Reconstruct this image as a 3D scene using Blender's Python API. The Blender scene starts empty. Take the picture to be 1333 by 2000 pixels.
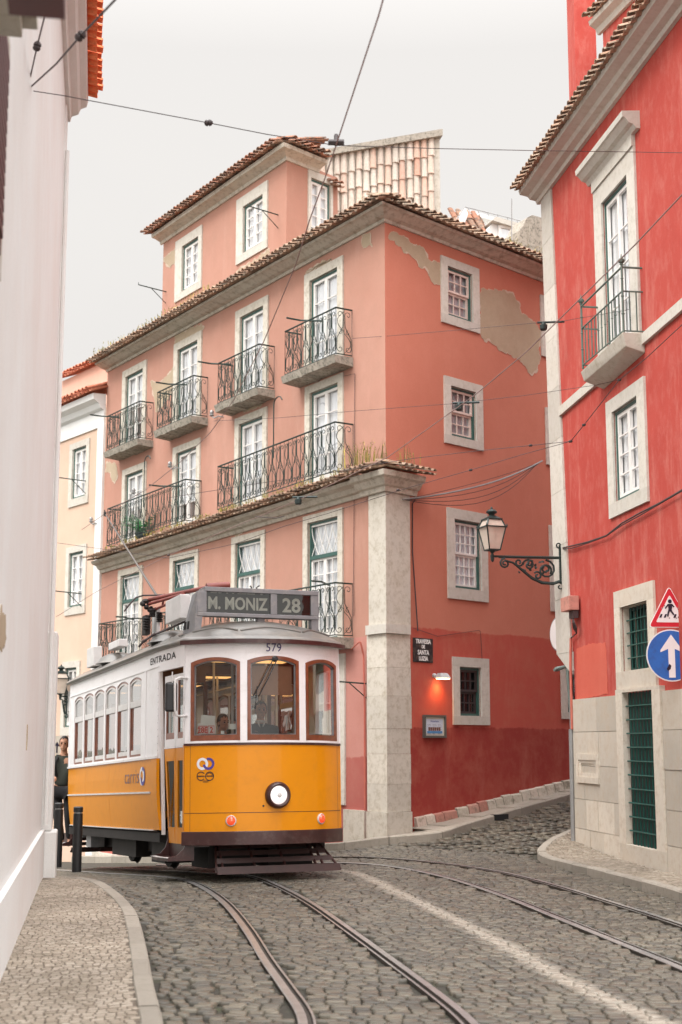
import bpy, bmesh, math, random
from mathutils import Vector, Matrix, noise
random.seed(7)
V = Vector
scene = bpy.context.scene
col = scene.collection
rad = math.radians

# ------------------------------------------------------------------ camera model
FOC, HZN, CAMH = 2750.0, 1450.0, 1.7
TH = math.atan((HZN - 1000) / FOC); CT, ST = math.cos(TH), math.sin(TH)
EYE = V((0, 0, CAMH))
def ray(px, py):
    a = (px - 666.5) / FOC; b = (1000 - py) / FOC
    return V((a, CT - b * ST, ST + b * CT))
def at(px, py, Y):
    r = ray(px, py); return EYE + r * (Y / r.y)
def sstep(a, b, x):
    t = min(1, max(0, (x - a) / (b - a))); return t * t * (3 - 2 * t)
def sp(x, k=2.2):
    return math.log(1 + math.exp(max(-30, min(30, k * x)))) / k if k * x < 30 else x
def gz(x, y):
    w = sstep(1.0, -1.6, x)
    sb = (x + 1.2) * -.5 + (y - 18.9) * .866
    sa = (x - 1.2) * .7 + (y - 22.9) * .714
    far = min(1.0, 60 / max(60, math.hypot(x, y)))
    return (-.068 * sp(min(sb, 30)) * w + .125 * sp(min(sa, 14)) * (1 - w)) * far

# ------------------------------------------------------------------ materials
def newmat(name):
    m = bpy.data.materials.new(name); m.use_nodes = True
    nt = m.node_tree; nt.nodes.clear()
    out = nt.nodes.new('ShaderNodeOutputMaterial'); b = nt.nodes.new('ShaderNodeBsdfPrincipled')
    nt.links.new(b.outputs[0], out.inputs[0])
    return m, nt, b
def N(nt, t, **kw):
    n = nt.nodes.new('ShaderNode' + t)
    for k, v in kw.items():
        if k.startswith('i_'):
            key = k[2:]; n.inputs[int(key) if key.isdigit() else key].default_value = v
        else: setattr(n, k, v)
    return n
def mixc(nt, fac, a, b, mode='MIX'):
    n = nt.nodes.new('ShaderNodeMix'); n.data_type = 'RGBA'; n.blend_type = mode
    for sock, val in ((n.inputs[0], fac), (n.inputs[6], a), (n.inputs[7], b)):
        if hasattr(val, 'links'): nt.links.new(val, sock)
        elif isinstance(val, (int, float)): sock.default_value = val
        else: sock.default_value = (*val, 1) if len(val) == 3 else val
    return n.outputs[2]
def ramp(nt, src, stops, interp='LINEAR'):
    r = nt.nodes.new('ShaderNodeValToRGB'); r.color_ramp.interpolation = interp
    e = r.color_ramp.elements
    while len(e) > 1: e.remove(e[-1])
    for i, (p, c) in enumerate(stops):
        el = e[0] if i == 0 else e.new(p)
        el.position = p
        if isinstance(c, (int, float)): c = (c, c, c)
        el.color = (*c, 1)
    nt.links.new(src, r.inputs[0]); return r.outputs[0]
def objco(nt, scale=(1, 1, 1)):
    g = N(nt, 'NewGeometry'); m = N(nt, 'Mapping'); m.inputs['Scale'].default_value = scale
    nt.links.new(g.outputs['Position'], m.inputs[0]); return m.outputs[0]
def noi(nt, co, s, d=4, r=.6):
    n = N(nt, 'TexNoise'); n.inputs['Scale'].default_value = s; n.inputs['Detail'].default_value = d
    n.inputs['Roughness'].default_value = r; nt.links.new(co, n.inputs['Vector']); return n.outputs['Fac']
def bump(nt, b, src, strength=.3, dist=.01):
    bp = N(nt, 'Bump'); bp.inputs['Strength'].default_value = strength; bp.inputs['Distance'].default_value = dist
    nt.links.new(src, bp.inputs['Height']); nt.links.new(bp.outputs[0], b.inputs['Normal'])
def simple(name, c, rough=.6, metal=0, var=.12, scale=6, bmp=0, coat=0, spec=.5, emis=None, bscale=40, dirt=None):
    m, nt, b = newmat(name); co = objco(nt)
    n = noi(nt, co, scale)
    lo = tuple(x * (1 - var) for x in c); hi = tuple(min(1, x * (1 + var)) for x in c)
    cc = ramp(nt, n, [(.3, lo), (.7, hi)])
    if dirt:
        n2 = noi(nt, co, dirt[1], 6, .7); k = ramp(nt, n2, [(.5, 0), (.68, dirt[2])]); cc = mixc(nt, k, cc, dirt[0])
    nt.links.new(cc, b.inputs['Base Color'])
    b.inputs['Roughness'].default_value = rough; b.inputs['Metallic'].default_value = metal
    b.inputs['Coat Weight'].default_value = coat; b.inputs['Coat Roughness'].default_value = .06
    b.inputs['Specular IOR Level'].default_value = spec
    if bmp: bump(nt, b, noi(nt, co, bscale, 5), bmp)
    if emis:
        b.inputs['Emission Color'].default_value = (*emis[0], 1); b.inputs['Emission Strength'].default_value = emis[1]
    return m

def plaster(name, c, dark, light, streak=.5, rscale=1.0, bands=None, bmp=.35, mott=0):
    """painted lime plaster: blotches, runs, hairline cracks"""
    m, nt, b = newmat(name); co = objco(nt)
    big = noi(nt, co, .55 * rscale, 5, .65); mid = noi(nt, co, 2.3 * rscale, 6, .7); fine = noi(nt, co, 70, 3, .7)
    cst = objco(nt, (2.2, 2.2, .45)); st = noi(nt, cst, 1.0, 8, .72)
    cc = ramp(nt, big, [(.35, c), (.65, tuple(x * y for x, y in zip(c, (.93, .88, .86))))])
    if bands:
        sep = N(nt, 'SeparateXYZ'); nt.links.new(objco(nt), sep.inputs[0])
        a = N(nt, 'Math', operation='MULTIPLY_ADD'); nt.links.new(mid, a.inputs[0]); a.inputs[1].default_value = .16
        nt.links.new(sep.outputs[2], a.inputs[2])
        for zb, colr in bands:
            lt = N(nt, 'MapRange'); lt.inputs[1].default_value = zb + .09; lt.inputs[2].default_value = zb + .065
            nt.links.new(a.outputs[0], lt.inputs[0])
            cc = mixc(nt, lt.outputs[0], cc, colr)
    k = ramp(nt, st, [(.52, 0), (.75, streak)]); cc = mixc(nt, k, cc, light)
    k = ramp(nt, mid, [(.45, 0), (.75, .45)]); cc = mixc(nt, k, cc, dark)
    if mott: k = ramp(nt, noi(nt, objco(nt, (1, 1, .6)), 4.5, 8, .75), [(.48, 0), (.70, mott)]); cc = mixc(nt, k, cc, light)
    k = ramp(nt, fine, [(.3, .93), (.7, 1.04)]); cc = mixc(nt, 1.0, cc, k, 'MULTIPLY')
    nt.links.new(cc, b.inputs['Base Color']); b.inputs['Roughness'].default_value = .88
    b.inputs['Specular IOR Level'].default_value = .25
    ad = N(nt, 'MixRGB'); nt.links.new(fine, ad.inputs[1]); nt.links.new(mid, ad.inputs[2]); ad.inputs[0].default_value = .6
    bump(nt, b, ad.outputs[0], bmp, .02)
    return m

def stone(name, c, stain, k1=.6, sc=1.0, blocks=None, island=.12):
    m, nt, b = newmat(name); co = objco(nt)
    n1 = noi(nt, co, 1.6 * sc, 6, .7); n2 = noi(nt, co, 9 * sc, 6, .75); n3 = noi(nt, co, 60, 3)
    cc = ramp(nt, n1, [(.3, tuple(x * .86 for x in c)), (.7, c)])
    if island:
        g = N(nt, 'NewGeometry')
        k = ramp(nt, g.outputs['Random Per Island'], [(0, 1 - island * 1.6), (1, 1 + island * .6)]); cc = mixc(nt, 1.0, cc, k, 'MULTIPLY')
    k = ramp(nt, n2, [(.48, 0), (.66, k1)]); cc = mixc(nt, k, cc, stain)
    k = ramp(nt, n1, [(.52, 0), (.7, k1 * .6)]); cc = mixc(nt, k, cc, stain)
    nt.links.new(cc, b.inputs['Base Color']); b.inputs['Roughness'].default_value = .85
    b.inputs['Specular IOR Level'].default_value = .3
    ad = N(nt, 'MixRGB'); nt.links.new(n2, ad.inputs[1]); nt.links.new(n3, ad.inputs[2]); ad.inputs[0].default_value = .4
    bump(nt, b, ad.outputs[0], .4, .02)
    return m

def islandmat(name, stops, rough=.85, bmp=.3, stain=None, paint=None, metal=0, nscale=25, spec=.3):
    """colour picked per loose piece (tiles, paving stones)"""
    m, nt, b = newmat(name); co = objco(nt); g = N(nt, 'NewGeometry')
    cc = ramp(nt, g.outputs['Random Per Island'], stops)
    n = noi(nt, co, nscale, 5, .7); k = ramp(nt, n, [(.3, .8), (.7, 1.15)]); cc = mixc(nt, 1.0, cc, k, 'MULTIPLY')
    nb = noi(nt, co, .7, 4, .6); k = ramp(nt, nb, [(.35, .84), (.65, 1.12)]); cc = mixc(nt, 1.0, cc, k, 'MULTIPLY')
    if stain:
        n2 = noi(nt, co, stain[1], 5, .7); k = ramp(nt, n2, [(stain[3], 0), (stain[3] + .16, stain[2])]); cc = mixc(nt, k, cc, stain[0])
    if paint:
        at_ = N(nt, 'Attribute', attribute_name='paint')
        mm = N(nt, 'Math', operation='MULTIPLY'); nt.links.new(at_.outputs['Fac'], mm.inputs[0]); mm.inputs[1].default_value = .92
        cc = mixc(nt, mm.outputs[0], cc, paint)
    nt.links.new(cc, b.inputs['Base Color'])
    rr = ramp(nt, n, [(.3, rough - .12), (.7, min(1, rough + .1))]); nt.links.new(rr, b.inputs['Roughness'])
    b.inputs['Metallic'].default_value = metal; b.inputs['Specular IOR Level'].default_value = spec
    bump(nt, b, noi(nt, co, 90, 4), bmp, .006)
    return m

def glassmat(name, tint=(.9, .93, .92), f0=.06, f1=.85, rough=.02, grz=None):
    m, nt, b = newmat(name); nt.nodes.remove(b)
    out = nt.nodes['Material Output']
    t = N(nt, 'BsdfTransparent'); t.inputs[0].default_value = (*tint, 1)
    g = N(nt, 'BsdfGlossy'); g.inputs['Roughness'].default_value = rough; g.inputs[0].default_value = (.95, .96, .96, 1)
    co = objco(nt); bp = N(nt, 'Bump'); bp.inputs['Strength'].default_value = .25; bp.inputs['Distance'].default_value = .01
    nt.links.new(noi(nt, co, 2.2, 2), bp.inputs['Height']); nt.links.new(bp.outputs[0], g.inputs['Normal'])
    fr = N(nt, 'LayerWeight'); fr.inputs[0].default_value = .5
    k = ramp(nt, fr.outputs['Facing'], [(0, f0), (.25, f0), (.55, grz or f0 + (f1 - f0) * .12), (.8, max(grz or 0, f0 + (f1 - f0) * .45)), (1, f1)])
    mx = N(nt, 'MixShader'); nt.links.new(k, mx.inputs[0]); nt.links.new(t.outputs[0], mx.inputs[1]); nt.links.new(g.outputs[0], mx.inputs[2])
    nt.links.new(mx.outputs[0], out.inputs[0])
    return m

M = {}
M['pink'] = plaster('salmon_plaster', (.47, .255, .195), (.38, .215, .16), (.58, .36, .29), .4)
M['pink_alley'] = plaster('alley_plaster', (.56, .21, .145), (.49, .17, .11), (.60, .26, .19), .25,
    bands=[(3.06 + .62, (.47, .092, .066)), (1.96, (.31, .044, .034))])
M['pink_low'] = plaster('lower_salmon', (.52, .25, .21), (.45, .19, .15), (.58, .34, .30), .4, bands=[(1.45, (.40, .12, .10))])
M['red'] = plaster('red_limewash', (.45, .072, .055), (.35, .038, .030), (.56, .22, .18), .8, .8, mott=.35)
M['red_patch'] = plaster('pale_red_repaint', (.58, .125, .085), (.52, .09, .06), (.62, .2, .15), .3)
M['peach'] = plaster('peach_plaster', (.64, .475, .37), (.58, .42, .32), (.70, .56, .46), .3)
M['peach2'] = plaster('pinkish_render', (.74, .48, .38), (.66, .42, .33), (.8, .56, .46), .3)
M['white_wall'] = plaster('white_wall', (.77, .785, .775), (.71, .71, .70), (.79, .80, .80), .5, .8, bmp=.2)
M['bare'] = plaster('bare_render', (.46, .37, .265), (.37, .30, .21), (.52, .44, .33), .3, 3, bmp=.8)
M['chalk'] = plaster('chalky_edge', (.60, .50, .40), (.5, .4, .3), (.66, .58, .5), .3, 3)
M['stone'] = stone('limestone_trim', (.62, .59, .53), (.38, .34, .27), .45)
M['stone_old'] = stone('weathered_limestone', (.63, .59, .515), (.33, .28, .20), .6, 1.0)
M['cornice'] = stone('stained_cornice', (.58, .53, .45), (.22, .18, .13), .65, .8)
M['ashlar'] = stone('ashlar_blocks', (.66, .60, .51), (.46, .36, .26), .5, 1.0, island=.16)
M['kerbstone'] = stone('kerb_stone', (.35, .315, .265), (.21, .19, .15), .5, 2)
M['slab'] = stone('balcony_slab', (.42, .38, .32), (.09, .085, .07), .9, 1.6)
M['tile'] = islandmat('clay_tile', [(0, (.30, .13, .08)), (.4, (.42, .19, .12)), (.7, (.26, .15, .10)), (1, (.46, .28, .2))], .9, .4, ((.10, .09, .075), 7, .85, .45))
M['tile_moss'] = islandmat('mossy_tile', [(0, (.27, .17, .12)), (.5, (.38, .23, .15)), (1, (.46, .34, .25))], .9, .5, ((.16, .14, .11), 5, .8, .45))
M['tile_pale'] = islandmat('pale_tile_cladding', [(0, (.64, .54, .46)), (.35, (.68, .62, .54)), (.7, (.68, .50, .40)), (.86, (.62, .37, .28)), (1, (.72, .66, .59))], .9, .4, ((.5, .45, .38), 5, .7, .5))
M['tile_red'] = islandmat('new_orange_tile', [(0, (.72, .16, .06)), (1, (.80, .22, .09))], .8, .2)
M['green'] = simple('green_paint', (.035, .10, .085), .45, bmp=.1)
M['green_d'] = simple('dark_green_door', (.006, .022, .020), .5)
M['green_bar'] = simple('green_grille_paint', (.010, .085, .068), .45)
M['sash'] = simple('white_wood', (.78, .76, .73), .5, var=.06)
M['sash_pink'] = simple('faded_pink_wood', (.68, .56, .50), .6)
M['curtain'] = simple('curtain', (.78, .80, .82), .9, var=.08, scale=3)
M['curtain_w'] = simple('white_shutter', (.86, .87, .88), .6, var=.03)
M['curtain_d'] = simple('grey_curtain', (.40, .41, .42), .9, var=.3, scale=5)
M['dark'] = simple('dark_interior', (.012, .012, .012), .9)
M['win_glass_d'] = glassmat('shaded_window_glass', (.9, .92, .94), .07, .9)
M['win_glass'] = glassmat('window_glass', (.94, .95, .97), .32, .92)
M['iron'] = simple('wrought_iron', (.028, .045, .038), .5, .3, .3, 20)
M['black'] = simple('black_paint', (.015, .015, .016), .4)
M['grey'] = simple('grey_metal', (.30, .30, .30), .45, .4)
M['pipe_red'] = simple('red_pipe', (.50, .14, .10), .6)
M['pole'] = simple('green_grey_pole', (.20, .27, .25), .5, .2)
M['wire'] = simple('dark_wire', (.05, .035, .035), .6)
M['wire_c'] = simple('copper_wire', (.26, .17, .155), .5, .3)
M['bed'] = simple('road_bed', (.045, .040, .031), .95, var=.4, scale=30, bmp=.6, dirt=((.06, .07, .03), 3, .7))
M['bed2'] = simple('pavement_bed', (.13, .105, .08), .95, var=.3, scale=30, bmp=.6)
M['cobble'] = islandmat('basalt_setts', [(0, (.062, .057, .045)), (.3, (.088, .080, .062)), (.6, (.118, .106, .080)), (.85, (.155, .137, .102)), (1, (.10, .078, .055))], .46, .3, ((.085, .075, .058), 1.2, .5, .48), paint=(.37, .325, .265), spec=.5)
M['calcada'] = islandmat('limestone_setts', [(0, (.27, .225, .175)), (.5, (.34, .29, .23)), (1, (.42, .365, .30))], .75, .35, ((.18, .15, .11), 2, .5, .5))
M['rail'] = simple('rail_steel', (.40, .40, .39), .30, .6, .2, 9)
M['rail_side'] = simple('rail_rust', (.05, .042, .034), .6, .3, .3, 12)
M['leaf'] = islandmat('leaf', [(0, (.03, .20, .06)), (1, (.07, .36, .12))], .5, .1)
M['weed'] = islandmat('dry_weed', [(0, (.16, .15, .05)), (.5, (.30, .26, .10)), (.8, (.62, .48, .10)), (1, (.10, .12, .05))], .8, .1)

# ------------------------------------------------------------------ mesh builder
ROOTM = {}
def propagate(o, label=None, cat=None, group=None, kind=None):
    if label: o['label'] = label
    if cat: o['category'] = cat
    if group: o['group'] = group
    if kind: o['kind'] = kind
    return o
tag = propagate
def empty(name, loc, label=None, cat=None, group=None, mat=None):
    o = bpy.data.objects.new(name, None); col.objects.link(o)
    m = mat if mat is not None else Matrix.Translation(V(loc))
    o.matrix_world = m; ROOTM[o.name] = m.copy(); o.empty_display_size = .2
    return tag(o, label, cat, group)
def rootmat(o):
    while o.parent: o = o.parent
    return ROOTM.get(o.name, o.matrix_basis.copy())
class MB:
    def __init__(s): s.v = []; s.f = []; s.tagv = []
    def add(s, vs, fs):
        b = len(s.v); s.v += [V(p) for p in vs]; s.f += [tuple(b + i for i in f) for f in fs]
    def box8(s, p):   # bottom ring 4, top ring 4
        s.add(p, [(0, 3, 2, 1), (4, 5, 6, 7), (0, 1, 5, 4), (1, 2, 6, 5), (2, 3, 7, 6), (3, 0, 4, 7)])
    def box(s, a, b):
        x0, y0, z0 = a; x1, y1, z1 = b
        s.box8([(x0, y0, z0), (x1, y0, z0), (x1, y1, z0), (x0, y1, z0), (x0, y0, z1), (x1, y0, z1), (x1, y1, z1), (x0, y1, z1)])
    def fbox(s, f, u0, u1, z0, z1, o0, o1):
        s.box8([f.p(u0, z0, o0), f.p(u1, z0, o0), f.p(u1, z0, o1), f.p(u0, z0, o1), f.p(u0, z1, o0), f.p(u1, z1, o0), f.p(u1, z1, o1), f.p(u0, z1, o1)])
    def quad(s, a, b, c, d): s.add([a, b, c, d], [(0, 1, 2, 3)])
    def tube(s, pts, r, n=6, closed=False, cap=True, up=None):
        pts = [V(p) for p in pts]; k = len(pts); rs = r if isinstance(r, (list, tuple)) else [r] * k
        rings = []; prev = None
        for i, p in enumerate(pts):
            if closed: t = pts[(i + 1) % k] - pts[i - 1]
            else: t = pts[min(i + 1, k - 1)] - pts[max(i - 1, 0)]
            if t.length < 1e-9: t = V((0, 0, 1))
            t.normalize()
            if prev is None:
                q = V((0, 0, 1)) if abs(t.z) < .9 else V((1, 0, 0))
                prev = q - t * q.dot(t); prev.normalize()
            else:
                prev = prev - t * prev.dot(t)
                if prev.length < 1e-6: prev = t.orthogonal()
                prev.normalize()
            w = t.cross(prev)
            rings.append([p + prev * (rs[i] * math.cos(2 * math.pi * (j + .5) / n)) + w * (rs[i] * math.sin(2 * math.pi * (j + .5) / n)) for j in range(n)])
        vs = [q for rg in rings for q in rg]; fs = []
        for i in range(k if closed else k - 1):
            a, b = i * n, ((i + 1) % k) * n
            for j in range(n): fs.append((a + j, a + (j + 1) % n, b + (j + 1) % n, b + j))
        if cap and not closed: fs += [tuple(reversed(range(n))), tuple(range((k - 1) * n, k * n))]
        s.add(vs, fs)
    def lathe(s, c, ax, prof, n=16):   # prof: (dist along axis, radius)
        ax = V(ax).normalized(); u = ax.orthogonal().normalized(); w = ax.cross(u); c = V(c)
        vs = []; fs = []
        for h, r in prof:
            for j in range(n):
                a = 2 * math.pi * j / n; vs.append(c + ax * h + u * (r * math.cos(a)) + w * (r * math.sin(a)))
        for i in range(len(prof) - 1):
            for j in range(n): fs.append((i * n + j, i * n + (j + 1) % n, (i + 1) * n + (j + 1) % n, (i + 1) * n + j))
        fs += [tuple(reversed(range(n))), tuple(range((len(prof) - 1) * n, len(prof) * n))]
        s.add(vs, fs)
    def prism(s, pts, vec):
        n = len(pts); pts = [V(p) for p in pts]; vec = V(vec)
        s.add(pts + [p + vec for p in pts], [tuple(range(n)), tuple(reversed(range(n, 2 * n)))] + [(i, i + n, (i + 1) % n + n, (i + 1) % n) for i in range(n)])
    def build(s, name, mat, parent=None, smooth=None, world=True, merge=False, bevel=0, attr=None):
        me = bpy.data.meshes.new(name)
        if parent is not None:
            inv = rootmat(parent).inverted() if world else None
            vs = [inv @ p for p in s.v] if world else s.v
            loc = V((0, 0, 0))
        else:
            xs = [p.x for p in s.v]; ys = [p.y for p in s.v]; loc = V(((min(xs) + max(xs)) / 2, (min(ys) + max(ys)) / 2, min(p.z for p in s.v)))
            vs = [p - loc for p in s.v]
        me.from_pydata([tuple(p) for p in vs], [], s.f)
        if attr: 
            a = me.attributes.new(attr[0], 'FLOAT', 'POINT'); a.data.foreach_set('value', attr[1])
        bm = bmesh.new(); bm.from_mesh(me)
        if merge: bmesh.ops.remove_doubles(bm, verts=bm.verts, dist=1e-5)
        bmesh.ops.recalc_face_normals(bm, faces=bm.faces)
        if smooth is not None:
            lim = rad(smooth)
            for fc in bm.faces: fc.smooth = True
            for e in bm.edges:
                e.smooth = (len(e.link_faces) == 2 and e.calc_face_angle(0) < lim)
        bm.to_mesh(me); bm.free()
        me.materials.append(mat)
        o = bpy.data.objects.new(name, me); col.objects.link(o)
        if parent is not None: o.parent = parent
        else: o.location = loc
        if bevel:
            md = o.modifiers.new('bevel', 'BEVEL'); md.width = bevel; md.segments = 2; md.limit_method = 'ANGLE'; md.angle_limit = rad(40)
        return o

class Fac:
    """a facade plane: u runs to the right as seen from the street, n points out of the wall"""
    def __init__(s, P, d, sl=0):
        s.sl = sl; s.P = V((P[0], P[1], 0)); s.d = V((d[0], d[1], 0)).normalized(); s.n = V((s.d.y, -s.d.x, 0))
    def p(s, u, z, o=0): return s.P + s.d * u + s.n * o + V((0, 0, z + s.sl * u))
    def uv(s, px, py, o=0):
        r = ray(px, py); P = s.P + s.n * o; t = (P - EYE).dot(s.n) / r.dot(s.n); w = EYE + r * t
        u = (w - P).dot(s.d); return u, w.z - s.sl * u

def wall(mb, f, u0, u1, z0, z1, holes, rev=.24):
    us = sorted({u0, u1} | {min(max(h[i], u0), u1) for h in holes for i in (0, 1)})
    zs = sorted({z0, z1} | {min(max(h[i], z0), z1) for h in holes for i in (2, 3)})
    for a, b in zip(us, us[1:]):
        for c, d in zip(zs, zs[1:]):
            m, n = (a + b) / 2, (c + d) / 2
            if any(h[0] < m < h[1] and h[2] < n < h[3] for h in holes): continue
            mb.quad(f.p(a, c), f.p(b, c), f.p(b, d), f.p(a, d))
    for h in holes:
        a, b, c, d = h
        for q in (((a, c), (b, c)), ((b, c), (b, d)), ((b, d), (a, d)), ((a, d), (a, c))):
            (p1, q1), (p2, q2) = q
            mb.quad(f.p(p1, q1), f.p(p2, q2), f.p(p2, q2, -rev), f.p(p1, q1, -rev))

def ring(mb, f, o_, i_, a, b):
    """rectangular frame between outer rect o_ and inner rect i_ (u0,u1,z0,z1), depth a..b, butted"""
    mb.fbox(f, o_[0], o_[1], i_[3], o_[3], a, b)
    if i_[2] > o_[2] + 1e-3: mb.fbox(f, o_[0], o_[1], o_[2], i_[2], a, b)
    mb.fbox(f, o_[0], i_[0], i_[2], i_[3], a, b); mb.fbox(f, i_[1], o_[1], i_[2], i_[3], a, b)
def grid(mb, f, r, nx, nz, w, a, b):
    for i in range(1, nx):
        u = r[0] + (r[1] - r[0]) * i / nx; mb.fbox(f, u - w, u + w, r[2], r[3], a, b)
    for i in range(1, nz):
        z = r[2] + (r[3] - r[2]) * i / nz; mb.fbox(f, r[0], r[1], z - w, z + w, a - .002, b + .002)
def spiral(c, ex, ez, r, a0, turns, n=12, sgn=1):
    out = []
    for i in range(n + 1):
        t = i / n; a = a0 + sgn * turns * 2 * math.pi * t; q = r * (1 - .78 * t)
        out.append(c + ex * (q * math.cos(a)) + ez * (q * math.sin(a)))
    return out
HOLES = {}
def window(f, key, root, outer, inner, style, label=None, smat='stone', proud=.035):
    HOLES.setdefault(key, []).append(inner)
    o_ = outer; i_ = inner
    mb = MB(); ring(mb, f, o_, i_, -.015, proud)
    ring(mb, f, (i_[0] - .004, i_[1] + .004, i_[2] - .004, i_[3] + .004), (i_[0] + .012, i_[1] - .012, i_[2] + .012, i_[3] - .012), -.215, -.016)
    w = mb.build('window', M[smat], root)
    if label: w['label'] = label
    a0, a1, b0, b1 = i_[0] + .012, i_[1] - .012, i_[2] + .012, i_[3] - .012
    if style == 'grille':
        g = MB(); nz = max(3, round((b1 - b0) / .19)); nx = max(3, round((a1 - a0) / .125))
        for i in range(1, nx):
            u = a0 + (a1 - a0) * i / nx; g.tube([f.p(u, b0, -.08), f.p(u, b1, -.08)], .009, 5)
        for i in range(1, nz):
            z = b0 + (b1 - b0) * i / nz; g.tube([f.p(a0, z, -.062), f.p(a1, z, -.062)], .010, 5)
        g.build('grille', M['green_bar'], w, 60)
        fr = MB(); ring(fr, f, (a0, a1, b0, b1), (a0 + .04, a1 - .04, b0 + .04, b1 - .04), -.15, -.10); fr.build('frame', M['green_d'], w)
        d = MB(); d.fbox(f, a0, a1, b0, b1, -.24, -.2); d.build('shutter', M['green_d'], w); return w
    f = Fac((f.P + f.n * .055).xy, f.d.xy, f.sl)
    fw = .038
    fm = MB(); ring(fm, f, (a0, a1, b0, b1), (a0 + fw, a1 - fw, b0 + fw, b1 - fw), -.15, -.075)
    r = (a0 + fw, a1 - fw, b0 + fw, b1 - fw); sm = 'sash'; cur = 'curtain_w'
    s = MB()
    if style == 'door':       # two leaves
        m = (r[0] + r[1]) / 2
        for q0, q1 in ((r[0], m - .002), (m + .002, r[1])):
            ring(s, f, (q0, q1, r[2], r[3]), (q0 + .045, q1 - .045, r[2] + .14, r[3] - .05), -.135, -.09)
            grid(s, f, (q0 + .045, q1 - .045, r[2] + .14, r[3] - .05), 1, 4, .009, -.12, -.095)
    elif style == 'gothic':
        zt = r[3] - (r[3] - r[2]) * .29
        fm.fbox(f, r[0], r[1], zt - .04, zt + .03, -.155, -.06)
        m = (r[0] + r[1]) / 2; top = (r[0], r[1], zt + .03, r[3]); nn = 4; wd = (top[1] - top[0]) / nn; hh = top[3] - top[2]
        for i in range(-1, nn):
            for sg in (1, -1):
                pts = []
                for j in range(7):
                    t = j / 6; uu = top[0] + (i + 1) * wd + sg * (wd * 1.0) * (math.sin(t * math.pi / 2)) - 0 * wd
                    zz = top[2] + hh * .92 * (1 - math.cos(t * math.pi / 2)) ** .5 * 1.0
                    if top[0] - .001 <= uu <= top[1] + .001: pts.append(f.p(uu, zz, -.10))
                if len(pts) > 1: s.tube(pts, .009, 4)
        s.fbox(f, top[0], top[1], r[3] - .03, r[3], -.13, -.09)
        for q0, q1 in ((r[0], m - .002), (m + .002, r[1])):
            ring(s, f, (q0, q1, r[2], zt - .04), (q0 + .045, q1 - .045, r[2] + .14, zt - .08), -.135, -.09)
            grid(s, f, (q0 + .045, q1 - .045, r[2] + .14, zt - .08), 2, 5, .009, -.12, -.095)
        cur = 'curtain'
    elif style == 'casement':
        m = (r[0] + r[1]) / 2
        for q0, q1 in ((r[0], m - .002), (m + .002, r[1])):
            ring(s, f, (q0, q1, r[2], r[3]), (q0 + .045, q1 - .045, r[2] + .05, r[3] - .05), -.135, -.09)
            grid(s, f, (q0 + .045, q1 - .045, r[2] + .05, r[3] - .05), 1, 4, .010, -.12, -.095)
    elif style in ('sash3', 'sash4', 'lattice'):
        nx = {'sash3': 3, 'sash4': 4, 'lattice': 3}[style]; nz = {'sash3': 2, 'sash4': 3, 'lattice': 2}[style]
        zm = (r[2] + r[3]) / 2
        if style == 'sash3': sm = 'sash_pink'
        cur = 'curtain_d' if style != 'sash4' else 'curtain'
        for q0, q1, dd in ((zm + .0, r[3], .0), (r[2], zm, -.03)):
            ring(s, f, (r[0] + .002, r[1] - .002, q0, q1), (r[0] + .045, r[1] - .045, q0 + .04, q1 - .04), -.12 + dd, -.085 + dd)
            grid(s, f, (r[0] + .045, r[1] - .045, q0 + .04, q1 - .04), nx, nz, .010, -.112 + dd, -.09 + dd)
        if style == 'lattice': cur = 'dark'; sm = 'wire'  # black sheet stands in for the unlit room, no curtain here
    fm.build('frame', M['green'], w)
    s.build('sash', M[sm], w)
    g = MB(); g.quad(f.p(r[0], r[2], -.145), f.p(r[1], r[2], -.145), f.p(r[1], r[3], -.145), f.p(r[0], r[3], -.145)); g.build('pane', M['win_glass_d' if style in ('sash3', 'sash4', 'lattice') else 'win_glass'], w)
    c = MB()   # pleated sheet behind the glass: curtain, shutter, black room backing for lattice
    n = 18; wr = random.Random(int(abs(o_[0]) * 731 + o_[3] * 97)); vz = wr.random(); b0c = b0
    if style in ('door', 'casement') and vz < .35: b0c = b0 + (b1 - b0) * wr.uniform(.3, .6)
    elif style in ('gothic', 'sash4') and vz < .4: cur = 'curtain_d'
    for i in range(n):
        ua, ub = a0 + (a1 - a0) * i / n, a0 + (a1 - a0) * (i + 1) / n
        oa, ob = -.158 - .010 * (i % 2), -.158 - .010 * ((i + 1) % 2)
        c.quad(f.p(ua, b0c, oa), f.p(ub, b0c, ob), f.p(ub, b1, ob), f.p(ua, b1, oa))
    c.build('curtain', M[cur], w)
    return w

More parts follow.
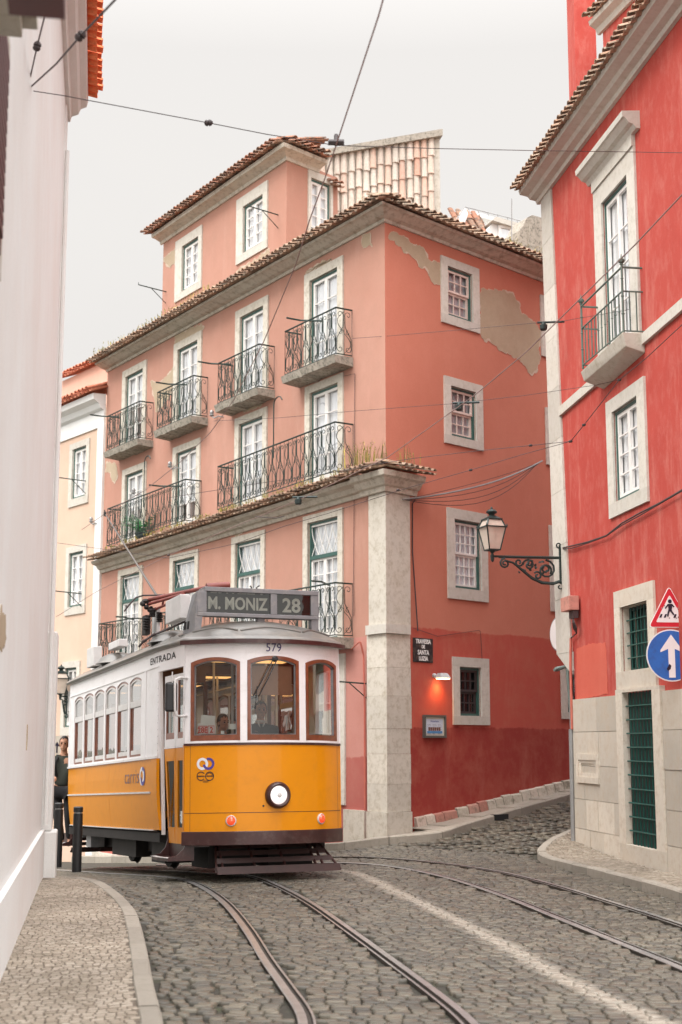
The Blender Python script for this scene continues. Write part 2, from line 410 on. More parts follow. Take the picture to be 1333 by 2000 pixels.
def scrollwork(mb, P, ex, L, h, r=.0075):
    """P(t,z)->point on the railing line, ex unused; L length, h height"""
    unit = .30; n = max(1, round(L / unit)); un = L / n
    e = (P(1, 0) - P(0, 0)).normalized(); k = V((0, 0, 1))
    for i in range(n):
        a = i * un; c = a + un / 2
        for t in (a, a + un * .5): mb.tube([P(t, .03), P(t, h)], r, 4)
        for sg in (1, -1):
            cx = c + sg * un * .25 if False else a + un * (.25 if sg < 0 else .75)
            # S scroll: spiral top, stem, spiral bottom
            R = un * .20
            top = spiral(P(cx, h - .10 - R * .2), e, k, R, math.pi if sg > 0 else 0, .95, 9, -sg)
            bot = spiral(P(cx, .13 + R * .2), e, k, R, 0 if sg > 0 else math.pi, .95, 9, -sg)
            mid = [P(cx - sg * R * .9, h * .62), P(cx, h * .5), P(cx + sg * R * .9, h * .38)]
            mb.tube(list(reversed(top)) + mid + bot, r * .9, 4)
            m2 = spiral(P(cx, h * .5), e, k, R * .8, math.pi / 2, .8, 7, sg); mb.tube(m2, r * .8, 4)
        # bulging lyre across the unit
        pts = [P(a + un * (.5 + .42 * math.sin(t * math.pi) * (1)), .06 + (h * .42) * t) for t in [j / 7 for j in range(8)]]
        mb.tube(pts, r * .8, 4)
        pts = [P(a + un * (.5 - .42 * math.sin(t * math.pi)), h * .52 + (h * .42) * t) for t in [j / 7 for j in range(8)]]
        mb.tube(pts, r * .8, 4)
    mb.tube([P(L, .03), P(L, h)], r, 4)
def balcony(f, root, u0, u1, zs, dep, h=.98, th=.14, slab=True, side_l=True, side_r=True, label=None, pole=None):
    if slab:
        mb = MB(); rnd = random.Random(int(u0 * 91 + zs * 17)); n = 10
        # moulded slab with a chipped lower edge that tapers back to the wall
        for i in range(n):
            a, b = u0 - .04 + (u1 - u0 + .08) * i / n, u0 - .04 + (u1 - u0 + .08) * (i + 1) / n
            j = rnd.uniform(-.012, .012)
            mb.box8([f.p(a, zs - th + j, -.01), f.p(b, zs - th + j, -.01), f.p(b, zs - th * .8 + j, dep), f.p(a, zs - th * .8 + j, dep),
                     f.p(a, zs, -.01), f.p(b, zs, -.01), f.p(b, zs, dep + .04), f.p(a, zs, dep + .04)])
        base = mb.build('balcony', M['slab'], root)
    else: base = None
    g = MB(); o = dep - .03
    Pf = lambda t, z: f.p(u0 + t, zs + z, o)
    scrollwork(g, Pf, None, u1 - u0, h)
    g.tube([f.p(u0, zs + h, o), f.p(u1, zs + h, o)], .016, 6); g.tube([f.p(u0, zs + .04, o), f.p(u1, zs + .04, o)], .012, 4)
    for side, uu in ((side_l, u0), (side_r, u1)):
        if side:
            Ps = lambda t, z, uu=uu: f.p(uu, zs + z, o - t)
            scrollwork(g, Ps, None, o, h)
            g.tube([f.p(uu, zs + h, o), f.p(uu, zs + h, 0)], .016, 6); g.tube([f.p(uu, zs + .04, o), f.p(uu, zs + .04, 0)], .012, 4)
    if pole:   # laundry pole held out at the railing end
        g.tube([f.p(pole[0], zs + h + .03, 0.05), f.p(pole[0] + pole[1], zs + h + .05, o + .05), f.p(pole[0] + pole[1] * 1.0, zs + h + .05, o + pole[2])], .018, 5)
    r = g.build('railing', M['iron'], base if base else root)
    if label: (base or r)['label'] = label
    return base or r
def tile_row(mb, f, u0, u1, z, oo, slope, length, pitch=.20, r=.075, rows=2, jit=.012, seg=5, hip=None):
    """rows of half round tiles running up a roof; oo outer offset, going back (negative offset) and up"""
    n = max(1, int((u1 - u0) / pitch)); cs, sn = math.cos(slope), math.sin(slope); sl = length / rows; rnd = random
    for i in range(n):
        uc = u0 + pitch * (i + .5)
        for k in range(rows):
            if hip is not None:
                ob_ = oo - (k + .9) * sl * cs
                if (hip > 0 and uc > hip * ob_ and k) or (hip < 0 and uc < hip * ob_ and k): continue
            for kind in (0, 1):
                uu = uc + (pitch / 2 if kind else 0) + rnd.uniform(-jit, jit); rr = r * rnd.uniform(.94, 1.06)
                s0 = k * sl - (.05 if kind == 0 else .0) + rnd.uniform(-jit, jit); s1 = (k + 1) * sl + .02
                lift = (.045 if kind == 0 else -.0) + rnd.uniform(-.006, .006); tilt = .012
                vs = []
                for (s_, q, li) in ((s0, 1.0, lift + tilt), (s1, .9, lift)):
                    for R_ in (rr * q, rr * q - .016):
                        for j in range(seg + 1):
                            a = math.pi * j / seg
                            du = R_ * math.cos(a); dz = R_ * math.sin(a) * (.8 if kind == 0 else -.8)
                            vs.append(f.p(uu + du, z + s_ * sn + (dz + li) * cs, oo - s_ * cs + (dz + li) * sn * .6))
                m = seg + 1; fs = []
                for j in range(seg):
                    fs.append((j, j + 1, 2 * m + j + 1, 2 * m + j)); fs.append((m + j, 3 * m + j, 3 * m + j + 1, m + j + 1)); fs.append((j, m + j, m + j + 1, j + 1))
                mb.add(vs, fs)
def moulding(mb, f, u0, u1, prof, m0=0, m1=0):
    """profile list (offset,z) swept from u0 to u1; m0/m1 = mitre tangent per offset at each end"""
    n = len(prof)
    vs = [f.p(u0 + m0 * o, z, o) for o, z in prof] + [f.p(u1 + m1 * o, z, o) for o, z in prof]
    mb.add(vs, [(i, i + 1, n + i + 1, n + i) for i in range(n - 1)] + [(n - 1, 0, n, 2 * n - 1), tuple(range(n)), tuple(reversed(range(n, 2 * n)))])
def textobj(s, size, mat, parent, org, ex, ey, name='lettering', ext=.002, off=0, align='CENTER', sx=1, world=True, spacing=1, clip=None):
    cu = bpy.data.curves.new('t', 'FONT'); cu.body = s; cu.size = size; cu.extrude = ext; cu.offset = off; cu.align_x = align; cu.align_y = 'CENTER'; cu.space_character = spacing
    cu.resolution_u = 3
    ob = bpy.data.objects.new('t', cu); col.objects.link(ob)
    dg = bpy.context.evaluated_depsgraph_get(); me = bpy.data.meshes.new_from_object(ob.evaluated_get(dg))
    bpy.data.objects.remove(ob)
    if clip is not None:
        bm = bmesh.new(); bm.from_mesh(me); bmesh.ops.bisect_plane(bm, geom=bm.verts[:] + bm.edges[:] + bm.faces[:], plane_co=(0, clip, 0), plane_no=(0, 1, 0), clear_outer=True); bm.to_mesh(me); bm.free()
    ex = V(ex).normalized(); ey = V(ey).normalized(); en = ex.cross(ey); mb = MB()
    mb.add([V(org) + ex * (v.co.x * sx) + ey * v.co.y + en * v.co.z for v in me.vertices], [tuple(p.vertices) for p in me.polygons])
    return mb.build(name, mat, parent, world=world)
# ================================================================== corner building
C0 = (.78, 24.0)
FL = Fac(C0, (.642, -1)); FR = Fac(C0, (.989, 1)); FLs = Fac(C0, (.642, -1), .017)
bld = empty('apartment_building', (C0[0], C0[1], -.1), 'salmon pink corner building with peeling plaster and scrollwork balconies behind the tram', 'building')
T = [-10.62, -7.77, -4.83, -2.03]
WL = []
for i, c in enumerate(T):
    window(FL, 'FL', bld, (c - .69, c + .69, 8.62, 10.66), (c - .5, c + .5, 8.64, 10.49), 'door', smat='stone_old')
mz = [8.03, 8.09, 8.19, 8.26]; mc = [-10.5, -7.74, -4.82, -2.01]
for c, z in zip(mc, mz):
    fl = 6.46 + .017 * c
    window(FL, 'FL', bld, (c - .67, c + .67, fl, z + .15), (c - .5, c + .5, fl + .02, z), 'door', smat='stone_old')
gc = [-10.58, -7.76, -4.88, -2.04]
for c in gc:
    z = 5.80 + .018 * c
    window(FL, 'FL', bld, (c - .69, c + .69, 3.52, z + .14), (c - .53, c + .53, 3.54, z), 'gothic', smat='stone_old')
for c in gc[1:]:
    window(FL, 'FL', bld, (c - .02 - .74, c + .76, .62 if c > -3 else -.9, 3.26), (c - .02 - .55, c + .56, .66 if c > -3 else -.86, 3.05), 'casement', smat='stone')
mb = MB(); wall(mb, FL, -12.3, 0, 3.52, 10.9, [h for h in HOLES['FL'] if h[3] > 3.4]); mb.build('wall', M['pink'], bld)
mb = MB(); wall(mb, FL, -12.3, 0, -2.4, 3.52, [h for h in HOLES['FL'] if h[3] < 3.4]); mb.build('wall', M['pink_low'], bld)
# ---- alley facade
RW = [((1.51, 2.62, 9.36, 10.64), (1.69, 2.42, 9.53, 10.48), 'sash3'), ((1.56, 2.67, 7.09, 8.35), (1.74, 2.47, 7.25, 8.19), 'sash3'),
      ((1.6, 2.74, 4.25, 5.9), (1.79, 2.55, 4.45, 5.71), 'sash4'), ((1.7, 2.72, 2.01, 3.21), (1.88, 2.49, 2.16, 3.04), 'lattice'),
      ((4.57, 5.6, 9.32, 10.59), (4.73, 5.44, 9.48, 10.43), 'sash3'), ((4.65, 5.7, 7.12, 8.28), (4.8, 5.5, 7.28, 8.12), 'sash3'),
      ((4.68, 5.8, 4.22, 5.91), (4.84, 5.6, 4.4, 5.75), 'sash4'), ((4.95, 6.0, 2.15, 3.13), (5.13, 5.8, 2.27, 3.02), 'lattice')]
for o_, i_, st in RW: window(FR, 'FR', bld, o_, i_, st, smat='stone')
mb = MB(); wall(mb, FR, 0, 11, -1, 10.9, HOLES['FR']); mb.build('wall', M['pink_alley'], bld)
# closed back of the shell
mb = MB()
a, b = FL.p(-12.3, 0), FR.p(11, 0); c = V((a.x + 7, a.y + 10, 0)); d = V((b.x - 6, b.y + 8, 0)); up = V((0, 0, 1))
for p, q in ((a, c), (c, d), (d, b)): mb.quad(p - up * 3, q - up * 3, q + up * 10.9, p + up * 10.9)
mb.build('wall', M['pink'], bld)
# ---- crown cornice with mitred corner
prof = [(0, 10.87), (.04, 10.87), (.06, 10.92), (.15, 10.94), (.28, 11.0), (.34, 11.01), (.36, 11.05), (.0, 11.05)]
ang = (FL.d.dot(FR.d)); mt = math.tan(math.acos(max(-1, min(1, FL.n.dot(FR.n)))) / 2)
mb = MB(); moulding(mb, FL, -12.3, 0, prof, 0, mt); moulding(mb, FR, 0, 11, prof, -mt, 0); mb.build('cornice', M['cornice'], bld)
mb = MB(); tile_row(mb, FL, -12.4, .42 * mt, 11.065, .50, rad(17), 1.5, .165, .058, 3, hip=mt); rt = mb.build('roof_tiles', M['tile_moss'], bld)
mb = MB(); tile_row(mb, FR, -.42 * mt, 10.5, 11.065, .50, rad(17), 1.5, .165, .058, 3, hip=-mt); mb.build('roof_tiles', M['tile_moss'], bld)
mb = MB()
RZ = 11.06
pA, pB, pC = FL.p(-12.3, RZ, .4), FL.p(.4 * mt, RZ, .4), FR.p(11, RZ, .4)
apex1, apex2 = FL.p(-10, RZ + 1.0, -3.2), FL.p(-2.0, RZ + 1.0, -3.2)
mb.add([pA, pB, pC, apex1, apex2, V((pC.x - 4, pC.y + 3, RZ + 1.0))], [(0, 1, 4, 3), (1, 2, 5, 4)]); mb.build('roof', M['tile_moss'], bld)
# ---- string cornice above the first floor, carries the long balconies, ends in the corner capital
prof = [(0, 6.0), (.04, 6.0), (.06, 6.07), (.12, 6.09), (.17, 6.17), (.28, 6.21), (.31, 6.27), (.0, 6.29)]
mb = MB(); moulding(mb, FLs, -12.3, -.66, prof, 0, 0); mb.build('cornice', M['cornice'], bld)
cp = [(.10, 5.96), (.13, 5.97), (.15, 6.05), (.20, 6.07), (.27, 6.17), (.33, 6.2), (.35, 6.29), (.08, 6.31)]
mb = MB(); moulding(mb, FL, -.62, 0, cp, 0, mt); moulding(mb, FR, 0, .66, cp, -mt, 0)
mb.build('capital', M['cornice'], bld)
mb = MB(); tile_row(mb, FLs, -12.35, -.6, 6.30, .44, rad(12), .45, .15, .05, 2)
tile_row(mb, FL, -.7, .3, 6.33, .48, rad(14), .5, .15, .05, 2); tile_row(mb, FR, -.3, .8, 6.33, .48, rad(14), .5, .15, .05, 2)
mb.build('cornice_tiles', M['tile_moss'], bld)
# ---- corner pilaster
PL = lambda x, y, o: FL.uv(x, y, o)[0]
PR = lambda x, y, o: FR.uv(x, y, o)[0]
def wrap(mb, ul, ur, z0, z1, o):
    mb.prism([FL.p(ul, z0, -.02), FL.p(ul, z0, o), FL.p(mt * o, z0, o), FR.p(ur, z0, o), FR.p(ur, z0, -.02)], (0, 0, z1 - z0))
mb = MB(); wrap(mb, PL(720, 1000, .08), PR(801, 1000, .08), 3.69, 5.96, .08); mb.build('pilaster', M['stone_old'], bld)
mb = MB(); wrap(mb, PL(714, 1235, .12), PR(803, 1235, .12), 3.53, 3.69, .12); mb.build('pilaster_band', M['stone'], bld)
mb = MB(); rnd = random.Random(4); z = .55
hs = [.46, .5, .42, .55, .48, .57]
for h in hs:
    wrap(mb, PL(717, 1400, .07), PR(803, 1400, .07) + rnd.uniform(-.02, .02), z, z + h - .003, .07 + rnd.uniform(-.004, .004)); z += h
mb.build('pilaster_block', M['stone_old'], bld)
mb = MB(); wrap(mb, PL(716, 1600, .11), PR(806, 1600, .11), -.3, .545, .11); mb.build('pilaster_base', M['stone_old'], bld)
mb = MB(); mb.fbox(FL, -1.30, -.64, -.6, .55, -.02, .05); mb.fbox(FL, -12.3, -2.85, -2.4, -.85, -.02, .06)
mb.build('plinth', M['stone_old'], bld)
# ---- sloping row of leaning plinth slabs along the alley
mb = MB(); rnd = random.Random(8); u = .68
while u < 10.5:
    w = rnd.uniform(.22, .36); zt = .42 + .128 * (u - .6) + rnd.uniform(-.015, .015); b = gz(*FR.p(u, 0, .1).xy) - .05; ln = .03
    mb.box8([FR.p(u, b, 0), FR.p(u + w - .02, b, 0), FR.p(u + w - .02, b, .12), FR.p(u, b, .12), FR.p(u - ln, zt, 0), FR.p(u + w - .02 - ln, zt + .02, 0), FR.p(u + w - .02 - ln, zt, .06), FR.p(u - ln, zt - .02, .06)])
    u += w
M['plinthslab'] = islandmat('plinth_slabs', [(0, (.42, .38, .31)), (.5, (.52, .47, .40)), (.8, (.46, .25, .20)), (1, (.40, .18, .14))], .9, .4, ((.12, .11, .08), 5, .7, .5))
mb.build('plinth', M['plinthslab'], bld)
# ---- balconies
for i, (pl_, pr_, yl, yr) in enumerate([(208, 277, 882, 862), (306, 379, 837, 800), (425, 505, 787, 755), (556, 659, 732, 692)]):
    ul = FL.uv(pl_, yl, .36)[0]; ur = FL.uv(pr_, yr, .36)[0]
    balcony(FL, bld, ul, min(ur, [-9.55, -6.8, -3.85, -1.07][i]), 8.62, .38, .90, .17, pole=(ul + (.0 if i % 2 == 0 else .9), -.25, .35))
balcony(FLs, bld, -11.15, -7.02, 6.46, .42, .93, slab=False, pole=(-7.9, -.3, .3))
balcony(FLs, bld, -5.52, -1.04, 6.46, .42, .93, slab=False)
for c in gc: balcony(FL, bld, c - .95, c + .97, 3.52, .40, .96, .2, pole=(c + .3, .3, .25))
# ---- attic storey
FA = Fac(FL.p(0, 0, -.9).xy, (.642, -1))
ua0, ua1 = FA.uv(318, 560)[0], FA.uv(560, 400)[0]
zA = FA.uv(560, 318)[1]; zA0 = FA.uv(318, 490)[1]
HOLES['FA'] = []
def rectpx(f, xl, xr, ytr, ybl):
    u1, z1 = f.uv(xr, ytr); u0, z0 = f.uv(xl, ybl); return (u0, u1, z0, z1)
aw = [(rectpx(FA, 343, 397, 439, 592), rectpx(FA, 356, 390, 461, 571)), (rectpx(FA, 463, 525, 352, 519), rectpx(FA, 476, 516, 379, 496))]
for o_, i_ in aw: window(FA, 'FA', bld, o_, i_, 'casement', smat='stone')
mb = MB(); wall(mb, FA, ua0, ua1, 10.6, zA + .12, HOLES['FA']); 
FB = Fac(FA.p(ua1, 0).xy, (.989, 1))
ub1 = FB.uv(660, 400)[0]; HOLES['FB'] = []
window(FB, 'FB', bld, rectpx(FB, 601, 649, 350, 455), rectpx(FB, 606, 645, 362, 446), 'casement')
wall(mb, FB, 0, ub1, 10.6, zA + .12, HOLES['FB'])
bk = FA.p(ua0, 0, -6); bk2 = FB.p(ub1, 0, -5)
for p, q in ((FA.p(ua0, 0), bk), (bk, bk2), (bk2, FB.p(ub1, 0))): mb.quad(p + up * 10.6, q + up * 10.6, q + up * zA, p + up * zA)
mb.build('attic_wall', M['pink'], bld)
zc = zA - .02
prof = [(0, zc + .06), (.04, zc + .06), (.06, zc + .13), (.18, zc + .18), (.28, zc + .20), (.30, zc + .28), (0, zc + .28)]
mb = MB(); moulding(mb, FA, ua0 - .1, ua1, prof, 0, mt); moulding(mb, FB, 0, .95, prof, -mt, 0); mb.build('attic_cornice', M['cornice'], bld)
mb = MB(); tile_row(mb, FA, ua0 - .35, ua1 + .35, zc + .32, .44, rad(16), 1.4, .17, .062, 3, hip=mt); tile_row(mb, FB, -.3, .95, zc + .32, .44, rad(16), .5, .17, .062, 1)
tile_row(mb, FB, 1.15, ub1 + .1, FB.uv(606, 352)[1] + .03, .22, rad(20), .4, .17, .062, 1)
mb.build('attic_tiles', M['tile'], bld)
mb = MB(); mb.add([FA.p(ua0, zc + .25, .3), FA.p(ua1, zc + .25, .3), FA.p(ua1 - 2.2, zc + .6, -1.2), FA.p(ua0 + .5, zc + .6, -1.2)], [(0, 1, 2, 3)]); mb.build('attic_roof', M['tile'], bld)
# ---- steep tile-clad party wall behind
pw = empty('party_wall', at(740, 420, 28.5), 'tall wall clad in pale overlapping roof tiles rising above the corner roof', 'wall')
FT = Fac((.3, 30.3), (1, .2))
u0, zt0 = FT.uv(608, 304); u1, zt1 = FT.uv(860, 257)
mb = MB(); mb.prism([FT.p(u0, 10.8, -.35), FT.p(u1, 10.8, -.35), FT.p(u1, zt1, -.35), FT.p(u0, zt0, -.35)], FT.n * .3); mb.build('masonry', M['stone_old'], pw)
mb = MB(); mb.prism([FT.p(u0 - .08, zt0 - .12, -.4), FT.p(u1 + .03, zt1 - .14, -.4), FT.p(u1 + .03, zt1 + .02, -.4), FT.p(u0 - .08, zt0 + .03, -.4)], FT.n * .52); mb.build('coping', M['slab'], pw)
mb = MB(); rnd = random.Random(3); pit = .17; n = int((u1 - u0) / pit)
for i in range(n):
    uc = u0 + pit * (i + .5); top = zt0 + (zt1 - zt0) * (i + .5) / n - .12; z = top
    while z > 10.7:
        h = rnd.uniform(.40, .50); R0 = rnd.uniform(.070, .082); du = rnd.uniform(-.012, .012); seg = 5
        vs = []
        for zz, q, oo in ((z - h - .03, 1.08, .02), (z, .88, 0)):
            for j in range(seg + 1):
                a = math.pi * j / seg; vs.append(FT.p(uc + du + R0 * q * math.cos(a), zz, oo - .03 + R0 * q * math.sin(a)))
            vs.append(FT.p(uc + du, zz, -.08 + oo))
        m = seg + 2
        mb.add(vs, [(j, j + 1, m + j + 1, m + j) for j in range(seg)] + [tuple(range(m))])
        z -= h
mb.build('tile_cladding', M['tile_pale'], pw)
# ---- roof dormer and chimney on the alley side
dm = empty('dormer_hut', at(940, 470, 31), 'small white dormer with tiled slope and roof railing beyond the alley eave', 'dormer')
FD2 = Fac(at(945, 440, 31).xy, (.989, .35))
def P2(px, py, o=0):
    u, z = FD2.uv(px, py, o); return FD2.p(u, z, o)
mb = MB(); mb.prism([P2(938, 470), P2(1012, 500), P2(1012, 442), P2(968, 428)], FD2.n * -2.0); mb.build('wall', M['white_wall'], dm)
mb = MB(); mb.prism([P2(962, 430, .15), P2(1018, 447, .15), P2(1018, 437, .15), P2(970, 423, .15)], FD2.n * -2.3); mb.build('roof', M['stone'], dm)
mb = MB(); u0, z1 = FD2.uv(977, 446); u1, z0 = FD2.uv(1002, 500); ring(mb, FD2, (u0 - .06, u1 + .06, z0, z1 + .06), (u0, u1, z0 + .06, z1), 0.01, .06); wn = mb.build('window', M['sash'], dm)
mb = MB(); mb.quad(FD2.p(u0, z0, .02), FD2.p(u1, z0, .02), FD2.p(u1, z1, .02), FD2.p(u0, z1, .02)); mb.build('pane', M['win_glass'], wn)
mb = MB(); mb.quad(FD2.p(u0, z0, .006), FD2.p(u1, z0, .006), FD2.p(u1, z1, .006), FD2.p(u0, z1, .006)); mb.build('curtain', M['curtain'], wn)
mb = MB(); ua, za = FD2.uv(898, 452, -.6); ub, zb = FD2.uv(960, 425, -.6); Fx = FD2
tile_row(mb, FD2, FD2.uv(900, 452)[0], FD2.uv(962, 440)[0], FD2.uv(920, 458)[1], -.1, rad(50), 1.1, .2, .08, 3); mb.build('tiled_slope', M['tile'], dm)
mb = MB(); mb.prism([P2(893, 448, -.3), P2(904, 448, -.3), P2(915, 418, -.3), P2(910, 405, -.3)], FD2.n * -.8)
mb.prism([P2(908, 418, -.9), P2(965, 430, -.9), P2(965, 424, -.9), P2(911, 408, -.9)], FD2.n * -.3); mb.build('gable', M['white_wall'], dm)
mb = MB()
for a, b in (((880, 445), (909, 404)), ((909, 404), (1017, 431))):
    mb.tube([P2(*a, .1), P2(*b, .1)], .012, 5)
for i in range(6):
    x = 915 + i * 19; y = 406 + i * 4.7; mb.tube([P2(x, y, .1), P2(x + 3, y + 10, .1)], .009, 4)
mb.build('rail', M['grey'], dm)
ch = empty('chimney', at(1038, 470, 29.5), 'weathered grey cement chimney beside the white dormer', 'chimney')
mb = MB(); Fc = Fac(at(1038, 470, 29.5).xy, (.989, .5))
def P3(px, py, o=0):
    u, z = Fc.uv(px, py, o); return Fc.p(u, z, o)
mb.prism([P3(1012, 520), P3(1066, 520), P3(1066, 452), P3(1060, 440), P3(1058, 425), P3(1040, 420), P3(1030, 425), P3(1022, 442), P3(1016, 450)], Fc.n * -.6)
mb.prism([P3(1030, 520, .04), P3(1048, 520, .04), P3(1048, 428, .04), P3(1036, 424, .04)], Fc.n * -.1)
mb.build('stack', M['slab'], ch)
mb = MB(); mb.tube([P3(1000, 470, 0), P3(1000, 388, 0)], .012, 5); o = mb.build('antenna', M['grey']); tag(o, 'thin antenna mast standing up behind the white dormer', 'antenna')

# ---- bare plaster patches, traced
def patch(f, pts, name='bare_plaster', mat='bare', root=bld, o=.006, rag=1, rim=True):
    uv = [f.uv(*p) for p in pts]; out = []; rnd = random.Random(len(pts))
    for (a, b), (c, d) in zip(uv, uv[1:] + uv[:1]):
        n = max(1, int(math.hypot(c - a, d - b) / .028)); L_ = math.hypot(c - a, d - b) or 1; nx_, ny_ = -(d - b) / L_, (c - a) / L_
        for i in range(n):
            t = i / n; x_, y_ = a + (c - a) * t, b + (d - b) * t; j = (.055 * noise.noise(V((x_ * 7, y_ * 7, 1))) + .035 * noise.noise(V((x_ * 22, y_ * 22, 2))) + rnd.uniform(-.008, .008)) * min(1, rag)
            out.append((x_ + nx_ * j, y_ + ny_ * j))
    if rim:   # chalky broken edge of the paint layer round the bare patch
        m = MB(); n_ = len(out)
        for i in range(n_):
            (a, b), (c, d) = out[i], out[(i + 1) % n_]; w0 = .003 + .045 * max(0, noise.noise(V((a * 6, b * 6, 7)))); L_ = math.hypot(c - a, d - b) or 1; x_, y_ = (d - b) / L_, -(c - a) / L_
            area = 1
            m.quad(f.p(a - x_ * w0, b - y_ * w0, .0075), f.p(c - x_ * w0, d - y_ * w0, .0075), f.p(c + x_ * w0, d + y_ * w0, .0075), f.p(a + x_ * w0, b + y_ * w0, .0075))
        m.build('flaking_edge', M['chalk'], root)
    m = MB(); m.prism([f.p(a, b, .0005) for a, b in out], f.n * o); return m.build(name, M[mat], root)
c4 = lambda L: [(680 + x * .345, 340 + y * .345) for x, y in L]
c2 = lambda L: [(80 + x * .525, 220 + y * .525) for x, y in L]
c3 = lambda L: [(160 + x * .45, 700 + y * .45) for x, y in L]
patch(FR, c4([(738, 690), (752, 648), (800, 652), (870, 655), (930, 680), (945, 705), (972, 740), (980, 790), (1010, 800), (1070, 855), (1093, 900), (1080, 1000), (1092, 1050), (1070, 1110), (1045, 1137), (1010, 1100), (980, 1060), (940, 1040), (900, 1015), (850, 990), (795, 945), (765, 940), (745, 880), (752, 790)]))
patch(FR, c4([(225, 340), (262, 322), (315, 350), (350, 385), (400, 405), (430, 430), (470, 490), (522, 500), (522, 628), (480, 610), (440, 540), (410, 530), (395, 490), (350, 460), (320, 440), (275, 395), (262, 380), (235, 370)]))
patch(FL, c4([(75, 400), (80, 350), (100, 335), (128, 338), (125, 370), (140, 400), (110, 415), (85, 425)]))
patch(FL, c2([(500, 830), (560, 800), (600, 785), (610, 800), (585, 830), (600, 845), (515, 850), (505, 1000), (480, 1060), (430, 1110), (410, 1000), (440, 1005), (470, 980), (498, 940)]))
patch(FL, c2([(770, 1090), (790, 1075), (830, 1070), (825, 1090), (760, 1115), (750, 1110)]))
patch(FA, c2([(740, 580), (800, 545), (850, 505), (855, 530), (810, 560), (740, 615), (725, 600)]))
patch(FA, c2([(458, 545), (500, 505), (502, 560), (480, 575), (465, 565)]))
patch(FL, c3([(110, 450), (150, 455), (160, 510), (145, 540), (130, 530), (125, 500), (105, 490)]))
patch(FL, c3([(1130, 600), (1160, 580), (1220, 575), (1215, 595), (1180, 605), (1140, 615)]))
patch(FL, c3([(650, 760), (690, 720), (760, 690), (770, 720), (740, 740), (700, 752), (668, 775)]))
patch(FL, c2([(1000, 585), (1050, 555), (1085, 545), (1075, 560), (1020, 582), (985, 598)]))
# ---- laundry brackets
def bracket(p, q, r_, name='bracket', root=bld):
    m = MB(); m.tube([p, q], .014, 5); m.tube([r_, q + (p - q) * .45], .010, 5); m.tube([q, q + V((0, 0, .06))], .01, 4); return m.build(name, M['iron'], root)
for px, py in ((544, 420), (325, 570)):
    u, z = FA.uv(px, py); bracket(FA.p(u, z, 0), FA.p(u, z + .05, .75), FA.p(u, z - .3, 0))
u, z = FL.uv(716, 1335); bracket(FL.p(u, z, 0), FL.p(u - .1, z + .03, .6), FL.p(u, z - .25, 0))
# arched lamp hoops on the long balconies
for px, y0, y1 in ((535, 835, 790), (282, 940, 903)):
    u, z = FL.uv(px, y0, .4); z1 = FL.uv(px, y1, .4)[1]
    m = MB(); m.tube([FL.p(u, z - .6, .4), FL.p(u, z1, .4)] + [FL.p(u + .16 * (1 - math.cos(a)), z1 + .12 * math.sin(a), .4) for a in (.5, 1, 1.57, 2.2, 2.9)], .013, 5); m.build('lamp_hoop', M['iron'], bld)
# insulators on arms
def insul(f, px, py, sg=1):
    u, z = f.uv(px, py, .1); m = MB()
    m.tube([f.p(u + .3 * sg, z - .12, 0), f.p(u + .25 * sg, z - .1, .1), f.p(u + .12 * sg, z - .12, .12), f.p(u, z - .06, .12)], .014, 5)
    m.lathe(f.p(u, z - .06, .12), (0, 0, 1), [(0, .03), (.02, .055), (.04, .055), (.05, .03), (.07, .045), (.1, .045), (.13, .03)], 8)
    return m.build('insulator', M['grey'], bld)
for q in ((416, 808), (334, 908), (180, 1016), (263, 960)): insul(FL, *q)
# conduit and thin cables along the pilaster
m = MB(); z0 = .45
m.tube([FL.p(-.62, 3.42, .13), FL.p(-.64, 3.2, .05), FL.p(-.64, 2.3, .03), FL.p(-.64, .56, .03)], .018, 5); m.tube([FL.p(-.62, 3.42, .15), FL.p(-1.05, 3.32, .03), FL.p(-1.5, 3.36, .03), FL.p(-3.4, 3.40, .03)], .012, 5)
m.build('conduit', M['pipe_red'], bld)
m = MB(); m.tube([FR.p(.64, 3.6, .14), FR.p(.64, 5.0, .03), FR.p(.65, 5.85, .03), FR.p(.7, 5.92, .05)], .012, 5)
m.tube([FR.p(.66, 3.66, .02), FR.p(1.3, 3.55, .02), FR.p(2.45, 3.72, .02), FR.p(2.5, 3.7, .02), FR.p(2.5, 3.2, .045)], .005, 4)
m.tube([FL.p(-1.0, 3.9, .02), FL.p(-1.0, 4.6, .02), FL.p(-.95, 8.3, .02), FL.p(-2.2, 8.42, .02)], .006, 4)
m.build('conduit', M['wire'], bld)

# ---- street name plate, lit wall lamp, menu board
M['plate'] = simple('black_enamel', (.02, .02, .022), .3, dirt=((.20, .14, .10), 12, .5))
M['white_p'] = simple('white_paint', (.78, .78, .76), .5, var=.05)
tl = FR.uv(806, 1245); br = FR.uv(845, 1295)
sg = empty('street_name_plate', FR.p(tl[0], br[1], .03), 'black enamel street name plate with white capitals beside the corner pilaster', 'street sign')
u0, z1 = tl; u1, z0 = br
m = MB(); m.fbox(FR, u0, u1, z0, z1, .004, .018); m.build('plate', M['plate'], sg, bevel=.004)
cx = (u0 + u1) / 2; hh = (z1 - z0)
for i, (s_, w_) in enumerate([('TRAVESSA', .235), ('DE', .235), ('SANTA', .25), ('LUZIA', .25)]):
    textobj(s_, hh * [.25, .20, .27, .25][i], M['white_p'], sg, FR.p(cx, z1 - hh * [.15, .36, .60, .85][i], .021), FR.d, (0, 0, 1), off=.003, sx=.82)
lp = FR.uv(853, 1322); 
wl = empty('wall_lamp', FR.p(lp[0], lp[1], 0), 'small grey lit floodlight above the framed menu on the alley wall', 'lamp')
m = MB(); u, z = lp; m.lathe(FR.p(u - .08, z + .02, 0), FR.n, [(0, .04), (.04, .04), (.05, .02), (.16, .02)], 8)
